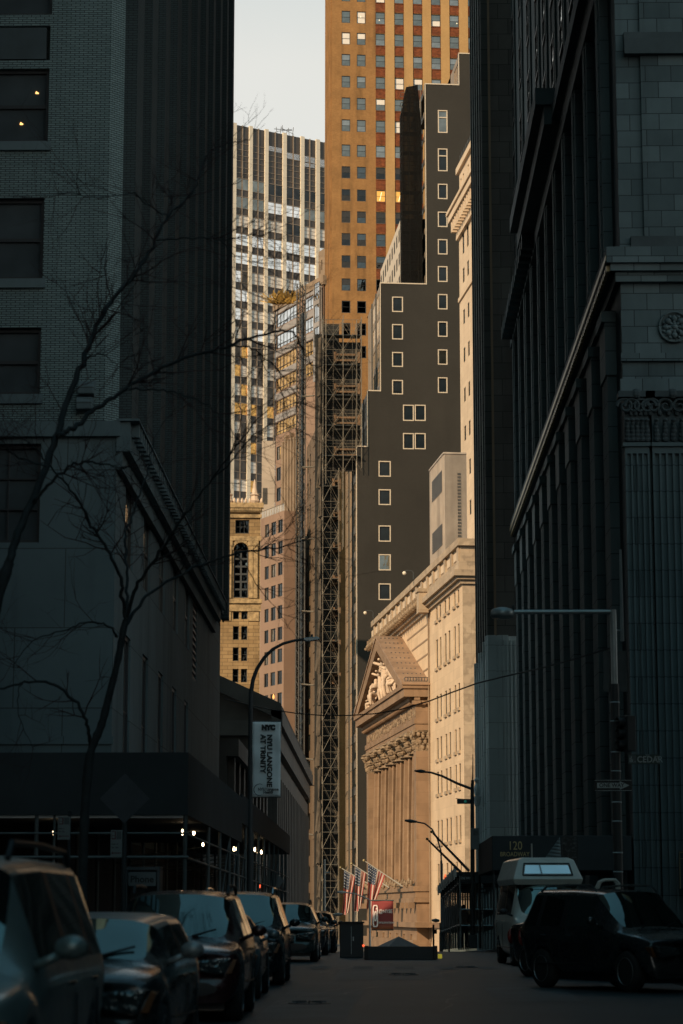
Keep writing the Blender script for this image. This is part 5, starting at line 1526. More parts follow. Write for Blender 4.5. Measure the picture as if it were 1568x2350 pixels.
    for idx, nm, mt in ((0, 'body', body), (1, 'windscreen', car_glass), (2, 'side_window', car_glass), (3, 'rear_window', car_glass), (4, 'door_pillar', trim), (5, 'roof', roof_mat or body), (6, 'lower_grille', trim)):
        for sgn in ((1, -1) if idx in (2, 4) else (0,)):
            fs = [p for p in m2.polygons if p.material_index == idx and (sgn == 0 or p.center.x * sgn > 0)]
            if not fs: continue
            used = {}; nv = []; nf = []
            for p in fs:
                r_ = []
                for v in p.vertices:
                    if v not in used: used[v] = len(nv); nv.append(vs[v])
                    r_.append(used[v])
                nf.append(r_)
            b = MB(); b.v = [tuple(v) for v in nv]; b.f = nf; b.mi = [0] * len(nf)
            b.build(nm, mt, root, smooth=True)
    # underbody and arch liners
    u = MB(); u.box(-hw * .78, hw * .78, .3, L_ - .3, .16, .6)
    u.box(-hw * .8, hw * .8, .75, L_ - .6, .55, .8); u.build('underbody', trim, root)
    for sx in (-1, 1):
        for t in (fw, rw): make_wheel(root, (sx * (hw - .115), t, wr), wr, sx)
        h = MB(); x0 = sx * hw * .60
        if kind == 'van': h.box(x0 - .14, x0 + .14, -.0, .3, nose - .22, nose - .05)
        else: h.prism([(x0 - sx * .22, nose - .02), (x0 - sx * .24, nose - .14), (x0 + sx * .18, nose - .20), (x0 + sx * .26, nose + .02)], 'y', .06, .5)
        h.build('headlight', lens, root, bevel=.03)
        if kind != 'van':
            a = MB(); a.prism([(x0 + sx * .19, nose - .18), (x0 + sx * .28, nose - .0), (x0 + sx * .32, nose - .02), (x0 + sx * .26, nose - .18)], 'y', .16, .42); a.build('turn_signal', amber, root)
        else:
            a = MB(); a.box(x0 + sx * .15 - (.0 if sx > 0 else .09), x0 + sx * .15 + (.09 if sx > 0 else .0), .02, .3, nose - .22, nose - .05); a.build('turn_signal', amber, root)
        mz = belt + .07; my = cw + wt * .52
        mi = MB(); mi.ball((sx * (hw + .16), my, mz + .03), (.105, .07, .075), 8); mi.tube([(sx * hw * .93, my + .02, mz - .08), (sx * (hw + .08), my, mz - .02)], .03, 6)
        mi.build('mirror', mirror_mat or body, root, smooth=True)
        for yy in (b1 - .25, c1 - .22):
            d = MB(); d.tube([(sx * (hw + .005), yy - .09, belt - .15), (sx * (hw + .025), yy - .05, belt - .145), (sx * (hw + .025), yy + .06, belt - .14), (sx * (hw + .005), yy + .1, belt - .14)], .014, 6); d.build('door_handle', chrome, root)
        tl = MB(); tl.ball((sx * hw * .83, L_ - .06, belt - .2), (.1, .06, .17), 6); tl.build('tail_light', MAT('red_lens', (.25, .02, .015), .25) if 'red_lens' not in bpy.data.materials else bpy.data.materials['red_lens'], root)
        if rails:
            rl = MB(); xx = sx * xr * .93
            rl.tube([(xx, ws0 + .12, H - .06), (xx, ws0 + .28, H + .045), (xx, (ws0 + re) / 2, H + .06), (xx, re - .3, H + .04), (xx, re - .12, H - .05)], .022, 6); rl.build('roof_rail', trim if rails != 'chrome' else chrome, root)
    g_ = MB()
    gw = hw * (.30 if kind != 'van' else .42)
    for k in range(4): g_.box(-gw, gw, .005, .16, nose - .22 + .048 * k, nose - .195 + .048 * k)
    g_.build('grille', chrome if grille == 'chrome' else trim, root)
    p_ = MB(); p_.box(-.15, .15, -.012, .06, nose - .42, nose - .26); p_.build('number_plate', plate_m, root)
    w_ = MB()
    for sx in (-.35, .25): w_.tube([(sx * hw, cw - .02, hood + .06), (sx * hw + .3, cw + .16, hood + .14)], .012, 5)
    split(w_, 'wiper', trim, root)
    sm = MB()
    for sx in (-1, 1):
        for yy in (b2 - .02, c1 + .05): sm.tube([(sx * (hw + .002), yy, belt - .22), (sx * (hw + .006), yy - .02, .62), (sx * (hw + .001), yy - .03, .40)], .006, 4)
        sm.tube([(sx * (hw + .001), side - .35, .46), (sx * (hw + .001), c1, .44)], .014, 5)
    split(sm, 'door_seam', trim, root)
    return root

grey_p = paint('silver_grey_paint', (.22, .275, .265), .28, .4); black_p = paint('black_paint', (.03, .035, .037), .16, .2); red_p = paint('dark_red_paint', (.05, .018, .019), .18, .3)
blue_p = paint('pale_blue_paint', (.12, .16, .18), .25, .4); navy_p = paint('dark_slate_paint', (.016, .02, .023), .2, .3); green_p = paint('dark_green_paint', (.03, .045, .045), .22, .3)
silver_p = paint('silver_roof_paint', (.34, .36, .36), .3, .3); white_p = paint('white_van_paint', (.68, .68, .62), .4, 0)
G1 = 'cars parked along the left kerb'
car('parked_car', 'silver grey tall car with roof rails and a big mirror, nearest and blurred', 'car', -2.92, 12.6, 0, grey_p, 5.0, 1.84, 1.76, 1.02, 1.06, 'suv', rails=True, group=G1, screen=(1.22, .34))
car('parked_car', 'small black hatchback with a silver roof and white mirror, behind the grey car', 'car', -2.66, 19.2, -2, black_p, 3.8, 1.68, 1.37, .93, .94, 'hatch', roof_mat=silver_p, rails=False, wr=.30, group=G1, mirror_mat=silver_p, nose=.72)
car('parked_car', 'dark red car with clear headlight and sky in its windscreen', 'car', -2.62, 28.9, 0, red_p, 4.45, 1.84, 1.66, 1.0, 1.02, 'suv', group=G1)
car('parked_car', 'pale blue low saloon squeezed between the dark red and slate cars', 'car', -2.70, 36.2, 0, blue_p, 4.4, 1.74, 1.36, .88, .90, 'sedan', rails=False, wr=.31, group=G1, nose=.7)
car('parked_car', 'dark slate car with roof rails and a bright windscreen', 'car', -2.66, 43.0, 0, navy_p, 4.6, 1.88, 1.76, 1.04, 1.05, 'suv', group=G1, rails='chrome')
car('parked_car', 'dark green boxy car with chrome grille and amber corner lamps', 'car', -2.5, 63.0, 0, green_p, 4.5, 1.84, 1.62, 1.03, 1.04, 'suv', group=G1, grille='chrome')
car('parked_car', 'black car beyond the dark green boxy car', 'car', -2.42, 74.5, 0, black_p, 4.4, 1.78, 1.46, .93, .95, 'sedan', rails=False, group=G1)
car('parked_car', 'farthest dark car of the row, beside the steel cabinet', 'car', -2.3, 82.0, 0, navy_p, 4.4, 1.78, 1.48, .93, .95, 'hatch', rails=False, group=G1)
car('parked_car', 'glossy black car with chrome roof rails turned with its side toward us', 'car', 5.5, 39.6, 28, black_p, 4.5, 1.84, 1.78, 1.05, 1.10, 'suv', rails='chrome')
car('parked_car', 'black saloon with a bright windscreen between white van and glossy black car', 'car', 5.55, 46.6, 24, black_p, 4.7, 1.84, 1.62, 1.0, 1.04, 'sedan', rails=False)
vn = car('passenger_van', 'white passenger van with a raised roof and narrow sky reflecting roof window', 'van', 4.5, 58.0, 3, white_p, 5.4, 2.0, 2.16, 1.25, 1.26, 'van', rails=False, wr=.37, nose=.95, grille='chrome', mirror_mat=trim)
rr_ = MB(); A = [(-.86, 1.32, 2.12), (.86, 1.32, 2.12), (.86, 5.2, 2.12), (-.86, 5.2, 2.12)]
Bq = [(-.90, 1.22, 2.26), (.90, 1.22, 2.26), (.90, 5.25, 2.26), (-.90, 5.25, 2.26)]; Cq = [(-.72, 1.62, 2.76), (.72, 1.62, 2.76), (.74, 5.1, 2.76), (-.74, 5.1, 2.76)]; Dq = [(-.6, 1.8, 2.82), (.6, 1.8, 2.82), (.62, 5.0, 2.82), (-.62, 5.0, 2.82)]
for P, Q in ((A, Bq), (Bq, Cq), (Cq, Dq)):
    for k in range(4): rr_.face([P[k], P[(k+1) % 4], Q[(k+1) % 4], Q[k]])
rr_.T = Matrix.Identity(4); rr_.face(Dq); ro_ = rr_.build('raised_roof', white_p, vn, bevel=.02, weld=True); ro_.location.z = -.08
def onf(x, f): return (x, 1.22 + .40 * f - .012, 2.26 + .50 * f)
wq = MB(); wq.face([onf(-.60, .28), onf(.60, .28), onf(.55, .72), onf(-.55, .72)]); wq.build('roof_window', g_white, vn, loc=(0, 0, -.08))
wf = MB()
P4 = [onf(-.64, .20), onf(.64, .20), onf(.58, .80), onf(-.58, .80)]
for k in range(4): wf.tube([P4[k], P4[(k+1) % 4]], .022, 6)
wf.build('window_frame', trim, vn, loc=(0, 0, -.08))
# ================================================================== street furniture
def P(x, y, Y): return at_y(x, y, Y)
galv2 = MAT('dull_scaffold_pipe', (.13, .15, .15), .5, .4, var=.25, scale=2)
# ---- left lamp post with banner
q = P(576, 1600, 76)
zl = lambda y, Y: at_y(700, y, Y).z
lp = thing('street_lamp', 'dark lamp post with a long curved arm, carrying the pale banner', 'street lamp', (q.x, 76, gz(76) + .14), 0)
lz = -gz(76) - .14
ht = P(576, 1590, 76).z + lz
f = MB(); f.tube([(0, 0, 0), (0, 0, 1.0), (0, 0, ht)], [.13, .10, .075], 12); f.build('pole', darkmet, lp)
pts = []
for px, py in ((576, 1592), (581, 1560), (590, 1535), (606, 1510), (626, 1490), (650, 1477), (676, 1470), (700, 1467)):
    w_ = P(px, py, 76); pts.append((w_.x - q.x, 0, w_.z + lz))
f = MB(); f.tube(pts, [.075, .07, .065, .06, .055, .05, .045, .045], 10); f.build('arm', darkmet, lp)
h0 = P(697, 1468, 76); h1 = P(735, 1464, 76)
f = MB(); x0, x1 = h0.x - q.x, h1.x - q.x; z_ = h0.z + lz
f.prism([(x0, z_ - .03), (x0 + .1, z_ - .07), (x1 - .05, z_ - .02), (x1, z_ + .04), (x1 - .12, z_ + .09), (x0, z_ + .05)], 'y', -.13, .13); f.build('lamp_head', polemet, lp, bevel=.02)
f = MB(); f.lathe([(.04, 0), (.04, .1), (.01, .11)], 10, c=((x0 + x1) / 2, 0, z_ + .075)); f.build('light_sensor', darkmet, lp)
for py in (1657, 1829):
    a0 = P(576, py, 76); a1 = P(646, py, 76); f = MB(); f.tube([(0, 0, a0.z + lz), (a1.x - q.x, -.03, a0.z + lz)], .022, 8); f.build('banner_arm', darkmet, lp)
# banner
b0, b1 = P(580, 1657, 76), P(644, 1829, 76)
bn = thing('street_banner', 'pale hanging street banner with dark vertical lettering', 'banner', (b0.x, 76 - .05, b1.z), 0)
bw, bh = b1.x - b0.x, b0.z - b1.z
m = MB(); nx, nz = 10, 24
def bd(u, v): return .025 * math.sin(u * 5 + v * 7) * math.sin(v * math.pi) + .012 * math.sin(v * 19 + u * 3)
for i in range(nx):
    for k in range(nz):
        m.face([(bw * a / nx, bd(a / nx, c_ / nz), bh * c_ / nz) for a, c_ in ((i, k), (i + 1, k), (i + 1, k + 1), (i, k + 1))])
cloth = MAT('banner_cloth', (.82, .86, .86), .85, var=.06, scale=1.5, stain=.12)
bo = m.build('cloth', cloth, bn, smooth=True, weld=True)
so_ = bo.modifiers.new('t', 'SOLIDIFY'); so_.thickness = .006
ink = MAT('banner_ink', (.035, .037, .036), .8)
text('lettering', 'NYC', .21, ink, bn, Matrix.Translation((bw * .33, -.045, bh * .895)), .004, .022, sx=1.0)
RV = Matrix.Rotation(R(90), 4, 'Y')
text('lettering', 'NYU LANGONE', .232, ink, bn, Matrix.Translation((bw * .53, -.045, bh * .83)) @ RV, .004, .010, sx=1.05)
text('lettering', 'AT TRINITY', .232, ink, bn, Matrix.Translation((bw * .30, -.045, bh * .83)) @ RV, .004, .010, sx=1.05)
text('lettering', 'NYU Langone', .125, ink, bn, Matrix.Translation((bw * .21, -.045, bh * .085)), .004, .004, sx=.95)
text('lettering', 'Health', .125, ink, bn, Matrix.Translation((bw * .40, -.045, bh * .045)), .004, .004, sx=.95)
a = MB(); pts = [(bw * .27 + .19 * math.cos(t), -.045, bh * .095 + .19 * math.sin(t)) for t in [R(60 + 12 * k) for k in range(20)]]
a.tube(pts, [.004 + .009 * math.sin(math.pi * k / 19) for k in range(20)], 5); a.build('logo_arc', ink, bn)

# ---- right corner lamp post with square arm, signal head and signs
YC = 57.0; q = P(1409, 1500, YC); gx = q.x
rl_ = thing('street_lamp', 'silver lamp post with a square horizontal arm and CEDAR ST sign', 'street lamp', (gx, YC, .14), 0)
hz = P(1405, 1404, YC).z - .14; xa = P(1180, 1404, YC).x - gx
f = MB(); f.tube([(0, 0, 0), (0, 0, P(1409, 1570, YC).z - .14)], .115, 14); f.lathe([(.24, 0), (.22, .5), (.13, .7)], 12); f.build('lower_pole', darkmet, rl_)
f = MB(); f.tube([(0, 0, P(1409, 1571, YC).z - .14), (0, 0, hz + .05)], .085, 14); f.build('upper_pole', polemet, rl_)
f = MB(); f.tube([(.08, 0, hz), (xa, 0, hz)], .055, 12); f.build('arm', polemet, rl_)
f = MB(); hx = P(1153, 1404, YC).x - gx
f.lathe([(.02, -.14), (.26, -.13), (.30, -.08), (.30, .02), (.25, .09), (.12, .13), (.02, .14)], 20, c=(hx, 0, hz - .02)); f.build('lamp_head', chrome if False else polemet, rl_, smooth=True)
f = MB(); f.lathe([(.04, 0), (.04, .12), (.01, .13)], 8, c=(hx + .28, 0, hz + .05)); f.build('light_sensor', darkmet, rl_)
for k in range(9):
    f = MB(); z_ = 1.4 + .62 * k + (.15 if k % 2 else 0); f.lathe([(.122, 0), (.122, .03)], 12, c=(0, 0, z_)); f.tube([(-.14, -.1, z_ + .015), (.1, -.13, z_ + .015)], .012, 5); f.build('clamp', galv, rl_)
a0, a1 = P(1425, 1260, YC), P(1424, 1470, YC)
f = MB(); f.tube([(a0.x - gx, .1, a1.z - .14), (a0.x - gx, .1, a0.z - .14)], [.05, .03], 8); f.tube([(0, 0, P(1424, 1446, YC).z - .14), (a0.x - gx, .1, P(1424, 1446, YC).z - .14)], .025, 6); f.build('antenna', polemet, rl_)
tl = thing('traffic_signal', 'black traffic signal head on the silver square armed lamp post', 'traffic light', (gx + .30, YC - .05, P(1420, 1725, YC).z), R(-60))
sh_ = P(1420, 1643, YC).z - P(1420, 1725, YC).z
f = MB(); f.box(-.17, .17, -.13, .13, 0, sh_); f.build('housing', darkmet, tl, bevel=.02)
for k in range(3):
    f = MB(); zc_ = sh_ * (.18 + .32 * k); f.lathe([(.11, 0), (.11, .2), (.10, .2), (.10, .0)], 14, c=(0, 0, 0)); o = f.build('visor', darkmet, tl); o.rotation_euler = (R(90), 0, 0); o.location = (0, -.13, zc_)
    f = MB(); f.lathe([(.10, 0), (.05, .04), (.01, .045)], 14); o = f.build('lens', MAT('dim_lens_%s' % 'abc'[k], [(.02, .05, .04), (.07, .05, .01), (.07, .01, .01)][k], .2), tl); o.rotation_euler = (R(90), 0, 0); o.location = (0, -.131, zc_)
f = MB(); f.bar((-.3, 0, sh_ * .2), (-.15, 0, sh_ * .2), .05); f.bar((-.3, 0, sh_ * .8), (-.15, 0, sh_ * .8), .05); f.build('bracket', darkmet, tl)
sgn_g = MAT('street_sign_green', (.02, .05, .042), .45); sgn_b = MAT('sign_black', (.012, .013, .014), .5); sgn_w = MAT('sign_white', (.5, .54, .54), .5)
def board(name, label, x0, y0, x1, y1, Y, mat, cat='sign'):
    A, B_ = P(x0, y1, Y), P(x1, y0, Y); t = thing(name, label, cat, (A.x, Y, A.z), 0); w_, h_ = B_.x - A.x, B_.z - A.z
    m = MB(); m.box(0, w_, 0, .012, 0, h_); m.build('panel', mat, t, bevel=.004); return t, w_, h_
t, w_, h_ = board('street_sign', 'dark green CEDAR ST name sign beside the signal head', 1442, 1731, 1514, 1754, YC - .12, sgn_g)
text('lettering', 'CEDAR', .215, sgn_w, t, Matrix.Translation((w_ * .28, -.006, h_ * .20)), .002, .003, sx=.92)
text('lettering', 'ST', .10, sgn_w, t, Matrix.Translation((w_ * .845, -.006, h_ * .50)), .002, .002)
text('lettering', '70-91', .045, sgn_w, t, Matrix.Translation((w_ * .55, -.006, h_ * .86)), .002, .001)
m = MB(); m.box(.02, w_ * .25, -.004, -.001, .02, h_ - .02); m.build('emblem_panel', MAT('sign_grey', (.10, .12, .12), .5), t)
m = MB()
for k in range(5): m.box(w_ * (.05 + .04 * k), w_ * (.068 + .04 * k), -.007, -.0045, .05, h_ * (.5 + .3 * math.sin(k * 1.3 + .5)))
m.build('skyline_mark', sgn_w, t)
t, w_, h_ = board('one_way_sign', 'large black ONE WAY arrow sign on the silver armed lamp post', 1364, 1789, 1450, 1816, YC - .14, sgn_b)
m = MB(); m.prism([(w_ * .08, h_ * .28), (w_ * .68, h_ * .28), (w_ * .68, h_ * .14), (w_ * .94, h_ * .5), (w_ * .68, h_ * .86), (w_ * .68, h_ * .72), (w_ * .08, h_ * .72)], 'y', -.005, -.0005); m.build('arrow', sgn_w, t)
text('lettering', 'ONE WAY', .135, sgn_b, t, Matrix.Translation((w_ * .13, -.008, h_ * .36)), .002, .003, sx=.98)
m = MB()
for a in ((.01, w_ - .01, .012, .024), (.01, w_ - .01, h_ - .024, h_ - .012)): m.box(a[0], a[1], -.003, -.0002, a[2], a[3])
m.build('border', sgn_w, t)
t, w_, h_ = board('grey_notice', 'blank grey sign board seen from behind on the silver pole', 1386, 1494, 1438, 1588, YC + .2, MAT('sign_back', (.07, .078, .08), .6, stain=.4, scale=3)); 

# ---- middle right lamp with mast arm, signal and cabinet
YM = 90.0; q = P(1083, 1900, YM); g0 = gz(YM) + .14
ml = thing('street_lamp', 'dark lamp post with a slanting arm in front of the pale ribbed piers', 'street lamp', (q.x, YM, g0), 0)
def loc(px, py, Y=YM, dy=0): w_ = P(px, py, Y); return (w_.x - q.x, dy, w_.z - g0)
f = MB(); f.tube([(0, 0, .3), loc(1084, 1811), loc(1085, 1790)], [.1, .075, .06], 10); f.tube([loc(1085, 1790), loc(1085.5, 1731)], [.03, .015], 6); f.build('pole', darkmet, ml)
f = MB(); f.box(-.16, .16, -.16, .16, 0, .52); f.build('concrete_base', concrete, ml, bevel=.03)
f = MB(); f.tube([loc(1084, 1811), loc(1050, 1798), loc(1015, 1781), loc(990, 1773), loc(972, 1771)], [.055, .05, .045, .04, .035], 8); f.build('arm', darkmet, ml)
f = MB(); f.tube([loc(976, 1771), loc(966, 1770), loc(951, 1769)], [.05, .075, .03], 8); f.build('lamp_head', darkmet, ml)
f = MB(); a = loc(1082, 1836, dy=-.1); c_ = loc(1046, 1833, dy=-.1); f.bar(a, c_, .02); f.build('signal_arm', darkmet, ml)
a, c_ = loc(1049, 1845), loc(1080, 1834)
sg = thing('traffic_signal', 'sideways mounted traffic signal under the slanting lamp arm', 'traffic light', (q.x + a[0], YM - .1, a[2] + g0), 0)
f = MB(); f.box(0, c_[0] - a[0], -.12, .12, 0, c_[2] - a[2]); f.build('housing', darkmet, sg, bevel=.02)
f = MB(); f.ball(((c_[0] - a[0]) * .6, -.11, .09), (.06, .03, .06), 6); f.build('lens', GLOW('teal_signal', (.05, .45, .35), .12), sg)
a, c_ = loc(1080, 1950), loc(1098.5, 1901)
cb = thing('control_cabinet', 'grey metal control cabinet strapped to the slanting arm lamp post', 'cabinet', (q.x + a[0], YM - .2, a[2] + g0), 0)
f = MB(); f.box(0, c_[0] - a[0], -.13, .13, 0, c_[2] - a[2]); f.build('box', MAT('cabinet_grey', (.13, .15, .15), .5), cb, bevel=.015)
f = MB()
for k in range(5): f.box(.1, .28, -.138, -.131, .55 + .04 * k, .57 + .04 * k)
f.build('vent', darkmet, cb)
# ---- farther lamps
def cobra(label, pole_x, ytop, path, head, Y, r=.07, mat=None, ybot=None):
    q = P(pole_x, ytop, Y); g0 = gz(Y); t = thing('street_lamp', label, 'street lamp', (q.x, Y, g0), 0); mt = mat or darkmet
    f = MB(); f.tube([(0, 0, 0), (0, 0, q.z - g0)], [r * 1.2, r], 8); f.build('pole', mt, t)
    pp = [(0, 0, q.z - g0)] + [(P(a, b, Y).x - q.x, 0, P(a, b, Y).z - g0) for a, b in path]
    f = MB(); f.tube(pp, r * .7, 8); f.build('arm', mt, t)
    A, B_ = P(head[0], head[1], Y), P(head[2], head[3], Y); f = MB(); f.tube([(A.x - q.x, 0, A.z - g0), ((A.x + B_.x) / 2 - q.x, 0, (A.z + B_.z) / 2 - g0), (B_.x - q.x, 0, B_.z - g0)], [r * .9, r * 1.7, r * .8], 8); f.build('lamp_head', mat or darkmet, t); return t
cobra('slim lamp post with a gooseneck arm before the marble building windows', 1013, 1975, [(1012, 1952), (1004, 1925), (992, 1903), (975, 1890), (955, 1886)], (957, 1886, 929, 1883), 185, .09)
pale = MAT('pale_lamp_metal', (.42, .40, .36), .5, var=.1)
cobra('pale lamp post standing among the flags in front of the portico', 849, 2065, [(838, 2060), (815, 2051), (793, 2048)], (794, 2048, 774, 2047), 262, .10, pale)
cobra('low pale lamp arm beside the steel cabinet at the scaffold foot', 756, 2120, [(759, 2106), (767, 2099)], (766, 2099, 787, 2098), 180, .08, pale)
q = P(745, 1972, 210); wp_ = thing('signal_pole', 'thin pale pole before the scaffold tower foot', 'pole', (q.x, 210, gz(210)), 0)
f = MB(); f.tube([(0, 0, 0), (0, 0, q.z - gz(210))], [.14, .09], 8); f.build('pole', pale, wp_); f = MB(); f.bar((-.5, 0, 3.2), (.6, 0, 3.2), .1); f.bar((0, 0, q.z - gz(210) - 1.2), (.5, 0, q.z - gz(210) - 1.2), .08); f.build('bracket', pale, wp_)
q = P(1022, 2018, 150); bl = thing('beacon_lamp', 'small white globe lamp topped by a red light near the metal shed', 'lamp', (P(1030, 2060, 150).x, 150, gz(150)), 0)
f = MB(); o_ = bl.location; f.tube([(0, 0, 0), (0, 0, P(1030, 2060, 150).z - o_.z), (q.x - o_.x + .05, 0, q.z - o_.z - .25)], .06, 8); f.build('post', darkmet, bl)
f = MB(); f.lathe([(.05, -.3), (.22, -.24), (.24, -.1), (.1, .0)], 12, c=(q.x - o_.x, 0, q.z - o_.z)); f.build('globe', pale, bl)
f = MB(); f.lathe([(.08, 0), (.09, .15), (.02, .36)], 8, c=(q.x - o_.x, 0, q.z - o_.z)); f.build('red_light', GLOW('red_beacon', (1, .16, .05), 1.3), bl)
# low lamp and small sign left of the right shed
q = P(1000, 2112, 118); t = cobra('stubby lamp with a pale head beside the metal scaffold shed', 1011, 2140, [(1010, 2118)], (1009, 2113, 991, 2112), 118, .06, pale)
q = P(995, 2130, 120); sp2 = thing('sign_post', 'thin dark post with a tiny red notice near the metal scaffold shed', 'sign', (q.x, 120, gz(120)), 0)
f = MB(); f.tube([(0, 0, 0), (0, 0, P(995, 2122, 120).z - gz(120))], .05, 8); f.build('post', darkmet, sp2)
f = MB(); a, c_ = P(996, 2143, 120), P(1003, 2133, 120); f.box(a.x - q.x, c_.x - q.x, -.03, -.01, a.z - gz(120), c_.z - gz(120)); f.build('notice', MAT('dull_red', (.15, .03, .02), .6), sp2)

# ---- flags on the marble building
fr = MAT('flag_red', (.27, .03, .03), .8, var=.12); fwm = MAT('flag_white', (.42, .345, .30), .8, var=.08); fb = MAT('flag_blue', (.03, .045, .085), .8, var=.15); fst = MAT('flag_star', (.36, .38, .42), .8)
Te = wm(ex); Tei = Te.inverted()
def on_x(px, py, u):
    o = Tei @ CO; d = Tei.to_3x3() @ ray(px, py); k = (u - o.x) / d.x; return o + d * k
FL = [((924, 2034), (835.5, 1974.7), .90, .44, (842, 2089), (858, 2078), 'widest spread of three on the portico balcony'),
      ((893, 2037), (807, 1982), .90, .62, (814, 2094), (828, 2084), 'middle one of three hanging over the portico balcony'),
      ((866, 2040), (781.5, 1991), .90, .60, (786, 2101), (800, 2094), 'one of three nearest the charcoal wall')]
for bp, tp_, ha, hb, fa, fb_, lab in FL:
    u = uv(Te @ Matrix.Translation((0, -DP - .6, 0)), *bp)[0]
    B0 = on_x(*bp, u); T0 = on_x(*tp_, u)
    fl = thing('flag', 'star striped flag, ' + lab, 'flag', tuple(Te @ B0), ex.rotation_euler.z, 'flags on the portico')
    TT = T0 - B0
    p = MB(); p.tube([(0, 0, 0), tuple(TT)], [.11, .06], 8); p.build('pole', pale, fl)
    p = MB(); p.ball(tuple(TT), .2, 6); p.build('finial', rustic, fl)
    FA, FB = on_x(*fa, u) - B0, on_x(*fb_, u) - B0
    Ha, Hb = TT * ha, TT * hb
    c_ = MB(); NH, NF = 26, 22
    def S(h, f):
        top = Ha.lerp(Hb, h); bot = FA.lerp(FB, h); p = top.lerp(bot, f)
        amp = .38 * f ** .7; return (p.x + amp * math.sin(h * 13 + f * 2.5), p.y + .12 * f * math.sin(h * 9 + 1 + f * 3), p.z + .10 * math.sin(h * 11) * f)
    for i in range(NH):
        for k in range(NF):
            h, f_ = i / NH, k / NF
            st_i = int((i + .5) / NH * 13)
            if st_i < 7 and f_ < .40: m_ = 2
            else: m_ = 0 if st_i % 2 == 0 else 1
            c_.face([S(i / NH, k / NF), S((i + 1) / NH, k / NF), S((i + 1) / NH, (k + 1) / NF), S(i / NH, (k + 1) / NF)], m_)
    c_.build('cloth', [fr, fwm, fb], fl, smooth=True, weld=True)
    s_ = MB()
    for i in range(5):
        for k in range(6):
            p = S((i + .6) / 5 * 7 / 13, (k + .6) / 6 * .4); s_.ball((p[0] + .06, p[1], p[2]), (.10, .09, .09), 3); s_.ball((p[0] - .06, p[1], p[2]), (.10, .09, .09), 3)
    s_.build('stars', fst, fl)
for tip, base, Y, lab in (((991, 1909), (1077, 1999), 86, 'upper'), ((980.6, 1925.5), (1064.7, 2008.5), 88.5, 'lower')):
    B0, T0 = P(*base, Y), P(*tip, Y); t = thing('flagpole', 'bare slanting flagpole with a gold ball, the %s of two by the ribbed piers' % lab, 'flagpole', tuple(B0), 0, 'bare flagpoles')
    p = MB(); d = T0 - B0; p.tube([(0, 0, 0), tuple(d * .97)], [.055, .035], 8); p.build('pole', polemet if False else darkmet, t); p = MB(); p.ball(tuple(d), .055, 6); p.build('ball', rustic, t)
# ---- red banner on the marble building
A, B_ = uv(Te @ Matrix.Translation((0, -DP - 1.1, 0)), 853, 2132), uv(Te @ Matrix.Translation((0, -DP - 1.1, 0)), 903, 2068)
EX_B = (A, B_)
q = P(853, 2134, 300); q2 = P(903, 2067, 300)
rbn = thing('red_banner', 'red banner with white lettering hung under the portico balcony', 'banner', (q.x, 300, q.z), R(-8))
w_, h_ = (q2.x - q.x), q2.z - q.z
m = MB()
for k in range(12):
    for i in range(8): m.face([(w_ * a / 8, .05 * math.sin(a * .9), h_ * c_ / 12) for a, c_ in ((i, k), (i + 1, k), (i + 1, k + 1), (i, k + 1))])
mt, nt, bb = nodes('banner_red'); tc, oo = coords(nt); sp = nt.nodes.new('ShaderNodeSeparateXYZ'); L(nt, tc, 'Object', sp, 0)
r = ramp(nt, (sp, 'Z'), 0.0, 1.0, (.30, .075, .02), (.21, .03, .03)); nt.links.new(r[0].outputs[0], bb.inputs['Base Color']); bb.inputs['Roughness'].default_value = .8
bo = m.build('cloth', mt, rbn, smooth=True, weld=True); bo.modifiers.new('t', 'SOLIDIFY').thickness = .03
wh = MAT('banner_white', (.75, .62, .58), .8)
text('lettering', '@NYSE', h_ * .17, wh, rbn, Matrix.Translation((w_ * .33, -.1, h_ * .58)), .01, .01, sx=.85)
text('lettering', 'TAG US ON INSTAGRAM', h_ * .085, wh, rbn, Matrix.Translation((w_ * .33, -.1, h_ * .22)), .01, .004, sx=.58)
lg = MB(); cx, cz, hw_, hh_ = w_ * .185, h_ * .47, w_ * .095, h_ * .36
pts = []
for k in range(33):
    a = 2 * math.pi * k / 32; pts.append((cx + hw_ * max(-1, min(1, 1.25 * math.cos(a))), -.1, cz + hh_ * max(-1, min(1, 1.25 * math.sin(a)))))
lg.tube(pts, .09, 6); lg.tube([(cx + hw_ * .45 * math.cos(2 * math.pi * k / 20), -.1, cz + hh_ * .45 * math.sin(2 * math.pi * k / 20)) for k in range(21)], .08, 6); lg.ball((cx + hw_ * .5, -.1, cz + hh_ * .68), .10, 5)
lg.build('camera_mark', wh, rbn)
bar_ = MB(); bar_.tube([(-.1, 0, h_ + .03), (w_ + .1, 0, h_ + .03)], .08, 8); bar_.tube([(-.05, 0, -.02), (w_ + .05, 0, -.02)], .06, 8); bar_.build('rod', darkmet, rbn)

# ---- barrier, cabinet, tent at the crest
q = P(836, 2200, 66.5); q2 = P(1004, 2172, 66.5)
ba = thing('street_barrier', 'long low black vehicle barrier closing the street at its crest', 'barrier', (q.x, 66.5, 0), 0)
w_, h_ = q2.x - q.x, q2.z
f = MB(); f.prism([(0, 0), (.0, h_), (.12, h_), (.5, 0)], 'x', 0, w_); f.build('plate', darkmet, ba)
for x_ in (0, w_ - .12):
    f = MB(); f.box(x_, x_ + .12, -.1, .6, 0, h_ + .012); f.build('end_post', sgn_b, ba, bevel=.01)
f = MB(); f.ball((-.02, -.08, P(831, 2170, 66.5).z), .035, 6); f.build('red_light', GLOW('barrier_red', (1, .12, .04), 1.6), ba)
q = P(780, 2198, 70); q2 = P(834, 2115, 70)
uc = thing('steel_cabinet', 'dark steel street cabinet standing beside the low black barrier', 'cabinet', (q.x, 70, gz(70)), 0)
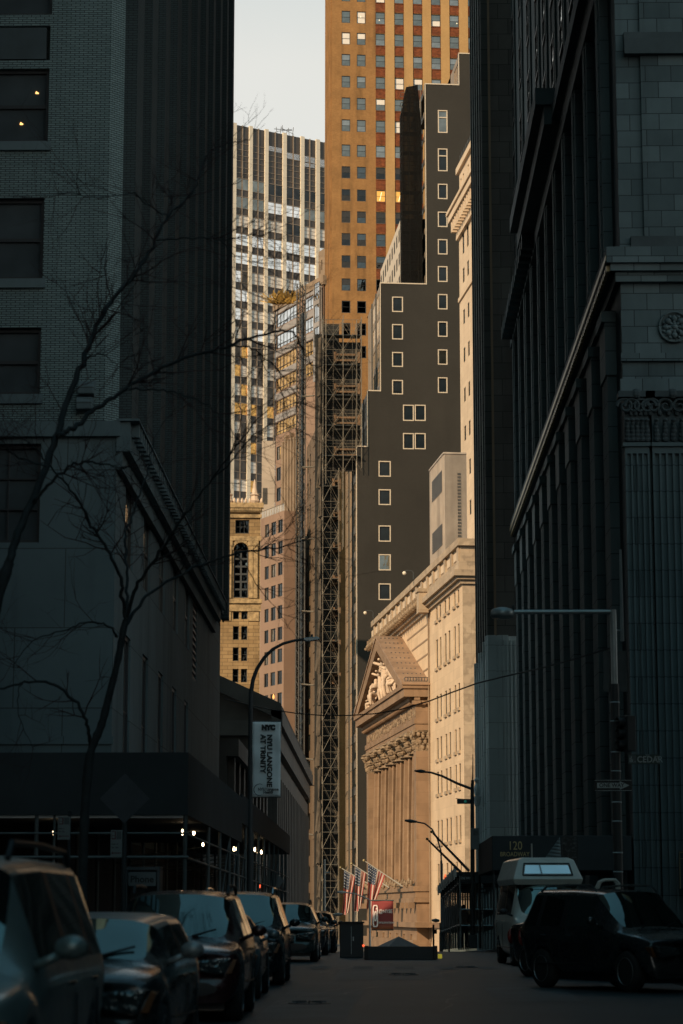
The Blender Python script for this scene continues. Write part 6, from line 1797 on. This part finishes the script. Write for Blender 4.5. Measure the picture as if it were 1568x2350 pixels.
f = MB(); f.box(0, q2.x - q.x, 0, .6, 0, q2.z - gz(70) - .05); f.build('box', darkmet, uc, bevel=.02)
f = MB(); f.box(-.03, q2.x - q.x + .03, -.04, .64, q2.z - gz(70) - .05, q2.z - gz(70)); f.build('lid', sgn_b, uc)
f = MB(); f.box((q2.x - q.x) * .48, (q2.x - q.x) * .5, -.008, -.002, .1, q2.z - gz(70) - .15); f.box((q2.x - q.x) * .55, (q2.x - q.x) * .6, -.03, -.003, .5, .62); f.build('door_seam', galv, uc)
YT = 275; q = P(868, 2172, YT); q2 = P(962, 2149, YT)
tn = thing('canopy_tent', 'grey pyramid roofed tent peeping over the black barrier', 'tent', ((q.x + q2.x) / 2, YT, gz(YT)), R(20))
hw_ = (q2.x - q.x) / 2 / 1.25; za, zb_ = q.z - gz(YT), q2.z - gz(YT)
f = MB()
C4 = [(-hw_, -hw_), (hw_, -hw_), (hw_, hw_), (-hw_, hw_)]
for k in range(4): f.face([(*C4[k], za), (*C4[(k + 1) % 4], za), (0, 0, zb_)]); f.face([(*C4[k], za - .3), (*C4[(k + 1) % 4], za - .3), (*C4[(k + 1) % 4], za), (*C4[k], za)])
f.build('roof', MAT('tent_fabric', (.03, .035, .038), .8), tn)
for a in C4: f = MB(); f.bar((*a, 0), (*a, za), .08); f.build('leg', galv, tn)
q = P(1010, 2199, 68.5); yb = thing('sunlit_glow', 'added glowing block for the sunlit street past the black barrier', 'light patch', (q.x, 68.5, gz(68.5)), 0)
f = MB(); f.box(-.06, .06, -.1, .1, 0, .13); f.build('block', GLOW('sunlit_yellow', (.9, .75, .08), .28), yb, bevel=.02)  # glows in place of the sunlit street beyond; not a lamp

# ---- right scaffold shed
sh = thing('sidewalk_shed', 'grey metal scaffold shed stepping downhill behind the white van', 'scaffold shed', (3.45, 94, gz(94) + .14), 0)
ps = MB(); dk = MB(); pn_ = MB(); brc = MB()
nb_ = 9
for k in range(nb_ + 1):
    Y = 94 + 3.0 * k; dz = gz(Y) - gz(94)
    for x_ in (0.0, .9, 2.0): ps.tube([(x_, Y - 94, dz), (x_, Y - 94, dz + 2.9)], .045, 8)
    for z_ in (.9, 1.55, 2.6): ps.tube([(0, Y - 94, dz + z_), (2.0, Y - 94, dz + z_)], .03, 6)
    if k < nb_:
        for z_ in (.9, 2.6): ps.tube([(0, Y - 94, dz + z_), (0, Y - 91, dz + z_)], .03, 6)
        brc.tube([(0, Y - 94, dz + .3), (0, Y - 91, dz + 2.5)], .025, 6)
        dk.box(-.14, 2.3, Y - 94 + .02, Y - 91, dz + 2.9, dz + 3.06); pn_.box(-.2, -.13, Y - 94 + .02, Y - 91 - .02, dz + 2.86, dz + 3.2)
        pn_.box(-.26, -.201, Y - 94 + .2, Y - 94 + .45, dz + 2.75, dz + 3.25)
split(ps, 'post', galv, sh); split(brc, 'cross_brace', galv, sh); split(dk, 'deck', plywood, sh); split(pn_, 'parapet', galv, sh)
f = MB()
for k in range(6): f.box(.05, 1.95, -.02, .02, 2.62 + .04 * k, 2.64 + .04 * k)
f.box(.0, 2.1, -.05, -.021, 2.6, 2.9); f.build('sign_beam', darkmet, sh)
for nm, lab, tx, a in (('one_way_sign', 'small black ONE WAY sign on top of the metal scaffold shed', 'ONE WAY', (1056, 2008, 1080, 2021)), ('street_sign', 'small dark PINE ST sign on the front of the scaffold shed', 'PINE ST', (1098, 2038, 1122, 2050))):
    t, w_, h_ = board(nm, lab, a[0], a[1], a[2], a[3], 93.4, sgn_b); text('lettering', tx, h_ * .62, sgn_w, t, Matrix.Translation((w_ * .06, -.006, h_ * .25)), .002, .002, sx=.62)

# ---- canopy of the office entrance
YA = 80; q = P(1130, 1998, YA); q2 = P(1130, 1918, YA)
aw = thing('entrance_canopy', 'black entrance canopy lettered 120 BROADWAY in gold behind the white van', 'canopy', (q.x, YA, q.z), 0)
h_ = q2.z - q.z; wA = 8.9 - q.x
f = MB(); f.box(0, wA, 0, 11, 0, h_); f.build('canopy', plywood, aw, bevel=.02)
gold = MAT('gold_leaf', (.62, .46, .20), .5, .0)
s0 = P(1166, 1950, YA); s1 = P(1148, 1965, YA); k_ = 1.0
text('lettering', '120', .42, gold, aw, Matrix.Translation((s0.x - q.x, -.006, s0.z - q.z)), .004, 0.0, sx=.80)
text('lettering', 'BROADWAY', .215, gold, aw, Matrix.Translation((s1.x - q.x, -.006, s1.z - q.z)), .004, 0.0, sx=.83)
f = MB(); f.tube([(.05, .1, 0), (.05, .1, -q.z + gz(80) + .14)], .04, 8); f.tube([(.05, 10.8, 0), (.05, 10.8, -q.z + gz(91) + .14)], .04, 8); split(f, 'post', darkmet, aw)
# grey pennant, leafy poster, thin pole
Yp = 74; q = P(1290, 1975, Yp)
pe = thing('grey_pennant', 'grey triangular pennant cloth behind the white van', 'pennant', (q.x, Yp, 0), 0)
a, b_, c_ = P(1243, 1980, Yp), P(1290, 1985, Yp), P(1285, 1921, Yp)
f = MB(); n = 8
for k in range(n):
    for j in range(2):
        def S2(u, v): 
            p = (c_.lerp(a, v)).lerp(c_.lerp(b_, v), u); return (p.x - q.x, .08 * math.sin(u * 7) * v, p.z)
        f.face([S2(j / 2, k / n + 1e-3), S2((j + 1) / 2, k / n + 1e-3), S2((j + 1) / 2, (k + 1) / n), S2(j / 2, (k + 1) / n)])
o = f.build('cloth', MAT('pennant_grey', (.17, .20, .20), .8, var=.08), pe, smooth=True, weld=True); o.modifiers.new('t', 'SOLIDIFY').thickness = .01
f = MB(); f.tube([(.0, .03, gz(Yp)), (.0, .03, c_.z + .02)], .02, 6); f.build('pole', darkmet, pe)
t, w_, h_ = board('poster_panel', 'dark poster of leafy plants beside the grey pennant', 1290, 1919, 1326, 1982, 75.5, sgn_b, 'poster')
mt, nt, bb = nodes('leafy_print'); tc, oo = coords(nt); n1 = noise(nt, tc, oo, 6, 6, (1, 1, 2.2)); r = ramp(nt, (n1, 0), .5, .68, (.015, .017, .017), (.10, .115, .11)); nt.links.new(r[0].outputs[0], bb.inputs['Base Color'])
f = MB(); f.box(.03, w_ - .03, -.006, -.001, .03, h_ - .03); f.build('print', mt, t)
f = MB(); f.tube([(.05, .05, -t.location.z + gz(75)), (.05, .05, 0)], .03, 6); f.tube([(w_ - .05, .05, -t.location.z + gz(75)), (w_ - .05, .05, 0)], .03, 6); split(f, 'post', darkmet, t)
q = P(1221, 1975, 72); t = thing('thin_pole', 'thin pale topped pole in front of the entrance canopy', 'pole', (q.x, 72, gz(72)), 0)
f = MB(); f.tube([(0, 0, 0), (0, 0, P(1221, 1936, 72).z - gz(72))], .025, 6); f.build('pole', pale, t)
q = P(1372, 2040, 53); wf_ = thing('ladder_frame', 'white curved frame rising behind the glossy black car', 'frame', (q.x, 53, 0), 0)
w1 = P(1421, 2040, 53).x - q.x; zt_ = P(1400, 2019, 53).z
f = MB()
for yy in (0, .5): f.tube([(0, yy, .9), (0, yy, zt_ - .22), (.07, yy, zt_ - .05), (.18, yy, zt_), (w1 - .08, yy, zt_), (w1, yy, zt_ - .08), (w1 + .03, yy, .9)], .035, 8)
f.box(0, w1, .0, .5, .4, .9); f.tube([(.1, 0, .0), (.1, 0, .5)], .05, 6); f.tube([(w1 - .1, 0, .0), (w1 - .1, 0, .5)], .05, 6)
f.build('frame', white_p, wf_)

# ---- wire across the street
w0 = [(1404, 1486, 57), (1320, 1512, 58), (1240, 1534, 60), (1160, 1552, 63), (1095, 1568, 66), (1040, 1588, 69), (985, 1609, 72), (920, 1628, 75), (860, 1638, 78), (800, 1642, 81), (740, 1642, 84), (680, 1637, 87), (620, 1628, 90), (515, 1604, 95)]
pts = [P(*a) for a in w0]; c0 = pts[0]
f = MB(); f.tube([tuple(p - c0) for p in pts], .022, 6)
tag(f.build('overhead_wire', darkmet, loc=tuple(c0)), 'thin black wire sagging across the street from the silver lamp post', 'wire')

# ---- left pavement shed: plywood fascia on pipe posts, bare bulbs under it
xs_, ys_ = -4.2, 51.3
ls = thing('sidewalk_shed', 'dark plywood shed on pipe posts with lit bulbs, beside the parked cars', 'scaffold shed', (xs_, ys_, .14), 0)
zt_, zb_ = 4.75, 3.35
f = MB(); f.box(-30, 0, 0, .08, zb_, zt_); f.box(-.08, 0, .081, 21, zb_, zt_); f.box(-.08, 0, 21.001, 62, zb_ + .62, zt_ + .12); f.build('fascia', plywood, ls)
f = MB(); f.box(-4.6, -.1, .1, 21, zb_, zb_ + .12); f.box(-4.6, -.1, 21, 61.8, zb_ + .62, zb_ + .74); f.box(-30, -4.61, .1, 6, zb_, zb_ + .12); f.build('deck', plywood, ls)
f = MB(); posts = [0, 7.1, 11.4] + [15.5 + 4.2 * k for k in range(11)]
for p_ in posts:
    for x_ in (-.06, -3.4): f.tube([(x_, p_ + .1, gz(ys_ + p_) - .14), (x_, p_ + .1, zb_ + (.62 if p_ > 21 else 0))], .05, 8)
for x_ in (-3.0, -5.2, -8.0, -11.0, -14.0): f.tube([(x_, .1, -.14), (x_, .1, zb_)], .03, 8)
split(f, 'post', galv2, ls)
f = MB()
for z_, r_ in ((2.42, .035), (2.95, .025)): f.tube([(-30, .06, z_), (.02, .06, z_)], r_, 8)
f.tube([(-.06, .1, 2.42), (-.06, 61, 2.1)], .03, 8); f.tube([(-.06, .1, 2.95), (-.06, 61, 2.85)], .025, 8)
for p_ in posts[2:-1]: f.tube([(-.06, p_, .9), (-.06, p_ + 4, 3.2)], .02, 6); f.tube([(-.06, p_, 3.0), (-3.4, p_ + .1, 2.6)], .018, 6)
split(f, 'pipe', galv2, ls)
f = MB(); f.box(-30, -.1, .09, .12, zb_ - .06, zb_); f.build('edge_beam', galv, ls)
f = MB(); f.box(-3.62, -3.58, 5.0, 62, -.6, zb_); f.box(-30, -3.58, 4.9, 4.99, -.14, zb_); f.build('shade_backing', MAT('shade_black', (.010, .011, .012), .9), ls)  # near black sheets added to hold the deep shade under the shed
glow = GLOW('bulb_glow', (1, .72, .42), 14)
bulbs = [(124, 1911, 54), (420, 1911, 56), (445, 1911, 62), (466, 1917, 70), (466, 1938, 78), (537, 1949, 82), (543, 1949, 83), (544, 1956, 84), (572, 1950, 86), (580, 1956, 88), (585, 1950, 87), (592, 1956, 89), (600, 1956, 90), (573, 1956, 88)]
ba_c = MB(); ba_c.lathe([(.02, .09), (.022, .05), (.036, .0), (.033, -.04), (.015, -.06), (.003, -.065)], 10); 
_b = ba_c.build('bulb', glow); _bd = _b.data; bpy.data.objects.remove(_b)
cc = MB(); cc.lathe([(.035, .085), (.035, .16)], 8); cc.tube([(0, 0, .16), (0, 0, .35)], .008, 5); _c = cc.build('socket', darkmet); _cd = _c.data; bpy.data.objects.remove(_c)
for i, (x_, y_, Y) in enumerate(bulbs):
    p = P(x_, y_, Y); lab = ['lone lit bulb beside the parking sign and tree trunk', 'lit bulb by the first shed corner post', 'lit bulb just beyond the shed corner post bulb'][i] if i < 3 else 'bare lit bulb in the string under the shed roof'
    t = thing('light_bulb', lab, 'bulb', tuple(p), 0, 'bulbs under the shed')
    for nm, d in (('glass', _bd), ('socket', _cd)): o = bpy.data.objects.new(nm, d); COL.objects.link(o); o.parent = t

# ---- signs on the left pavement
def post_sign(lab, px, Y, ybot, board_px, build):
    pass
q = P(287, 1840, 47); g0 = .14
dm = thing('diamond_sign', 'large blank back of a diamond road sign on a dark post', 'sign', (q.x, 47, g0), 0)
f = MB(); f.tube([(0, 0, 0), (0, 0, P(287, 1850, 47).z - g0)], .055, 8); f.build('post', darkmet, dm)
r_ = P(344, 1840, 47).x - q.x; zc_ = P(287, 1833, 47).z - g0
f = MB(); f.prism([(-r_, zc_), (0, zc_ - r_), (r_, zc_), (0, zc_ + r_)], 'y', -.075, -.06); f.build('panel', MAT('sign_back_dark', (.055, .062, .07), .6, var=.15, scale=2), dm)
q = P(626, 2022, 100); dm = thing('diamond_sign', 'small pale diamond road sign behind the parked cars', 'sign', (q.x, 100, gz(100) + .14), 0)
f = MB(); zc_ = q.z - gz(100) - .14; f.tube([(0, 0, 0), (0, 0, zc_ + .4)], .07, 8); f.build('post', darkmet, dm)
r_ = P(653, 2022, 100).x - q.x; f = MB(); f.prism([(-r_, zc_), (0, zc_ - r_), (r_, zc_), (0, zc_ + r_)], 'y', .075, .09); f.build('panel', MAT('sign_back_pale', (.16, .18, .185), .5, var=.1), dm)
q = P(597, 2034, 106); t = thing('red_signal', 'small glowing red signal lamp above the parked cars', 'traffic light', (q.x, 106, gz(106) + .14), 0); zc_ = q.z - gz(106) - .14
f = MB(); f.tube([(-.12, .1, 0), (-.12, .1, zc_ + .3)], .04, 6); f.build('post', darkmet, t); f = MB(); f.box(-.12, .14, -.02, .1, zc_ - .5, zc_ + .16); f.build('housing', darkmet, t)
f = MB(); f.ball((.0, -.05, zc_), (.07, .05, .08), 8); f.build('lens', GLOW('red_lens_lit', (1, .13, .05), 2.2), t)
psw = MAT('parking_white', (.20, .225, .22), .6); psr = MAT('parking_red', (.10, .02, .022), .6)
for lab, a, Y in (('white and red bus stop parking sign on the diamond sign post', (253.5, 1905, 281, 1967), 47), ('white and red parking sign half behind the tree trunk', (132, 1874, 162, 1927), 41)):
    t, w_, h_ = board('parking_sign', lab, *a, Y - .12, psw)
    m = MB(); m.box(.02, w_ * .45, -.006, -.001, h_ * .66, h_ - .02); m.build('red_panel', psr, t)
    m = MB(); m.box(w_ * .12, w_ * .36, -.010, -.0065, h_ * .80, h_ * .93); m.box(w_ * .12, w_ * .36, -.010, -.0065, h_ * .70, h_ * .78); m.build('bus_symbol', psw, t)
    m = MB(); m.box(w_ * .5, w_ - .02, -.005, -.001, h_ * .66, h_ - .02); m.build('grey_panel', MAT('sign_mid_grey', (.09, .10, .10), .6) if 'sign_mid_grey' not in bpy.data.materials else bpy.data.materials['sign_mid_grey'], t)
    text('lettering', 'Monday - Fri', h_ * .068, sgn_b, t, Matrix.Translation((w_ * .07, -.003, h_ * .46)), .001, .001, sx=.72)
    text('lettering', '7am - 7pm', h_ * .085, sgn_b, t, Matrix.Translation((w_ * .07, -.003, h_ * .33)), .001, .001, sx=.72)
    m = MB(); m.prism([(w_ * .08, h_ * .15), (w_ * .22, h_ * .10), (w_ * .22, h_ * .135), (w_ * .92, h_ * .135), (w_ * .92, h_ * .165), (w_ * .22, h_ * .165), (w_ * .22, h_ * .20)], 'y', -.004, -.0006); m.build('arrow', psr, t)
    if Y == 41:
        m = MB(); m.tube([(w_ * .9, .05, -t.location.z + .14), (w_ * .9, .05, h_ + .1)], .03, 8); m.build('post', darkmet, t)
# ---- phone kiosk
q = P(285, 2100, 49.5); q2 = P(367, 1988, 49.5)
pk_ = thing('phone_kiosk', 'dark public phone kiosk with a pale PHONE panel under the shed', 'phone kiosk', (q.x, 49.5, .14), 0)
w_, h_ = q2.x - q.x, q2.z - .14
f = MB(); f.box(0, .06, 0, .7, 0, h_); f.box(w_ - .06, w_, 0, .7, 0, h_); f.box(.06, w_ - .06, .6, .7, 0, h_ - .02); f.box(.06, w_ - .06, .05, .6, h_ - .08, h_ - .01); f.build('shell', MAT('kiosk_grey', (.07, .08, .085), .5), pk_)
f = MB(); f.box(.08, w_ - .08, .0, .05, h_ - .42, h_ - .12); f.build('header_panel', MAT('kiosk_pale', (.13, .155, .16), .5), pk_)
text('lettering', 'Phone', .2, ink, pk_, Matrix.Translation((.12, -.006, h_ - .34)), .002, .004)
f = MB(); f.box(.2, .5, .45, .6, .8, 1.4); f.build('telephone', darkmet, pk_)
# ---- person beneath the right shed
pp_ = thing('person', 'person in a pale top and dark trousers standing beneath the metal shed', 'person', (P(1065, 2140, 97).x, 97, gz(97) + .14), R(25))
sk = MAT('skin_tone', (.30, .18, .12), .6); topm = MAT('pale_cloth', (.20, .19, .17), .85); trm = MAT('dark_trousers', (.02, .022, .026), .85); hair = MAT('dark_hair', (.012, .010, .009), .7)
J = dict(pel=(0,0,.95,.13), sp=(0,.01,1.18,.14), ch=(0,.0,1.36,.16), nk=(0,-.01,1.52,.06), hd=(0,-.03,1.66,.095), s1=(.17,0,1.42,.065), e1=(.22,.02,1.14,.045), w1=(.16,-.2,1.02,.032), h1=(.12,-.27,1.02,.035), s2=(-.17,0,1.42,.065), e2=(-.23,.03,1.14,.045), w2=(-.2,-.06,.90,.032), h2=(-.19,-.08,.82,.035), k1=(.1,-.02,.5,.07), a1=(.1,.03,.09,.045), f1=(.1,-.12,.04,.04), k2=(-.1,.0,.5,.07), a2=(-.1,.05,.09,.045), f2=(-.1,-.1,.04,.04), t1=(.09,0,.8,.1), t2=(-.09,0,.8,.1))
ED = [('pel','sp'),('sp','ch'),('ch','nk'),('nk','hd'),('ch','s1'),('s1','e1'),('e1','w1'),('w1','h1'),('ch','s2'),('s2','e2'),('e2','w2'),('w2','h2'),('pel','t1'),('t1','k1'),('k1','a1'),('a1','f1'),('pel','t2'),('t2','k2'),('k2','a2'),('a2','f2')]
bd_ = skin('body', J, ED, sk, pp_, 2)
bd_.data.materials.append(topm); bd_.data.materials.append(trm)
for p in bd_.data.polygons:
    c_ = p.center; p.material_index = 2 if c_.z < .98 and abs(c_.x) < .17 else (1 if c_.z < 1.5 and not (c_.z < 1.08 and abs(c_.x) > .1) else 0)
f = MB(); f.ball((0, .01, 1.70), (.098, .105, .10), 8); f.ball((0, .05, 1.64), (.09, .07, .10), 6); f.build('hair', hair, pp_, smooth=True)
# ================================================================== bare street trees
bark = MAT('dark_bark', (.030, .036, .037), .9, var=.3, scale=6, bump=.6, bscale=30)
twigm = MAT('reddish_twig', (.04, .02, .019), .85, var=.3, scale=3)
def branch3d(px, Y0, Y1):
    n = len(px); return [P(a, b, Y0 + (Y1 - Y0) * k / max(n - 1, 1)) for k, (a, b) in enumerate(px)]
def smooth_pts(pts, it=2):
    for _ in range(it):
        o = [pts[0]]
        for a, b in zip(pts[:-1], pts[1:]): o += [a.lerp(b, .25), a.lerp(b, .75)]
        o.append(pts[-1]); pts = o
    return pts
rt_ = random.Random(21)
def twig(b, p, d, ln, r, depth, kids):
    pts = [p]; q = p.copy(); dd = d.normalized(); n = max(4, int(ln / .16))
    for k in range(n):
        dd = (dd + Vector((rt_.gauss(0, .17), rt_.gauss(0, .12), rt_.gauss(.035, .15)))).normalized(); q = q + dd * ln / n; pts.append(q.copy())
    b.tube([tuple(a) for a in pts], [r * (1 - .75 * k / n) for k in range(n + 1)], 5 if r > .012 else 4, caps=False)
    if depth > 0:
        for k in range(kids):
            i = rt_.randint(1, n - 1); a = (pts[i] - pts[i-1]).normalized()
            s = Vector((rt_.gauss(0, 1), rt_.gauss(0, .7), rt_.gauss(.25, .8))).normalized()
            twig(b, pts[i], (a * .7 + s * .8), ln * rt_.uniform(.4, .75), r * .62, depth - 1, max(1, kids - 2))
    else:
        for i in range(1, n, 2): b.ball(tuple(pts[i]), r * 1.35, 3)
def tree(name, label, base, trunk_px, Y, limbs, r0):
    t = thing(name, label, 'tree', (base[0], Y, .14), 0); org = Vector(t.location)
    tb_ = MB(); tw_ = MB()
    tp = smooth_pts([Vector((base[0], Y, .14))] + branch3d(trunk_px, Y, Y), 2)
    n = len(tp); tb_.tube([tuple(p - org) for p in tp], [(r0[0] + (r0[1] - r0[0]) * k / (n - 1)) * rt_.uniform(.9, 1.14) for k in range(n)], 12)
    tw_.T = Matrix.Translation(-org)
    to = tb_.build('trunk', bark, t, smooth=True)
    for px, ra, rb_, Ya, Yb, nt_ in limbs:
        lb_ = MB(); pts = smooth_pts(branch3d(px, Ya, Yb), 2); m = len(pts)
        pts = [p + Vector((rt_.gauss(0, .012), rt_.gauss(0, .02), rt_.gauss(0, .012))) if 0 < k < m - 1 else p for k, p in enumerate(pts)]
        lb_.tube([tuple(p - org) for p in pts], [(ra + (rb_ - ra) * (k / (m - 1))) * .47 for k in range(m)], 8); lb_.build('limb', bark, t, smooth=True)
        for k in range(int(nt_ * 1.7)):
            i = rt_.randint(int(m * .25), m - 1); i = max(1, min(i, m - 1)); a = (pts[i] - pts[i-1]).normalized()
            sgn = 1 if rt_.random() < .5 else -1
            s = Vector((-a.z * sgn, rt_.gauss(0, .5), a.x * sgn + .15))
            rr_ = max(.0055, (ra + (rb_ - ra) * i / m) * .22)
            twig(tw_, pts[i], a * .75 + s * .6, rt_.uniform(.4, 1.3), min(rr_, .012), 2, 3)
    tw_.build('crown', twigm, t)
    return t
Y = 36.0; b0 = P(192, 2230, Y)
A = [(212, 1705)]
tree('bare_tree', 'slender bare tree with a dark forked trunk beside the parked cars', (P(188, 2300, Y).x, Y), [(188, 2150), (190, 2010), (193, 1905), (199, 1800), (207, 1725), (222, 1690), (234, 1664), (252, 1591), (271, 1518), (282, 1450), (289, 1423)], Y, [
    ([(289,1423),(283,1372),(279,1335),(262,1290),(237,1245),(212,1213),(194,1172),(172,1132),(143,1103),(121,1077),(88,1037),(60,1010)], .07, .02, 36, 34.5, 14),
    ([(289,1425),(293,1380),(293,1319),(289,1271),(285,1224),(300,1198),(318,1143),(340,1081),(351,1026),(366,979),(413,929)], .06, .015, 36, 38, 12),
    ([(288,1428),(310,1350),(333,1315),(373,1264),(402,1209),(439,1162),(487,1099),(523,1048),(574,979),(628,929)], .07, .012, 36, 34, 12),
    ([(523,1048),(545,1010),(556,960),(548,920)], .022, .010, 34.6, 34, 4),
    ([(487,1099),(528,1066),(560,1020),(592,986),(640,966),(680,985)], .03, .010, 34.7, 34, 7),
    ([(286,1440),(296,1425),(318,1383),(370,1342),(450,1299),(541,1269),(600,1262),(650,1256),(690,1241),(731,1233)], .07, .012, 36, 38, 10),
    ([(600,1262),(630,1240),(660,1215),(676,1195)], .02, .008, 37.2, 37, 4),
    ([(660,1254),(690,1275),(720,1300)], .016, .007, 37.5, 38, 3),
    ([(541,1269),(570,1300),(600,1360),(640,1400),(660,1440)], .02, .007, 37, 38, 4),
    ([(271,1462),(255,1440),(238,1430),(198,1427),(165,1441),(102,1456),(59,1485),(29,1533)], .045, .012, 36, 35, 7),
    ([(212,1710),(203,1680),(198,1650),(176,1610),(128,1569),(88,1562),(48,1566),(0,1580),(-20,1590)], .065, .03, 36, 35, 6),
    ([(48,1566),(42,1600),(44,1650),(60,1690),(80,1720)], .02, .008, 35.3, 35, 3),
], (.085, .046))
Y2 = 30.0
tree('bare_tree', 'large bare tree with a thick limb crossing the grey brick corner', (P(-75, 2350, Y2).x, Y2), [(-75, 2100), (-70, 1800), (-50, 1600), (-25, 1450), (0, 1350), (22, 1290)], Y2, [
    ([(22,1290),(44,1216),(77,1143),(106,1070),(132,997),(146,942),(176,865),(198,821),(212,770),(238,715),(267,679),(307,631),(318,618),(355,560),(384,494),(424,461),(450,432),(461,388),(476,348),(512,331),(574,318)], .12, .010, 30, 33, 26),
    ([(362,552),(400,548),(439,545),(480,545),(512,552),(527,578),(548,592),(575,600)], .03, .008, 31.7, 31, 9),
    ([(512,552),(560,543),(590,538),(620,548)], .02, .007, 31.2, 31, 7),
    ([(527,578),(530,640),(528,700),(545,740),(562,770)], .014, .006, 31.2, 31, 5),
    ([(132,1000),(154,990),(176,979),(205,946),(249,920),(285,894),(329,865),(395,832),(468,807),(523,796),(568,776),(620,762),(665,758),(685,780),(693,804),(713,832),(722,860)], .085, .012, 30.4, 32, 16),
    ([(523,796),(568,792),(596,812),(629,836),(657,872),(677,897),(690,930)], .03, .009, 31.3, 31.8, 10),
    ([(620,762),(632,735),(640,700),(636,672)], .018, .007, 31.6, 31.6, 5),
    ([(596,812),(610,850),(640,880),(652,920)], .018, .007, 31.5, 31.2, 6),
    ([(285,894),(330,893),(384,896),(420,905),(457,920),(490,940),(505,957),(541,1000),(560,1040)], .035, .009, 30.8, 30.4, 8),
    ([(77,1154),(100,1125),(121,1103),(154,1074),(183,1059),(210,1058),(238,1066),(270,1070),(307,1074)], .055, .015, 30.1, 29.6, 10),
    ([(238,720),(252,700),(280,690),(300,705)], .02, .008, 31, 31, 5),
    ([(198,821),(225,808),(245,818),(275,842)], .028, .009, 30.8, 30.5, 6),
    ([(307,440),(275,450),(240,448),(200,452),(150,440),(110,450)], .018, .008, 31, 30, 8),
    ([(384,494),(350,480),(307,440)], .022, .018, 32, 31, 2),
    ([(106,1070),(70,1060),(30,1040),(0,1010)], .035, .015, 30.2, 29.5, 8),
], (.11, .07))
